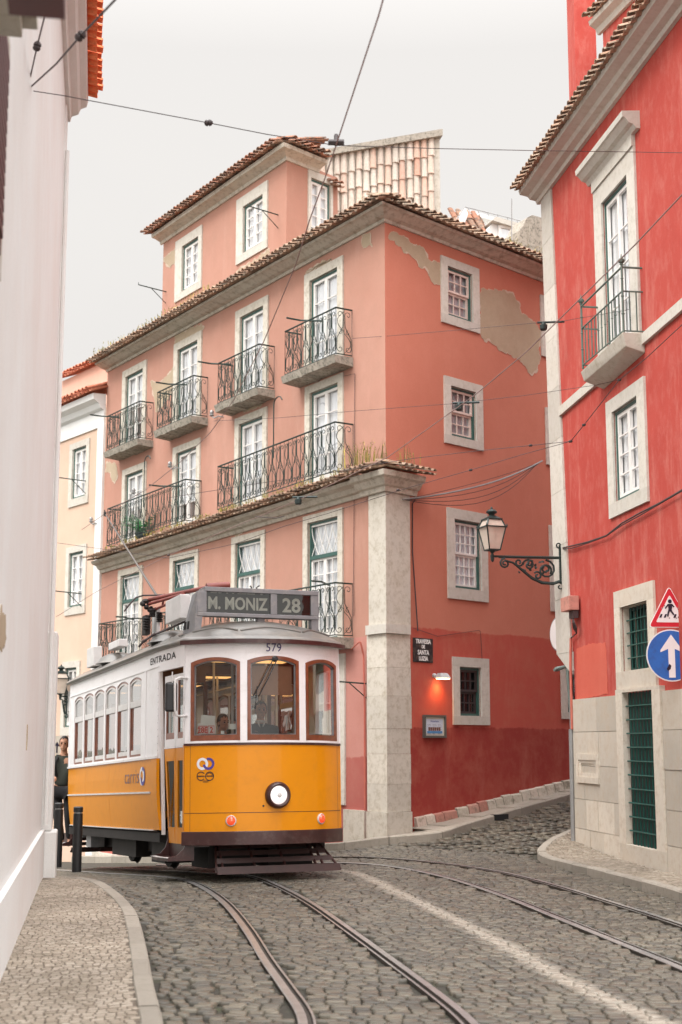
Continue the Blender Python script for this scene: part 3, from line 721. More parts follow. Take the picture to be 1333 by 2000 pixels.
m.box8([FR.p(u - .12, z - .03, .06), FR.p(u + .12, z - .03, .06), FR.p(u + .12, z - .03, .24), FR.p(u - .12, z - .03, .24), FR.p(u - .08, z + .06, .09), FR.p(u + .08, z + .06, .09), FR.p(u + .08, z + .06, .19), FR.p(u - .08, z + .06, .19)])
m.build('housing', simple('lamp_housing', (.55, .58, .58), .4, .3), wl, bevel=.006)
m = MB(); m.fbox(FR, u - .10, u + .10, z - .045, z - .032, .08, .22); m.build('diffuser', simple('lit_diffuser', (1, .8, .5), .5, emis=((1, .55, .25), 12)), wl)
ld = bpy.data.lights.new('wall_lamp_light', 'SPOT'); ld.energy = 16; ld.color = (1, .42, .12); ld.spot_size = rad(125); ld.spot_blend = .9; ld.shadow_soft_size = .08
lo = bpy.data.objects.new('wall_lamp_light', ld); col.objects.link(lo); lo.location = wl.matrix_world.inverted() @ FR.p(u, z - .07, .14); lo.parent = wl
lo.rotation_euler = V(FR.n * .35 + V((0, 0, 1))).to_track_quat('Z', 'Y').to_euler()
tl = FR.uv(825, 1396); br = FR.uv(868, 1441); u0, z1 = tl; u1, z0 = br
mn = empty('menu_board', FR.p(u0, z0, 0), 'framed restaurant menu board hung on the dark red alley wall under the lit lamp', 'menu board')
m = MB(); ring(m, FR, (u0, u1, z0, z1), (u0 + .035, u1 - .035, z0 + .035, z1 - .035), .003, .06); m.build('frame', simple('menu_frame', (.10, .10, .09), .4), mn)
m = MB(); m.fbox(FR, u0 + .034, u1 - .034, z0 + .034, z1 - .034, .003, .03); m.build('sheet', simple('menu_tiles', (.62, .60, .50), .4), mn)
m = MB(); m.fbox(FR, u0 + .07, u1 - .07, z0 + .07, z1 - .07, .03, .034); m.build('paper', simple('menu_paper', (.60, .66, .76), .6, var=.03), mn)
m = MB(); rnd = random.Random(5); w_ = u1 - u0 - .16
for cI in range(3):
    for r_ in range(9):
        a = u0 + .09 + w_ * cI / 3; zz = z1 - .17 - r_ * .022; m.fbox(FR, a, a + w_ * rnd.uniform(.15, .28), zz, zz + .006, .034, .036)
m.build('print', simple('print_grey', (.25, .28, .35), .6), mn)
textobj('Restaurante', .045, simple('print_blue', (.05, .09, .3), .6), mn, FR.p((u0 + u1) / 2, z1 - .11, .036), FR.d, (0, 0, 1), ext=.001)
m = MB()
for i in range(6): a = u0 + .12 + i * .055; m.fbox(FR, a, a + .045, z0 + .12, z0 + .18, .034, .037)
m.build('photo', simple('menu_photos', (.16, .07, .05), .5, var=.8, scale=40), mn)
m = MB(); m.fbox(FR, u0 + .09, u1 - .09, z0 + .075, z0 + .115, .034, .037); m.build('stripe', simple('menu_blue', (.08, .25, .5), .5), mn)

# ---- potted palm on the long balcony, weeds on ledges
pp = empty('potted_palm', FL.p(-9.6, 6.32, .2), 'green potted fern standing on the long balcony left of the second door', 'potted plant')
bz = FLs.p(-9.6, 6.36, .2)
m = MB(); m.lathe(bz, (0, 0, 1), [(0, .09), (.02, .11), (.2, .15), (.22, .165), (.25, .165)], 12); m.build('pot', simple('dark_pot', (.03, .05, .06), .5), pp)
m = MB(); rnd = random.Random(2)
for i in range(26):
    a = rnd.uniform(0, 6.28); L_ = rnd.uniform(.42, .72); el = rnd.uniform(.5, 1.4); c_ = bz + V((0, 0, .24))
    pts = [c_ + V((math.cos(a) * L_ * t * math.cos(el * (1 - .5 * t)), math.sin(a) * L_ * t * math.cos(el * (1 - .5 * t)), L_ * (math.sin(el) * t * 1.2 - .45 * t * t))) for t in (0, .25, .5, .75, 1)]
    for k in range(4):
        for q in (0, .5):
            c1 = pts[k].lerp(pts[k + 1], q); d_ = (pts[k + 1] - pts[k]).normalized(); sd = d_.cross(V((0, 0, 1))).normalized()
            for sg in (1, -1):
                tip = c1 + sd * sg * .14 * (1 - .15 * k) + d_ * .07 - V((0, 0, .02)); m.add([c1 - d_ * .012, tip, c1 + d_ * .022], [(0, 1, 2)])
m.build('fronds', M['leaf'], pp)
def weeds(name, label, pts, n, h, mat='weed', spread=.12):
    m = MB(); rnd = random.Random(len(label))
    for i in range(n):
        p = pts[rnd.randrange(len(pts))] + V((rnd.gauss(0, spread), rnd.gauss(0, spread), 0))
        a = rnd.uniform(0, 6.28); hh = h * rnd.uniform(.4, 1.2); lean = V((math.cos(a), math.sin(a), 0)) * hh * rnd.uniform(.1, .5); w = .006
        sd = V((-math.sin(a), math.cos(a), 0)) * w
        mid = p + lean * .4 + V((0, 0, hh * .6)); tip = p + lean + V((0, 0, hh))
        m.add([p - sd, p + sd, mid + sd, mid - sd, tip], [(0, 1, 2, 3), (3, 2, 4)])
        for k in range(3):
            t = rnd.uniform(.4, 1); c_ = p + lean * t + V((0, 0, hh * t)); q = .014
            b1 = V((rnd.uniform(-1, 1), rnd.uniform(-1, 1), rnd.uniform(-1, 1))) * q * 1.3; b2 = V((rnd.uniform(-1, 1), rnd.uniform(-1, 1), rnd.uniform(-1, 1))) * q
            m.add([c_, c_ + b1, c_ + b1 + b2, c_ + b2], [(0, 1, 2, 3)])
    o = m.build(name, M[mat]); tag(o, label, 'weeds', kind='stuff'); return o
weeds('weeds', 'dry yellow flowering weeds on the corner capital', [FL.p(-.5, 6.45, .3), FL.p(-.2, 6.45, .3), FL.p(-.1, 6.42, .15), FR.p(.2, 6.45, .3)], 90, .42)
weeds('weeds', 'low weeds along the tiled string cornice', [FLs.p(-11 + i * .25, 6.4, .4) for i in range(42) if noise.noise(V((i * .6, 0, 0))) > -.05], 420, .09, spread=.06)
weeds('weeds', 'grass tufts growing on the top eave tiles', [FL.p(-12 + i * .25, 11.17, .42) for i in range(26)] + [FR.p(3 + i * .2, 11.17, .4) for i in range(12)] + [FL.p(0, 11.2, .3)] * 3, 420, .11, spread=.08)

# ================================================================== peach building
ce = FL.p(-12.3, 0)
FP = Fac(ce.xy, (.75, -1))
pb = empty('peach_building', ce + V((0, 0, -1.5)), 'pale peach town house with white window trim left of the salmon building', 'building')
for a, b, c, d in ((141, 171, 869, 976), (134, 165, 1075, 1187), (126, 152, 1303, 1421)):
    r_ = rectpx(FP, a, b, c, d); o_ = (r_[0] - .17, r_[1] + .17, r_[2] - .2, r_[3] + .16)
    window(FP, 'FP', pb, o_, r_, 'casement', smat='white_p' if False else 'stone')
zpk = FP.uv(200, 800)[1]
mb = MB(); wall(mb, FP, -6, 0, -3, zpk, HOLES['FP']); mb.build('wall', M['peach'], pb)
prof = [(0, zpk - .45), (.04, zpk - .45), (.05, zpk - .05), (.14, zpk), (.2, zpk + .12), (.34, zpk + .2), (.36, zpk + .34), (0, zpk + .36)]
mb = MB(); moulding(mb, FP, -6, -.05, prof); mb.build('cornice', M['white_wall'], pb)
mb = MB(); mb.fbox(FP, -.35, -.02, -3, zpk - .45, .002, .06); mb.build('pilaster', M['white_wall'], pb)
M['tile_o'] = islandmat('orange_tile', [(0, (.50, .16, .09)), (1, (.60, .25, .16))], .9, .3)
mb = MB(); tile_row(mb, FP, -6, .1, zpk + .4, .48, rad(20), 1.6, .2, .08, 3); mb.build('roof_tiles', M['tile_o'], pb)
FP2 = Fac(FP.p(0, 0, -1.6).xy, (.75, -1))
z2 = FP2.uv(185, 716)[1]
mb = MB(); mb.prism([FP2.p(-6, zpk), FP2.p(1.2, zpk), FP2.p(1.2, z2), FP2.p(-6, z2)], FP2.n * -3); mb.build('upper_wall', M['peach2'], pb)
mb = MB(); tile_row(mb, FP2, -6, .9, z2 + .05, .2, rad(22), 1.2, .2, .08, 2); mb.build('upper_tiles', M['tile_o'], pb)
for px, py in ((171, 940), (163, 1160)):
    u, z = FP.uv(px, py); bracket(FP.p(u, z, 0), FP.p(u - .2, z + .05, .7), FP.p(u, z - .35, 0), root=pb)

# ================================================================== red building
FD = Fac((3.67, 21.7), (.144, -1)); FDs = Fac((3.67, 21.7), (.144, -1), .028)
rb = empty('red_building', FD.p(0, .1), 'crimson limewashed house with a cream stone base and iron balcony on the right', 'building')
window(FD, 'FD', rb, (1.36, 3.13, 7.2, 9.93), (1.70, 2.82, 7.22, 9.64), 'door', smat='stone')
window(FD, 'FD', rb, (1.63, 3.2, 4.88, 6.6), (1.88, 2.91, 5.08, 6.4), 'casement', smat='stone')
window(FD, 'FD', rb, (1.72, 3.28, 2.43, 3.81), (1.96, 3.03, 2.67, 3.57), 'grille', smat='ashlar')
HOLES['FD'].append((2.05, 3.2, .33, 2.38))
mb = MB(); wall(mb, FD, -.9, 9, 3.1, 11.0, [h for h in HOLES['FD'] if h[3] > 2.45]); wall(mb, FD, -.31, 9, 2.34, 3.1, [h for h in HOLES['FD'] if h[3] < 4], 0.001); mb.build('wall', M['red'], rb)
mb = MB(); r_ = random.Random(6)     # stone base: courses of blocks with joints
def course(u0, u1, z0, z1, lens=(.45, .8)):
    u = u0
    while u < u1 - .02:
        e = min(u1, u + r_.uniform(*lens)); e = u1 if u1 - e < .2 else e
        mb.fbox(FD, u, e - .007, z0, z1 - .007, -.03, .05 + r_.uniform(-.006, .006)); u = e
zs = [-.35, .42, .86, 1.36, 1.86, 2.36]
for a, b in zip(zs, zs[1:]):
    course(-.31, 1.78, a, b)
mb.build('stone_base', M['ashlar'], rb)
mb = MB()
for a, b in zip(zs, zs[1:]): course(3.5, 9, a, b, (.5, .95))
mb.build('stone_base', M['ashlar'], rb)
mb = MB()
mb.quad(FD.p(-.31, -.4, -.032), FD.p(9, -.4, -.032), FD.p(9, 2.36, -.032), FD.p(-.31, 2.36, -.032)); 
mb.build('mortar', M['bare'], rb)
dr = MB(); ring(dr, FD, (1.785, 3.495, .08, 2.425), (2.05, 3.2, .33, 2.38), -.02, .075)
door = dr.build('door', M['ashlar'], rb)
g = MB()
for i in range(1, 9): g.tube([FD.p(2.05 + 1.15 * i / 9, .33, -.002), FD.p(2.05 + 1.15 * i / 9, 2.38, -.002)], .010, 5)
for i in range(1, 11): g.tube([FD.p(2.05, .33 + 2.05 * i / 11, .016), FD.p(3.2, .33 + 2.05 * i / 11, .016)], .011, 5)
g.build('grille', M['green_bar'], door)
mbx = MB(); mbx.fbox(FD, 2.052, 3.198, .335, 2.375, -.029, -.026 + .004); mbx.build('leaf', M['green_d'], door)
# vent in the stone
mb = MB(); ring(mb, FD, (-.11, .94, 1.10, 1.53), (.0, .84, 1.19, 1.44), .04, .075); ring(mb, FD, (.0, .84, 1.19, 1.44), (.1, .76, 1.25, 1.39), .04, .062); mb.build('vent', M['ashlar'], rb)
# repainted rectangle
patch(FD, [(1127, 1267), (1150, 1258), (1184, 1255), (1186, 1300), (1188, 1354), (1140, 1366), (1127, 1369)], 'repaint', 'red_patch', rb, rag=.3, rim=False)
# quoin (leans with the wall), belt, cornice, tiles
def skew(mb, a0, a1, za, b0, b1, zb, o0, o1):
    mb.box8([FD.p(a0, za, o0), FD.p(a1, za, o0), FD.p(a1, za, o1), FD.p(a0, za, o1), FD.p(b0, zb, o0), FD.p(b1, zb, o0), FD.p(b1, zb, o1), FD.p(b0, zb, o1)])
mb = MB(); n = 9; zq = 3.1
for i in range(n):
    za = zq + (10.94 - zq) * i / n; zb = zq + (10.94 - zq) * (i + 1) / n - .006
    L = lambda z: -1.12 - .28 * (z - 3.1) / 7.8; R_ = lambda z: -.36 - .46 * (z - 3.1) / 7.8
    skew(mb, L(za), R_(za), za, L(zb), R_(zb), zb, -.5, .03)
mb.build('quoin', M['stone'], rb)
mb = MB(); mb.box8([FD.p(-.6, 2.8, -.3), FD.p(-.3, 2.8, -.3), FD.p(-.3, 2.8, .02), FD.p(-.5, 2.8, .02), FD.p(-1.1, 3.095, -.45), FD.p(-.36, 3.095, -.45), FD.p(-.36, 3.095, .028), FD.p(-1.1, 3.095, .028)]); mb.build('quoin_corbel', M['stone'], rb)
mb = MB(); mb.fbox(FDs, -.62, 9, 6.94, 7.09, .002, .05); mb.build('string_course', M['stone'], rb)
prof = [(0, 10.9), (.06, 10.9), (.08, 10.96), (.18, 10.98), (.22, 11.03), (.36, 11.06), (.38, 11.13), (0, 11.13)]
mb = MB(); moulding(mb, FD, -1.55, 9, prof); mb.build('cornice', M['stone'], rb)
mb = MB(); tile_row(mb, FD, -1.6, 9, 11.12, .47, rad(20), 1.2, .165, .058, 3); mb.build('roof_tiles', M['tile_moss'], rb)
mb = MB(); mb.add([FD.p(-1.5, 11.08, .35), FD.p(9, 11.08, .35), FD.p(9, 12.2, -3), FD.p(-1.5, 12.2, -3)], [(0, 1, 2, 3)]); mb.build('roof', M['tile_moss'], rb)
# alley side and back of the shell
mb = MB(); q0 = FD.p(-.31, 0, 0); q1 = q0 + V((.86, .5, 0)).normalized() * 7; q2 = q1 + V((3, -12, 0)); t0 = FD.p(-1.2, 0, -.02); t1 = t0 + V((.86, .5, 0)).normalized() * 8
mb.quad(q0 - up, q1 - up, q1 + up * 3.1, q0 + up * 3.1); mb.quad(t0 + up * 3.1, t1 + up * 3.1, t1 + up * 11, t0 + up * 11); mb.quad(t1 - up, q2 - up, q2 + up * 11, t1 + up * 11)
mb.quad(FD.p(-1.1, 3.098, -.45), FD.p(-.36, 3.098, -.45), q1 + up * 3.098, t1 + up * 3.098)
mb.build('wall', M['red'], rb)
# hood over the tall window
mb = MB(); mb.fbox(FD, 1.36, 3.13, 9.935, 10.10, -.01, .06); moulding(mb, FD, 1.22, 3.34, [(0, 10.10), (.06, 10.10), (.10, 10.16), (.16, 10.18), (.22, 10.25), (.25, 10.26), (.26, 10.34), (0, 10.36)]); mb.build('window_hood', M['stone'], rb)
# balcony
bo = .32; ul = FD.uv(1134, 720, bo)[0]; ur = 3.24
mb = MB(); mb.box8([FD.p(ul + .1, 6.84, 0), FD.p(ur - .02, 6.92, 0), FD.p(ur - .02, 7.0, bo - .05), FD.p(ul, 6.98, bo - .05), FD.p(ul + .1, 7.12, 0), FD.p(ur, 7.19, 0), FD.p(ur, 7.19, bo), FD.p(ul, 7.12, bo)])
bal = mb.build('balcony', M['stone_old'], rb, bevel=.01)
M['rail_green'] = simple('grey_green_iron', (.10, .135, .115), .5, .2)
mb = MB(); zb_ = 7.16; o = bo - .03
def post(u, o_, h, fin=True):
    mb.tube([FD.p(u, zb_, o_), FD.p(u, zb_ + h, o_)], .017, 6)
    for q in (.3, .55, .8): mb.lathe(FD.p(u, zb_ + h * q - .01, o_), (0, 0, 1), [(0, .017), (.01, .026), (.02, .017)], 8)
    if fin: mb.lathe(FD.p(u, zb_ + h, o_), (0, 0, 1), [(0, .03), (.015, .02), (.03, .045), (.06, .05), (.08, .03), (.1, .012), (.15, .004)], 8)
for u in (ul + .03, ur - .03): post(u, o, 1.0)
for zz, rr in ((.96, .016), (.62, .013), (.06, .012)):
    mb.tube([FD.p(ul + .03, zb_ + zz, 0), FD.p(ul + .03, zb_ + zz, o), FD.p(ur - .03, zb_ + zz, o), FD.p(ur - .03, zb_ + zz, 0)], rr, 5)
n = 12
for i in range(1, n):
    u = ul + .03 + (ur - ul - .06) * i / n; mb.tube([FD.p(u, zb_ + .05, o), FD.p(u, zb_ + .62, o)], .010, 5); mb.lathe(FD.p(u, zb_ + .36, o), (0, 0, 1), [(0, .01), (.01, .018), (.02, .01)], 6)
for i in (1, 2): mb.tube([FD.p(ur - .03, zb_ + .05, o * i / 3), FD.p(ur - .03, zb_ + .62, o * i / 3)], .010, 5)
mb.build('railing', M['rail_green'], bal)
# attic chimney and dormer cornice seen over the eave
ck = empty('chimney', at(1150, 150, 25.5), 'tall crimson chimney stack rising behind the red house eave', 'chimney')
mb = MB(); p = at(1126, 180, 25.5); q = at(1168, 180, 25.5); mb.box((p.x, 25.5, 10), (q.x, 26.3, 19)); mb.build('stack', M['red'], ck)
mb = MB(); mb.box((p.x - .06, 25.44, 17.2), (q.x + .06, 26.36, 17.35)); mb.build('cap', M['stone'], ck)
dk = empty('dormer', at(1215, 60, 25), 'crimson roof dormer with a cream cornice at the top right', 'dormer')
Fk = Fac(at(1176, 40, 24.5).xy, (.3, -1)); 
mb = MB(); u0, z0 = Fk.uv(1180, 50); mb.prism([Fk.p(.02, z0 - 2.4), Fk.p(2.0, z0 - 2.4), Fk.p(2.0, z0), Fk.p(.02, z0)], Fk.n * -1.5); mb.build('wall', M['red'], dk)
mb = MB(); moulding(mb, Fk, -.08, 2.1, [(0, z0 - .12), (.06, z0 - .12), (.1, z0 - .02), (.22, z0 + .04), (.24, z0 + .12), (0, z0 + .12)]); mb.build('cornice', M['stone'], dk)
mb = MB(); tile_row(mb, Fk, -.1, 2.1, z0 + .16, .3, rad(22), 1.0, .19, .075, 2); mb.build('roof_tiles', M['tile_moss'], dk)
# downpipe, junction box and cable
mb = MB(); mb.tube([FD.p(-.28, 3.3, .05), FD.p(-.30, 2.9, .06), FD.p(-.30, 1.9, .06)], .022, 6); dp = mb.build('downpipe', M['pipe_red'], rb)
mb = MB(); mb.tube([FD.p(-.33, 1.9, .07), FD.p(-.33, .12, .08)], .035, 7); mb.tube([FD.p(-.40, 2.2, .05), FD.p(-.40, .12, .06)], .014, 5); mb.build('downpipe', M['grey'], rb)
bu, bz_ = FD.uv(1112, 1181, .12)
jb = empty('junction_box', FD.p(bu, bz_, .05), 'rusty pink electric box fixed to the corner of the red house', 'electric box')
mb = MB(); mb.fbox(FD, bu - .22, bu + .22, bz_ - .10, bz_ + .12, .03, .19); mb.build('case', simple('box_pink', (.52, .24, .19), .6, dirt=((.2, .12, .09), 9, .6)), jb, bevel=.008)
mb = MB(); mb.fbox(FD, bu - .02, bu + .2, bz_ - .22, bz_ - .105, .04, .12)
for i in range(4): mb.tube([FD.p(bu + .1, bz_ - .2, .1), FD.p(bu + .16 + .03 * i, bz_ - .3, .12), FD.p(bu + .1 + .05 * i, bz_ - .38, .09), FD.p(bu + .12, bz_ - .45, .05), FD.p(-.28, 3.3, .05)], .010, 5)
mb.build('fuse_block', M['wire'], jb)
m = MB(); pts = [FD.p(*FD.uv(x, y, .05), .05) for x, y in ((1100, 1070), (1118, 1066), (1150, 1058), (1185, 1046), (1215, 1022), (1250, 1002), (1290, 982), (1333, 957), (1380, 930))]
m.tube(pts, .012, 5); m.tube([p + V((0, 0, -.02 - .015 * math.sin(i * 1.7))) for i, p in enumerate(pts)], .009, 5); o = m.build('cable', M['wire']); tag(o, 'twisted black cable strung across the crimson wall below its middle window', 'cable')
# ================================================================== left white building
FW = Fac((-3.54, 16.8), (-.171, 1))
lb = empty('white_building', FW.p(0, 0), 'tall plain whitewashed building running along the left pavement', 'building')
UE = 1.75
mb = MB(); wall(mb, FW, -16, UE, .62, 10.9, []); e0 = FW.p(UE, 0); e1 = e0 - FW.n * 9 + FW.d * 0
mb.quad(e0 - up, e1 - up, e1 + up * 10.9, e0 + up * 10.9); e2 = FW.p(-16, 0) - FW.n * 9; mb.quad(e1 - up, e2 - up, e2 + up * 10.2, e1 + up * 10.2)
mb.build('wall', M['white_wall'], lb)
mb = MB(); mb.fbox(FW, -16, 1.18, -.4, .63, -.05, .045); mb.build('plinth', M['white_wall'], lb)
mb = MB(); mb.fbox(FW, 1.2, UE + .03, -.4, .60, -.3, .19); mb.fbox(FW, 1.22, UE + .02, .603, 3.1, -.3, .125); mb.fbox(FW, 1.25, UE + .01, 3.103, 10.3, -.3, .02); mb.build('pilaster', M['white_wall'], lb, bevel=.02)
prof = [(0, 10.28), (.05, 10.28), (.07, 10.36), (.16, 10.40), (.19, 10.48), (.27, 10.52), (.29, 10.60), (0, 10.62)]
mb = MB(); moulding(mb, FW, -16, UE + .06, prof); mb.build('cornice', M['white_wall'], lb)
mb = MB(); tile_row(mb, FW, -12, UE + .1, 10.66, .42, rad(12), .9, .19, .075, 2); mb.build('roof_tiles', M['tile_red'], lb)
mb = MB(); mb.tube([FW.p(1.0, 9.5, .05), FW.p(1.0, .7, .06)], .03, 8); mb.build('downpipe', M['white_wall'], lb)
# balcony slab and shutter close overhead at the upper left
M['maroon_w'] = simple('maroon_wood', (.09, .02, .02), .5)
u, z = FW.uv(70, 58, .25); mb = MB(); mb.fbox(FW, u - 2.2, u, z, z + .22, 0, .26); mb.fbox(FW, u - 2.2, u - .08, z - .09, z - .003, 0, .19); sb = mb.build('balcony', M['stone_old'], lb)
u2, z2 = FW.uv(122, 38, .46); mb = MB(); mb.fbox(FW, u2 - 1.6, u2, z2, z2 + .14, .27, .47); mb.fbox(FW, u2 - 1.6, u2 - .04, z2 + .143, z2 + .2, .27, .43); mb.build('flower_box', M['maroon_w'], sb)
u, z = FW.uv(19, 100, .05); u3, z3 = FW.uv(14, 560, .05); mb = MB(); mb.fbox(FW, u - .9, u - .03, z3, z, .004, .05)
for i in range(14): mb.fbox(FW, u - .85, u - .08, z3 + .08 + i * (z - z3 - .16) / 14, z3 + .13 + i * (z - z3 - .16) / 14, .05, .062)
mb.build('shutter', M['maroon_w'], lb)
mb = MB(); mb.fbox(FW, u - .02, u + .13, z3 - .1, z + .1, .003, .045); mb.build('window_surround', M['stone'], lb)
# cracks / scars on the wall
u, z = FW.uv(52, 1440, 0); mb = MB(); mb.tube([FW.p(u, z + .12, .0), FW.p(u + .01, z, .002), FW.p(u - .01, z - .12, .0)], .012, 5); mb.build('scar', M['bare'], lb)

patch(FW, [(0, 1190), (10, 1200), (12, 1250), (3, 1275), (-6, 1240)], 'bare_plaster', 'bare', lb, .004, 1, False)

# ================================================================== ground
def seg_d(p, a, b):
    ax, ay = a; bx, by = b; px, py = p; dx, dy = bx - ax, by - ay
    t = max(0, min(1, ((px - ax) * dx + (py - ay) * dy) / (dx * dx + dy * dy))); return math.hypot(px - ax - dx * t, py - ay - dy * t)
def poly_d(p, L): return min(seg_d(p, a, b) for a, b in zip(L, L[1:]))
def inside(p, L):
    x, y = p; c = False
    for (x0, y0), (x1, y1) in zip(L, L[1:] + L[:1]):
        if (y0 > y) != (y1 > y) and x < (x1 - x0) * (y - y0) / (y1 - y0) + x0: c = not c
    return c
def smoothline(P, n=6):
    out = []; P = [V((a, b, 0)) for a, b in P]
    for i in range(len(P) - 1):
        p0, p1, p2, p3 = P[max(i - 1, 0)], P[i], P[i + 1], P[min(i + 2, len(P) - 1)]
        for k in range(n):
            t = k / n; q = ((p1 * 2) + (p2 - p0) * t + (p0 * 2 - p1 * 5 + p2 * 4 - p3) * t * t + (p1 * 3 - p0 - p2 * 3 + p3) * t ** 3) * .5
            out.append((q.x, q.y))
    out.append((P[-1].x, P[-1].y)); return out
# base sheet
xs = [-300, -120, -60, -30, -16] + [-10 + .5 * i for i in range(41)] + [14, 20, 30, 60, 120, 300]
ys = [-40, -10, 0] + [4 + .5 * i for i in range(70)] + [42, 50, 65, 100, 180, 320]
mb = MB(); W_ = len(xs)
mb.add([V((x, y, gz(x, y) - .027)) for y in ys for x in xs], [(j * W_ + i, j * W_ + i + 1, (j + 1) * W_ + i + 1, (j + 1) * W_ + i) for j in range(len(ys) - 1) for i in range(W_ - 1)])
g = mb.build('ground', M['bed']); g['kind'] = 'structure'

RL = smoothline([(-.10, 7), (-.18, 8.3), (-.23, 9.3), (-.38, 10.3), (-.59, 11.6), (-.86, 13.43), (-1.22, 15.5), (-1.6, 17.12), (-2.04, 18.53), (-2.62, 19.9), (-3.24, 21.3), (-4.2, 23.6), (-5.2, 26)])
RR = smoothline([(.9, 7), (.84, 8.3), (.77, 9.2), (.62, 10.2), (.38, 11.6), (.06, 13.43), (-.34, 15.6), (-.76, 17.4), (-1.22, 18.96), (-1.8, 20.25), (-2.42, 21.65), (-3.38, 24.0), (-4.4, 26.4)])
RI = smoothline([(2.95, 8), (2.78, 9.6), (2.61, 11.19), (2.39, 12.65), (2.15, 14.23), (1.83, 16.28), (1.36, 18.46), (.70, 20.11), (-.17, 21.24), (-1.2, 22.6), (-2.4, 24.8), (-3.4, 27)])
RO = smoothline([(3.80, 8), (3.66, 9.6), (3.45, 11.5), (3.21, 13.69), (2.92, 15.5), (2.59, 17.36), (2.15, 19.1), (1.62, 20.25), (1.1, 21.0), (.40, 21.85), (-.45, 23.05), (-1.6, 25.2), (-2.6, 27.4)])
RAILS = [RL, RR, RI, RO]
rail_names = ['curved steel rail nearest the left kerb, running under the tram step', 'second curved rail from the left, running under the front of the tram',
              'third curved rail, just right of the worn white line', 'outermost curved rail nearest the red house pavement']
for rl, lbl, side in zip(RAILS, rail_names, (1, -1, 1, -1)):
    mb = MB(); k = len(rl); prof = [(-.055, -.05), (-.055, -.002), (-.045, .004), (.005, .004), (.010, -.016), (.036, -.016), (.041, .001), (.058, .001), (.06, -.05)]
    prof = [(a * 1.0, b) for a, b in prof]; n = len(prof); vs = []
    for i, (x, y) in enumerate(rl):
        a, b = rl[max(i - 1, 0)], rl[min(i + 1, k - 1)]; t = V((b[0] - a[0], b[1] - a[1], 0)).normalized(); nn = V((t.y, -t.x, 0)) * side
        z = gz(x, y)
        for o, h in prof: vs.append(V((x, y, z + h + .004)) + nn * o)
    mb.add(vs, [(i * n + j, i * n + j + 1, (i + 1) * n + j + 1, (i + 1) * n + j) for i in range(k - 1) for j in range(n - 1)])
    o = mb.build('tram_rail', M['rail']); tag(o, lbl, 'tram rail', 'tram rails set in the cobbles')
    o.data.materials.append(M['rail_side'])
    for pf in o.data.polygons:
        j = pf.index % (n - 1)
        if j in (3, 4, 5, 0, 7): pf.material_index = 1

KL = smoothline([(-.70, 5), (-.85, 7), (-1.02, 8.5), (-1.27, 9.95), (-1.54, 11.6), (-1.85, 13.4), (-2.09, 14.6), (-2.43, 15.9), (-2.88, 17.3), (-3.35, 18.15), (-4.0, 18.55), (-5.2, 18.8), (-9, 19)], 4)
KR = smoothline([(4.3, 11), (4.08, 13), (3.78, 15.2), (3.50, 17.3), (3.22, 18.8), (2.95, 20.0), (2.86, 20.9), (2.98, 21.7), (3.35, 22.6), (4.1, 23.6), (5.6, 24.9), (9, 27.6)], 4)
KC = smoothline([FL.p(-12, 0, .7).xy[:], FL.p(-6, 0, .65).xy[:], FL.p(-2.6, 0, .55).xy[:], FL.p(-1.2, 0, .55).xy[:], FL.p(-.2, 0, .62).xy[:], FR.p(.35, 0, .72).xy[:], FR.p(1.2, 0, .66).xy[:], FR.p(2.6, 0, .55).xy[:], FR.p(5, 0, .45).xy[:], FR.p(10, 0, .4).xy[:]], 5)
WLINE = smoothline([(2.3, 7), (1.96, 9.04), (1.72, 10.2), (1.56, 11.11), (1.39, 12.4), (1.17, 13.8), (.89, 15.42), (.59, 17.06), (.22, 19.03), (-.23, 19.9), (-.9, 20.9)], 4)
def kerb(name, line, h, w, label, side, L=.95):
    """separate kerb stones along a line; side=+1 road on the right of travel"""
    mb = MB(); rnd = random.Random(len(label)); acc = 0; pts = [V((x, y, 0)) for x, y in line]
    # resample
    cum = [0]
    for a, b in zip(pts, pts[1:]): cum.append(cum[-1] + (b - a).length)
    def P(s):
        for i in range(len(pts) - 1):
            if s <= cum[i + 1] or i == len(pts) - 2:
                t = (s - cum[i]) / (cum[i + 1] - cum[i]); return pts[i].lerp(pts[i + 1], t), (pts[i + 1] - pts[i]).normalized()
    s = 0
    while s < cum[-1] - .1:
        e = min(cum[-1], s + L * rnd.uniform(.8, 1.2)); m = 4; dz = rnd.uniform(-.004, .004); rows = []
        for k in range(m + 1):
            q, t = P(s + .006 + (e - s - .012) * k / m); nn = V((t.y, -t.x, 0)) * side; z = gz(q.x, q.y) + dz; c = .018
            rows.append([q + V((0, 0, z - .06)), q + nn * 0 + V((0, 0, z + h - c)), q - nn * c + V((0, 0, z + h)), q - nn * (w - .008) + V((0, 0, z + h)), q - nn * w + V((0, 0, z + h - .008)), q - nn * w + V((0, 0, z - .06))])
        vs = [p for r in rows for p in r]; n = 6
        mb.add(vs, [(i * n + j, i * n + (j + 1) % n, (i + 1) * n + (j + 1) % n, (i + 1) * n + j) for i in range(m) for j in range(n)] + [tuple(range(n)), tuple(range(m * n, m * n + n))])
        s = e
    o = mb.build(name, M['kerbstone']); tag(o, label, 'kerb'); o['kind'] = 'structure'; return o
kerb('kerb', KL, .085, .135, 'pale smooth kerb curving round the left pavement', 1)
kerb('kerb', KR, .10, .13, 'worn kerb edging the pavement of the red house', -1, .6)
kerb('kerb', KC, .125, .22, 'rough kerb climbing the alley below the salmon building', 1, .8)
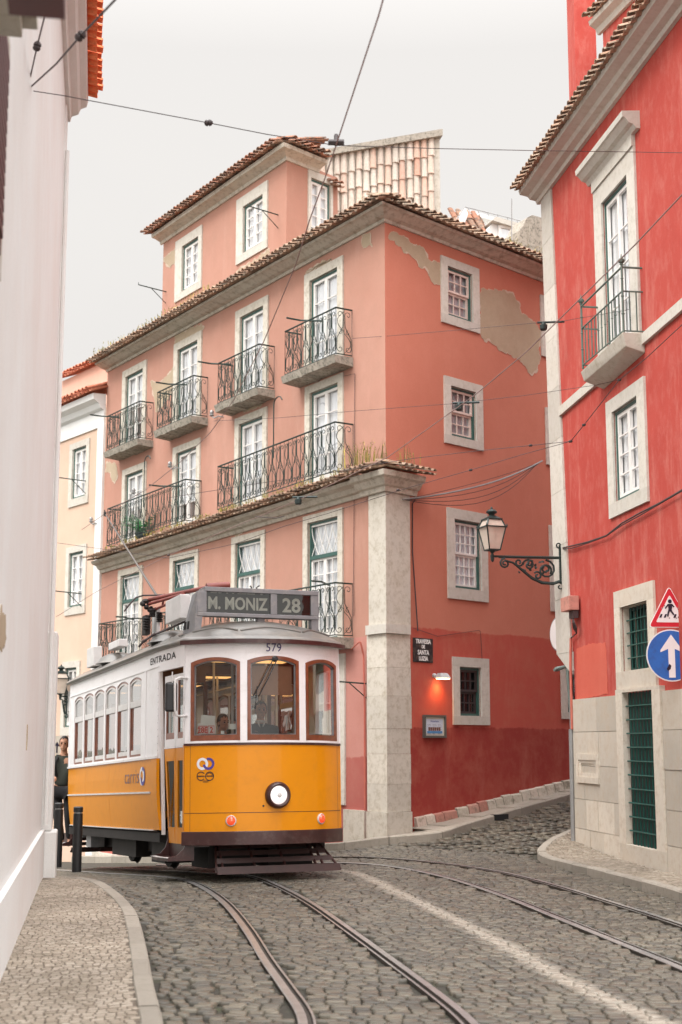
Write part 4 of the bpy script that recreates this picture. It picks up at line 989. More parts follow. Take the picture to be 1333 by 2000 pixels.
def sheet(name, poly, dz, mat, step=.5):
    bm = bmesh.new(); vs = [bm.verts.new((x, y, gz(x, y) + dz)) for x, y in poly]; f = bm.faces.new(vs)
    bmesh.ops.triangulate(bm, faces=[f]); me = bpy.data.meshes.new(name); bm.to_mesh(me); bm.free(); me.materials.append(mat)
    o = bpy.data.objects.new(name, me); col.objects.link(o); o['kind'] = 'structure'; return o

STP = []
def stones(name, mat, reg, x0, x1, y0, y1, dx, dy, top, gap, ang=0, skew=0, paint=False, seed=1, detail=3, wav=.03, hj=.0022):
    rnd = random.Random(seed); mb = MB(); pa = []; ca, sa = math.cos(ang), math.sin(ang); cx, cy = (x0 + x1) / 2, (y0 + y1) / 2
    R_ = math.hypot(x1 - x0, y1 - y0) / 2 + .2; v = -R_; row = 0
    while v < R_:
        h = dy * rnd.uniform(.88, 1.12); u = -R_ + rnd.uniform(0, dx)
        while u < R_:
            w = dx * rnd.uniform(.75, 1.3); uc, vc = u + w / 2, v + h / 2; u += w
            X = cx + uc * ca - vc * sa; Y = cy + uc * sa + vc * ca
            if not (x0 < X < x1 and y0 < Y < y1): continue
            if not reg(X, Y): continue
            wv = wav * noise.noise(V((X * .9, Y * .9, 3)));
            hw, hh = w / 2 - gap, h / 2 - gap * 1.7; z = gz(X, Y) + top + rnd.uniform(-hj, hj); rx, ry = rnd.uniform(-.03, .03), rnd.uniform(-.03, .03)
            base = []
            k = rnd.uniform(.62, .88)
            for (a, b) in ((-1, -k), (-k, -1), (k, -1), (1, -k), (1, k), (k, 1), (-k, 1), (-1, k)):
                base.append((a * hw * rnd.uniform(.93, 1.04) + skew * b * hh, b * hh * rnd.uniform(.92, 1.05)))
            vs = []
            for sc, dz in ((1.0, -.028), (.975, -.006), (.84, 0)) if detail == 3 else ((1.0, -.02), (.90, 0)):
                for a, b in base:
                    uu, vv = uc + a * sc, vc + b * sc + wv
                    px_, py_ = cx + uu * ca - vv * sa, cy + uu * sa + vv * ca
                    vs.append(V((px_, py_, z + dz + a * rx + b * ry)))
                    if paint:
                        d = poly_d((px_, py_), WLINE); e = .085 + .035 * noise.noise(V((px_ * 6, py_ * 6, 0))) + .03 * noise.noise(V((px_ * 25, py_ * 25, 0)))
                        pa.append(max(0, min(1, (e - d) / .06 + .5)) * (.75 + .35 * noise.noise(V((px_ * 9, py_ * 9, 5)))))
            n = 8; L = len(vs) // n
            mb.add(vs, [(i * n + j, i * n + (j + 1) % n, (i + 1) * n + (j + 1) % n, (i + 1) * n + j) for i in range(L - 1) for j in range(n)] + [tuple(range((L - 1) * n, L * n))])
        v += h; row += 1
    o = mb.build(name, mat, smooth=60, attr=('paint', pa) if paint else None); o['kind'] = 'structure'; return o
def side_of(x, y, L):
    best = None
    for a, b in zip(L, L[1:]):
        d = seg_d((x, y), a, b)
        if best is None or d < best[0]: best = (d, (b[0] - a[0]) * (y - a[1]) - (b[1] - a[1]) * (x - a[0]))
    return best
def offr(x, y): return min(poly_d((x, y), r) for r in RAILS if abs(0) < 1)
def in_view(x, y):
    if y < 6.6: return False
    px = 666 + FOC * x / (y * CT)
    return -160 < px < 1640
wallx = lambda y: -3.54 - .171 * (y - 16.8)
def reg_road(zone):
    def f(x, y):
        if not in_view(x, y): return False
        d, s = side_of(x, y, KL)
        if s > 0 or d < .04: return False
        dr_, s2 = side_of(x, y, KR)
        if s2 < 0 or dr_ < .04: return False
        if y > 21:
            dc, s3 = side_of(x, y, KC)
            if s3 > 0 or dc < .03: return False
        if offr(x, y) < .105: return False
        dl = side_of(x, y, RL); leftband = dl[1] > 0 and dl[0] > .50
        sa = (x - 1.2) * .7 + (y - 22.9) * .714
        alley = sa > .15 and x > .9
        z = 'gut' if d < .26 else ('alley' if alley else ('left' if leftband else 'main'))
        return z == zone
    return f
o = stones('road', M['cobble'], reg_road('main'), -7, 5.2, 6.7, 26, .118, .088, 0, .0035, rad(3), paint=True, seed=3, wav=.10); tag(o, 'grey basalt cobbles round the tram tracks with a worn white line', 'road')
o = stones('road', M['cobble'], reg_road('left'), -7, 1, 6.7, 24, .12, .088, 0, .0035, rad(14), skew=.35, seed=4, wav=.1); tag(o, 'diagonal cobbles between the left kerb and the first rail', 'road')
o = stones('gutter', M['cobble'], reg_road('gut'), -7, 1, 6.7, 20, .11, .15, -.006, .008, rad(12), seed=5); tag(o, 'line of gutter stones along the left kerb', 'gutter')
o = stones('alley', M['cobble'], reg_road('alley'), .9, 10, 21.5, 31, .17, .17, .012, .012, rad(35), seed=6, wav=.06, hj=.012); tag(o, 'rough cobbled alley climbing between the salmon and red buildings', 'alley')
def reg_pl(x, y):
    d, s = side_of(x, y, KL); return s > 0 and d > .14 and in_view(x, y) and x > wallx(y) + .03 - (3 if y > 18.7 else 0) and y < 19
def reg_pr(x, y):
    d, s = side_of(x, y, KR)
    if not (s < 0 and d > .135 and in_view(x, y)): return False
    w = V((x - 3.67, y - 21.7, 0)); return w.dot(FD.n) > .08 or (w.dot(FD.d) < -.31)
o = stones('pavement', M['calcada'], reg_pl, -6, .2, 6.8, 19, .068, .066, .078, .0028, rad(24), skew=.3, seed=7, detail=2, wav=.08, hj=.002); tag(o, 'small beige limestone setts of the left pavement', 'pavement')
o = stones('pavement', M['calcada'], reg_pr, 2.6, 6.5, 14, 25, .075, .075, .095, .0035, rad(20), seed=8, detail=2, hj=.002); tag(o, 'beige limestone setts in front of the red house', 'pavement')
# beds under the pavements
def strip(name, L, w, dz, side, mat):
    mb = MB(); n = len(L); vs = []
    for i, (x, y) in enumerate(L):
        a, b = L[max(i - 1, 0)], L[min(i + 1, n - 1)]; t = V((b[0] - a[0], b[1] - a[1], 0)).normalized(); nn = V((t.y, -t.x, 0)) * side
        q = V((x, y, 0)); ww = w if not callable(w) else w(x, y)
        for k in range(5):
            p = q - nn * (.1 + (ww - .1) * k / 4); vs.append(V((p.x, p.y, gz(x, y) + dz)))
    mb.add(vs, [(i * 5 + j, i * 5 + j + 1, (i + 1) * 5 + j + 1, (i + 1) * 5 + j) for i in range(n - 1) for j in range(4)])
    o = mb.build(name, mat); o['kind'] = 'structure'; return o
mb = MB(); vs = []; YY = [4 + .4 * i for i in range(37)]
for y in YY:
    xk = max([x for x, yy in KL if abs(yy - y) < 1.2] + [-9]); 
    # kerb x at this y by interpolation
    for a, b in zip(KL, KL[1:]):
        if (a[1] - y) * (b[1] - y) <= 0 and a[1] != b[1]: xk = a[0] + (b[0] - a[0]) * (y - a[1]) / (b[1] - a[1]); break
    for k in range(3): vs.append(V((xk - .08 + (-9 - xk) * k / 2, y, .07 + gz(xk, y))))
mb.add(vs, [(i * 3 + j, i * 3 + j + 1, (i + 1) * 3 + j + 1, (i + 1) * 3 + j) for i in range(len(YY) - 1) for j in range(2)]); o = mb.build('pavement_bed', M['bed2']); o['kind'] = 'structure'
strip('pavement_bed', KR, 1.5, .086, -1, M['bed2'])
o = strip('pavement', KC, lambda x, y: .95, .115, 1, M['kerbstone']); tag(o, 'narrow slab pavement under the alley wall', 'pavement')
# shallow steps on the alley pavement
mb = MB(); rnd = random.Random(3)
for i in range(9):
    u = .9 + i * .95; q = FR.p(u, 0, .3); z = gz(q.x, q.y) + .12
    mb.box8([FR.p(u, z - .1, .06), FR.p(u + .85, z - .1, .06), FR.p(u + .85, z - .1, .5 - .02 * i), FR.p(u, z - .1, .52 - .02 * i), FR.p(u, z + .03, .06), FR.p(u + .85, z + .075, .06), FR.p(u + .85, z + .075, .5 - .02 * i), FR.p(u, z + .03, .52 - .02 * i)])
o = mb.build('pavement_steps', M['kerbstone'], bevel=.015); o['kind'] = 'structure'
# drain mouth in the kerb
q = FR.p(2.35, 0, .60); mb = MB(); zz = gz(q.x, q.y); mb.fbox(FR, 2.1, 2.5, zz + .0, zz + .10, .50, .585); o = mb.build('drain', M['dark']); tag(o, 'dark drain mouth in the alley kerb', 'drain')
# ================================================================== bollards
def bollard(px, py, ht, label):
    r = ray(px, py); t = (.085 - CAMH) / r.z; w = EYE + r * t
    b = empty('bollard', (w.x, w.y, .08), label, 'bollard', 'black bollards at the pavement corner')
    m = MB(); m.lathe((w.x, w.y, .08), (0, 0, 1), [(-.02, .062), (0, .062), (ht - .09, .062), (ht - .085, .052), (ht - .07, .052), (ht - .065, .062), (ht - .01, .062), (ht, .050), (ht + .004, .0)], 16); m.build('post', M['black'], b, 40)
    m = MB(); m.lathe((w.x, w.y, .08), (0, 0, 1), [(ht - .084, .0535), (ht - .071, .0535)], 16); m.build('band', M['grey'], b, 40)
bollard(150, 1699, .80, 'black steel bollard standing clear of the wall in front of the tram side')
bollard(112, 1690, .82, 'black steel bollard half hidden behind the white wall corner')

# ================================================================== lanterns
M['lamp_iron'] = simple('lamp_iron', (.022, .035, .033), .45, .3)
M['lamp_glass'] = simple('lamp_glass', (.72, .62, .53), .25, var=.06, scale=12); M['lamp_glass'].node_tree.nodes['Principled BSDF'].inputs['Alpha'].default_value = .62
M['frost'] = simple('frosted_globe', (.75, .68, .6), .6)
def lantern(f, u, zbase, reach, sc, label, group, arm_z, wall_o=0, arm=True):
    c = f.p(u, zbase, reach)
    L = empty('street_lantern', c, label, 'street lamp', group)
    ex = V((math.cos(.35), math.sin(.35), 0)) if sc > .9 else V((.9, -.43, 0)); ey = V((-ex.y, ex.x, 0)); S = sc
    def sq(r, z): return [c + (ex * a + ey * b) * r * S + V((0, 0, z * S)) for a, b in ((-1, -1), (1, -1), (1, 1), (-1, 1))]
    lv = [(.095, .0), (.165, .36), (.115, .49)]
    m = MB()
    for (r0, z0), (r1, z1) in zip(lv, lv[1:]):
        a, b = sq(r0, z0), sq(r1, z1)
        for i in range(4): m.tube([a[i], b[i]], .014 * S, 4)
    for r0, z0, t in ((.095, 0, .013), (.178, .36, .014), (.12, .49, .015)):
        a = sq(r0, z0)
        for i in range(4): m.tube([a[i], a[(i + 1) % 4]], t * S, 4)
        if r0 > .17:
            for q in a: m.lathe(q, (0, 0, 1), [(0, .004 * S), (.02 * S, .014 * S), (.05 * S, .003 * S)], 6)
    m.lathe(c, (0, 0, 1), [(-.10 * S, .012 * S), (-.09 * S, .03 * S), (-.05 * S, .02 * S), (-.01 * S, .06 * S), (.0, .06 * S)], 10)
    m.build('frame', M['lamp_iron'], L)
    m = MB()
    for (r0, z0), (r1, z1) in zip(lv, lv[1:]):
        a, b = sq(r0 * .97, z0), sq(r1 * .97, z1)
        for i in range(4): m.quad(a[i], a[(i + 1) % 4], b[(i + 1) % 4], b[i])
    m.build('pane', M['lamp_glass'], L)
    m = MB(); m.prism(sq(.13, .49), (0, 0, .012 * S)); a, b = sq(.12, .502), sq(.035, .56); m.box8(a + b)
    m.lathe(c, (0, 0, 1), [(.55 * S, .04 * S), (.58 * S, .05 * S), (.60 * S, .085 * S), (.62 * S, .09 * S), (.65 * S, .06 * S), (.66 * S, .02 * S), (.68 * S, .02 * S), (.70 * S, .008 * S)], 14); m.build('cap', M['lamp_iron'], L)
    m = MB(); m.lathe(c, (0, 0, 1), [(.10 * S, .03 * S), (.13 * S, .045 * S), (.25 * S, .045 * S), (.31 * S, .025 * S), (.36 * S, .05 * S), (.38 * S, .05 * S)], 12); m.build('bulb', M['frost'], L, 50)
    # bracket
    m = MB(); az = arm_z; P = lambda o, z: f.p(u, z, o)
    m.tube([P(wall_o, az), P(reach - .02, az)], .020 * S, 6); m.tube([P(wall_o, az - .02), P(reach - .1, az - .02)], .012 * S, 4)
    m.lathe(P(reach, az - .09 * S), (0, 0, 1), [(0, .01), (.02 * S, .025 * S), (.05 * S, .03 * S), (.1 * S, .035 * S), (.12 * S, .02 * S), (.2 * S, .015 * S)], 8)
    m.tube([P(wall_o + .015, az + .18 * S), P(wall_o + .015, az - .42 * S)], .020 * S, 5)
    e = -f.n * -1; R0 = reach
    # sweeping brace and scrolls
    br = [P(wall_o + .02, az - .38 * S), P(wall_o + R0 * .12, az - .42 * S), P(wall_o + R0 * .28, az - .41 * S), P(wall_o + R0 * .42, az - .34 * S), P(wall_o + R0 * .55, az - .22 * S), P(wall_o + R0 * .68, az - .10 * S), P(wall_o + R0 * .80, az - .06 * S)]
    m.tube(br, [.026 * S, .028 * S, .028 * S, .026 * S, .022 * S, .018 * S, .016 * S], 5)
    k_ = V((0, 0, 1))
    for (o_, z_, r_, a_, t_, sg) in ((.22, -.20, .16, 1.57, 1.4, 1), (.22, -.20, .10, 3.9, 1.1, -1), (.46, -.13, .10, 0, 1.3, 1), (.44, -.11, .06, 2.4, 1, -1), (.60, -.09, .07, 3.14, 1.2, 1), (.80, -.11, .085, 1.57, 1.6, -1), (.34, -.30, .07, .7, 1.2, 1)) if reach > .8 else ((.4, -.14, .09, 1.57, 1.3, 1),):
        m.tube(spiral(P(wall_o + R0 * o_, az + z_ * S), f.n, k_, r_ * S, a_, t_, 16, sg), .017 * S, 5)
    for q in range(12 if reach > .8 else 0):   # cast leaves
        rr = random.Random(q); cc = P(wall_o + R0 * rr.uniform(.15, .62), az - S * rr.uniform(.05, .26)); m.lathe(cc, (rr.uniform(-1, 1), 1, rr.uniform(-1, 1)), [(-.012, .004), (0, .028 * S), (.012, .004)], 6)
    m.tube(spiral(P(wall_o + .03, az - .47 * S), f.n, k_, .06 * S, 1.57, 1.0, 9, 1), .014 * S, 4); m.tube(spiral(P(wall_o + .03, az + .20 * S), f.n, k_, .05 * S, -1.57, 1.0, 9, 1), .014 * S, 4)
    m.build('bracket', M['lamp_iron'], L); return L
# big lantern on the red house quoin
uq = -.75; ztop = FD.uv(1085, 1087, .6)[1]
for _ in range(3):
    pass
def solve_reach(f, u, px, py):
    lo, hi = .2, 2.5
    for _ in range(30):
        mid = (lo + hi) / 2; U, Z = f.uv(px, py, mid)
        if (U < u) : hi = mid
        else: lo = mid
    return mid, Z
# find reach so that the lantern post sits over its place in the street
def projpt(p):
    d = p.y * CT + (p.z - CAMH) * ST; u_ = -p.y * ST + (p.z - CAMH) * CT
    return 666.5 + FOC * p.x / d, 1000 - FOC * u_ / d
best = min(((abs(projpt(FD.p(uq, 5.0, r / 50))[0] - 962), r / 50) for r in range(20, 90)))[1]
zz = min(((abs(projpt(FD.p(uq, z / 100, best))[1] - 1086), z / 100) for z in range(300, 700)))[1]
lantern(FD, uq, zz + .10, best, 1.0, 'large iron lantern on a scrolled bracket fixed to the white quoin of the red house', 'wall lanterns', zz, .03)
upx = FP.uv(133, 1345)[0]
best = min(((abs(projpt(FP.p(upx, 3.0, r / 50))[0] - 118), r / 50) for r in range(5, 90)))[1]
zz = min(((abs(projpt(FP.p(upx, z / 100, best))[1] - 1360), z / 100) for z in range(0, 700)))[1]
lantern(FP, upx, zz + .06, best, 1.05, 'distant small lantern on the peach house wall beyond the rear of the tram', 'wall lanterns', zz)

# ================================================================== traffic signs
M['sign_red'] = simple('sign_red', (.60, .02, .04), .35, coat=.3, var=.04)
M['sign_blue'] = simple('sign_blue', (.02, .14, .48), .35, coat=.3, var=.1, dirt=((.04, .03, .1), 14, .3))
M['sign_white'] = simple('sign_white', (.80, .80, .80), .35, coat=.3, var=.04)
M['sign_black'] = simple('sign_black', (.015, .012, .03), .4)
def signface(px, py, Y):
    c = at(px, py, Y); f = Fac(c.xy, (1, .12)); return f, c.z
f, zc = signface(1308, 1185, 17.7); kpx = FOC / 17.9
W3 = 88 / kpx; H3 = W3 * .92
sg = empty('crossing_sign', f.p(0, zc - H3 / 2, 0), 'red bordered triangular sign with a walking figure over a zebra crossing', 'traffic sign')
def tri(s): # rounded triangle in (u,z) about the sign centre
    pts = []; R_ = W3 / 2 * s; cz = -H3 * .5 + H3 * .36
    V3 = [(-R_, cz - H3 * .36 * s), (R_, cz - H3 * .36 * s), (0, cz + H3 * .64 * s)]
    for i in range(3):
        p, q, r = V3[i - 1], V3[i], V3[(i + 1) % 3]; k = .07 * s
        a = (q[0] + (p[0] - q[0]) * k, q[1] + (p[1] - q[1]) * k); b = (q[0] + (r[0] - q[0]) * k, q[1] + (r[1] - q[1]) * k)
        pts += [a, ((a[0] + b[0] + q[0] * 1.2) / 3.2, (a[1] + b[1] + q[1] * 1.2) / 3.2), b]
    return pts
for s_, o_, nm, mt_ in ((1.0, 0, 'plate', 'sign_white'), (.955, .012, 'border', 'sign_red'), (.66, .0145, 'panel', 'sign_white')):
    m = MB(); m.prism([f.p(a, zc + b, o_) for a, b in tri(s_)], f.n * (.012 if nm == 'plate' else .0025)); m.build(nm, M[mt_], sg)
m = MB(); oo = .018
def pq(L):
    m.prism([f.p(a * W3, zc + b * W3, oo) for a, b in L], f.n * .002)
def limb(p, q, w0, w1):
    d = V((q[0] - p[0], q[1] - p[1], 0)).normalized(); n_ = V((-d.y, d.x, 0))
    pq([(p[0] - n_.x * w0, p[1] - n_.y * w0), (p[0] + n_.x * w0, p[1] + n_.y * w0), (q[0] + n_.x * w1, q[1] + n_.y * w1), (q[0] - n_.x * w1, q[1] - n_.y * w1)])
pq([(.045 * math.cos(a) + .0, .115 + .045 * math.sin(a)) for a in [i * math.pi / 6 for i in range(12)]])
oo = .0181; pq([(-.05, .06), (.045, .06), (.05, -.03), (.03, -.07), (-.035, -.07)])
oo = .0204; limb((-.035, .05), (-.10, -.03), .018, .014); limb((.035, .05), (.09, -.01), .018, .014); oo = .0208; limb((-.015, -.06), (-.05, -.16), .024, .018); limb((.015, -.06), (.02, -.11), .024, .022)
oo = .0211; limb((.02, -.10), (.08, -.18), .021, .016); oo = .0214; limb((-.05, -.155), (-.06, -.22), .018, .015); limb((-.1, -.03), (-.115, -.045), .015, .013)
oo = .0185
for i, x in enumerate((-.22, -.12, .10, .20)):
    pq([(x - .035, -.245), (x + .015, -.245), (x + .045, -.165), (x + .005, -.165)])
m.build('pictogram', M['sign_black'], sg)
m = MB(); m.fbox(f, -.03, .03, zc - .12, zc - .06, -.012, -.0005); w_ = FD.P; 
def bracket_to_wall(m, f, z):
    p = f.p(0, z, -.02); t = -(p - FD.p(0, 0)).dot(FD.n) / FD.n.dot(V((1, 0, 0))); q = p + V((t, 0, 0)); m.tube([p, q], .02, 6)
bracket_to_wall(m, f, zc - .1); m.build('bracket', M['grey'], sg)
m = MB()
for a, b in ((-.26, -.06), (.26, -.06), (-.17, .03), (-.03, -.42), (.2, -.42)): m.lathe(f.p(a * W3 * .7, zc + b * W3 * .6, .015), f.n, [(0, .010), (.004, .008)], 8)
m.build('bolt', M['grey'], sg)
zb2 = zc - (1279 - 1185) / kpx; Rb = 100 / 2 / kpx
sg = empty('one_way_sign', f.p(0, zb2 - Rb, 0), 'round blue sign with a scuffed white arrow pointing up', 'traffic sign')
circ = lambda r, o: [f.p(r * math.cos(i * math.pi / 20), zb2 + r * math.sin(i * math.pi / 20), o) for i in range(40)]
m = MB(); m.prism(circ(Rb, 0), f.n * .010); m.build('plate', M['sign_white'], sg)
m = MB(); m.prism(circ(Rb * .955, .0105), f.n * .002); m.build('panel', M['sign_blue'], sg)
m = MB(); A = [(-.13, -.85), (.13, -.85), (.13, .25), (.44, .12), (.44, .20), (0, .80), (-.44, .20), (-.44, .12), (-.13, .25)]
m.prism([f.p(a * Rb, zb2 + b * Rb, .0128) for a, b in A], f.n * .002); m.build('arrow', M['sign_white'], sg)
m = MB(); bracket_to_wall(m, f, zb2 + .05); m.fbox(f, -.03, .03, zb2 - .02, zb2 + .1, -.014, -.0005); m.build('bracket', M['grey'], sg)
m = MB(); m.prism([f.p(Rb * a, zb2 + Rb * b, .0152) for a, b in ((-.22, -.52), (-.1, -.32), (-.03, -.40), (-.06, -.52), (-.16, -.60))], f.n * .0008); m.build('scuff', M['sign_black'], sg)
# round sign seen edge-on on its leaning pole in the alley
Yp = 24.2
p0 = at(1135, 1640, Yp); p1 = at(1105, 1262, Yp)
rs = empty('round_sign_post', (p0.x, p0.y, gz(p0.x, p0.y)), 'leaning grey green post with a round sign seen almost edge on behind the quoin', 'traffic sign')
base = V((p0.x, p0.y, gz(p0.x, p0.y))); dirp = (p1 - p0).normalized()
m = MB(); m.tube([base, p1 + dirp * .4], .034, 10); m.build('post', M['pole'], rs, 50)
c_ = at(1092, 1238, Yp); ax = V((-.93, -.37, 0)).normalized()
m = MB(); m.lathe(c_, ax, [(-.012, .28), (-.008, .30), (.008, .30), (.012, .28)], 32); m.build('disc', M['grey'], rs)
m = MB(); m.lathe(c_ + ax * .0125, ax, [(0, .275), (.002, .275)], 32); m.build('face', M['sign_white'], rs)
m = MB(); q = at(1103, 1303, Yp); q2 = at(1088, 1307, Yp); m.tube([at(1112, 1300, Yp), q2], [.02, .045], 8); m.tube([q2, at(1083, 1309, Yp - .1)], [.045, .02], 8); m.build('clamp', M['pole'], rs)
# small direction sign behind the man
q = at(112, 1456, 27)
ds = empty('arrow_sign', q, 'small cream sign with a black upward arrow behind the man on the step', 'sign')
fs = Fac(q.xy, (1, -.1)); m = MB(); m.fbox(fs, -.16, .16, q.z - .17, q.z + .18, -.02, 0); m.build('plate', simple('cream_sign', (.55, .50, .42), .5), ds)
m = MB(); zz = q.z - .05; m.prism([fs.p(a, zz + b, .001) for a, b in ((-.015, -.09), (.015, -.09), (.015, .04), (.05, .04), (0, .12), (-.05, .04), (-.015, .04))], fs.n * .002); m.build('arrow', M['sign_black'], ds)
m = MB(); m.tube([fs.p(0, gz(q.x, q.y), -.03), fs.p(0, q.z, -.03)], .025, 6); m.build('post', M['pole'], ds)

# ================================================================== overhead wires
def wirepts(pts): return [at(*p) for p in pts]
def sag(P, n=8):
    out = []
    for a, b in zip(P, P[1:]):
        for i in range(n): out.append(a.lerp(b, i / n))
    out.append(P[-1]); return out
def wire(pts, r, label, mat='wire', group='overhead wires', world=False):
    P = pts if world else wirepts(pts); m = MB(); m.tube(P, r, 5); o = m.build('overhead_wire', M[mat]); return tag(o, label, 'wire', group)
def bead(px, py, Y, r, label, ax=(1, 0, .1)):
    c = at(px, py, Y); m = MB(); m.lathe(c - V(ax).normalized() * r * 1.3, ax, [(0, r * .35), (r * .3, r * .8), (r * .8, r), (r * 1.2, r * .7), (r * 1.4, r), (r * 2, r * .9), (r * 2.6, r * .3)], 10)
    o = m.build('insulator', M['wire'], smooth=60); return tag(o, label, 'insulator', 'wire insulators')
Zw = 6.1
def onz(px, py, z=Zw, cap=30):
    r = ray(px, py); t = (z - CAMH) / r.z; p = EYE + r * t
    return p if p.y < cap else at(px, py, cap)
wire([onz(1500, 190), onz(1333, 380), onz(1240, 479), onz(1119, 598), onz(1028, 688), onz(930, 770), onz(830, 842), at(758, 893, 21), at(583, 977, 24), at(448, 1033, 26.5), at(329, 1085, 28.5), at(190, 1155, 31), at(110, 1205, 33)], .0065, 'thick copper contact wire crossing from the upper right down to the left behind the tram', 'wire_c', world=True)
wire([onz(860, -450), onz(790, -150), onz(740, 30), onz(657, 283), onz(634, 351), onz(605, 430), onz(579, 514), onz(516, 666), at(457, 781, 17.5), at(412, 844, 18.8), at(353, 902, 20.5), at(286, 956, 22.5), at(206, 1003, 24.6), at(160, 1035, 26.5)], .0055, 'copper contact wire over the left track that the trolley pole touches', 'wire_c', world=True)
aL = FW.p(*FW.uv(55, 176, .05), .05) if FW.uv(55, 176, .05)[0] < 0 else at(55, 176, 11)
YL = 10.8
wire([(54, 176, YL), (120, 186, YL - .1), (408, 240, 11.2), (520, 262, 11.6), (657, 284, 12)], .004, 'thin span wire from the white wall to the hanger above the rooftops')
wire([(657, 284, 12), (850, 290, 13), (1040, 294, 14.5), (1245, 297, 16.5), (1420, 300, 15)], .004, 'faint level span wire crossing the red house below its eave')
wire([(54, 176, YL), (110, 125, 9.3), (158, 70, 8.3), (225, 0, 7.4), (300, -90, 6.6)], .007, 'out of focus near wire slanting up from the white wall anchor')
wire([(54, 176, YL), (73, 90, 9.6), (88, 30, 9), (100, -40, 8.6)], .006, 'short near wire rising steeply from the white wall anchor')
bead(158, 70, 8.3, .030, 'blurred dark insulator on the slanting near wire', (1, 0, 1)); bead(73, 90, 9.6, .03, 'blurred dark insulator on the steep near wire', (.2, 0, 1)); bead(408, 240, 11.2, .028, 'dark insulator on the thin span wire in the open sky')
m = MB(); c_ = onz(657, 283); m.tube([c_ + V((-.06, 0, .02)), c_ + V((.06, 0, .02))], .022, 6); m.tube([c_, c_ + V((0, .05, .10))], .016, 6); o = m.build('wire_hanger', M['wire']); tag(o, 'dark hanger clamp where the left contact wire meets the span wire', 'hanger')
wire([(688, 661, 24.5), (760, 656, 24), (890, 645, 23), (1055, 630, 21.9), (1095, 628, 21.6), (1210, 608, 19.5), (1333, 585, 17.5), (1400, 572, 16.5)], .004, 'thin wire above the peeled plaster patch')
wire([(418, 822, 26), (548, 816, 25.5), (690, 803, 24.5), (890, 788, 22.5), (1028, 772, 21.8), (1165, 752, 20.2), (1210, 742, 19.4)], .004, 'thin wire passing the insulator in front of the second alley window')
wire([(1333, 634, 16.5), (1262, 700, 17.8), (1210, 742, 18.6), (1141, 830, 19.8), (1115, 862, 20.2)], .006, 'wire running down the red wall from the right edge to the joint')
wire([(1115, 862, 20.2), (1037, 870, 20.4), (920, 882, 21), (810, 895, 21.7), (745, 905, 22.3), (640, 925, 23.2), (500, 945, 25), (330, 972, 27)], .005, 'upper of the two thin wires meeting at the joint on the red wall')
wire([(1115, 862, 20.2), (1020, 888, 20.5), (920, 918, 21), (790, 955, 21.8), (640, 1003, 22.8), (555, 1028, 23.5), (460, 1062, 24.5), (330, 1090, 26.5), (110, 1060, 30)], .005, 'lower of the two thin wires meeting at the joint on the red wall')
for q, l in (((1210, 742, 19.3), 'knotted joint on the wire below the balcony'), ((1141, 830, 19.8), 'bead insulator on the wire left of the middle red house window'), ((1115, 862, 20.2), 'joint where wires meet at the edge of the red wall'), ((1037, 870, 20.4), 'dark bead on the upper wire near the alley corner'), ((920, 918, 21), 'pale knot on the lower wire over the alley wall'), ((778, 957, 21.8), 'pale knot on the lower wire over the corner pilaster'), ((330, 1084, 26.5), 'dark bead on the wires above the second gothic window')):
    bead(*q, .022, l)
for px, py, Y, l in ((897, 793, 22.3, 'cup insulator hanging in front of the second alley window'), (1062, 636, 21.8, 'green cup insulator beside the top of the quoin'), (583, 977, 23.9, 'cup insulator under the string cornice')):
    m = MB(); c_ = at(px, py, Y); m.lathe(c_ - V((0, 0, .08)), (0, 0, 1), [(0, .04), (.02, .06), (.09, .065), (.10, .04), (.13, .03)], 10); m.tube([c_ + V((-.1, 0, .05)), c_ + V((.33, -.05, .05))], .018, 6)
    o = m.build('cup_insulator', M['lamp_iron']); tag(o, l, 'insulator', 'wire insulators')
# bundled service cables over the alley
for k, (yo, r_, l) in enumerate(((0, .017, 'thick grey service cable sagging over the alley'), (10, .006, 'first thin cable below the thick service cable'), (22, .006, 'second thin cable below the thick service cable'), (33, .006, 'lowest thin cable sagging over the alley'), (-8, .005, 'messenger wire carrying the thick service cable'))):
    P_ = []
    for i in range(13):
        t = i / 12; x = 806 + (1078 - 806) * t; y = 972 + (897 - 972) * t ** 1.25 + yo * math.sin(math.pi * min(1, t * 1.05)) + 6 * math.sin(math.pi * t)
        u, z = FR.uv(x, y, .35); P_.append(FR.p(u, z, .12 + .35 * math.sin(math.pi * t)))
    wire(P_, r_, l, 'grey' if k == 0 else 'wire', 'service cables', True)
wire([(500, 1009, 23), (540, 1012, 23), (556, 1008, 23)], .008, 'short cable with a hook under the string cornice')
# ================================================================== tram
HD = rad(22); PT = .04
F3 = V((math.sin(HD) * math.cos(PT), -math.cos(HD) * math.cos(PT), math.sin(PT))); L3 = V((math.cos(HD), math.sin(HD), 0)); U3 = F3.cross(L3)
TO = V((-2.48 + 1.15 * L3.x, 19 + 1.15 * L3.y, 0))
TMX = Matrix(((F3.x, L3.x, U3.x, TO.x), (F3.y, L3.y, U3.y, TO.y), (F3.z, L3.z, U3.z, TO.z), (0, 0, 0, 1)))
tram = empty('tram', TO, 'yellow and white vintage tram number 579 with its headlight lit', 'tram', mat=TMX)
TI = TMX.inverted()
def tx(px, py, X):   # pixel -> tram coordinates on the cross plane x = X
    r = TI.to_3x3() @ ray(px, py); e = TI @ EYE; return e + r * ((X - e.x) / r.x)
def ty(px, py, Y):
    r = TI.to_3x3() @ ray(px, py); e = TI @ EYE; return e + r * ((Y - e.y) / r.y)
def TP(x, y, z): return TMX @ V((x, y, z))
M['t_yellow'] = simple('tram_yellow', (.74, .27, .003), .32, var=.03, scale=2, coat=.28, spec=.2, dirt=((.42, .17, .02), 7, .16), bmp=.35, bscale=2.2)
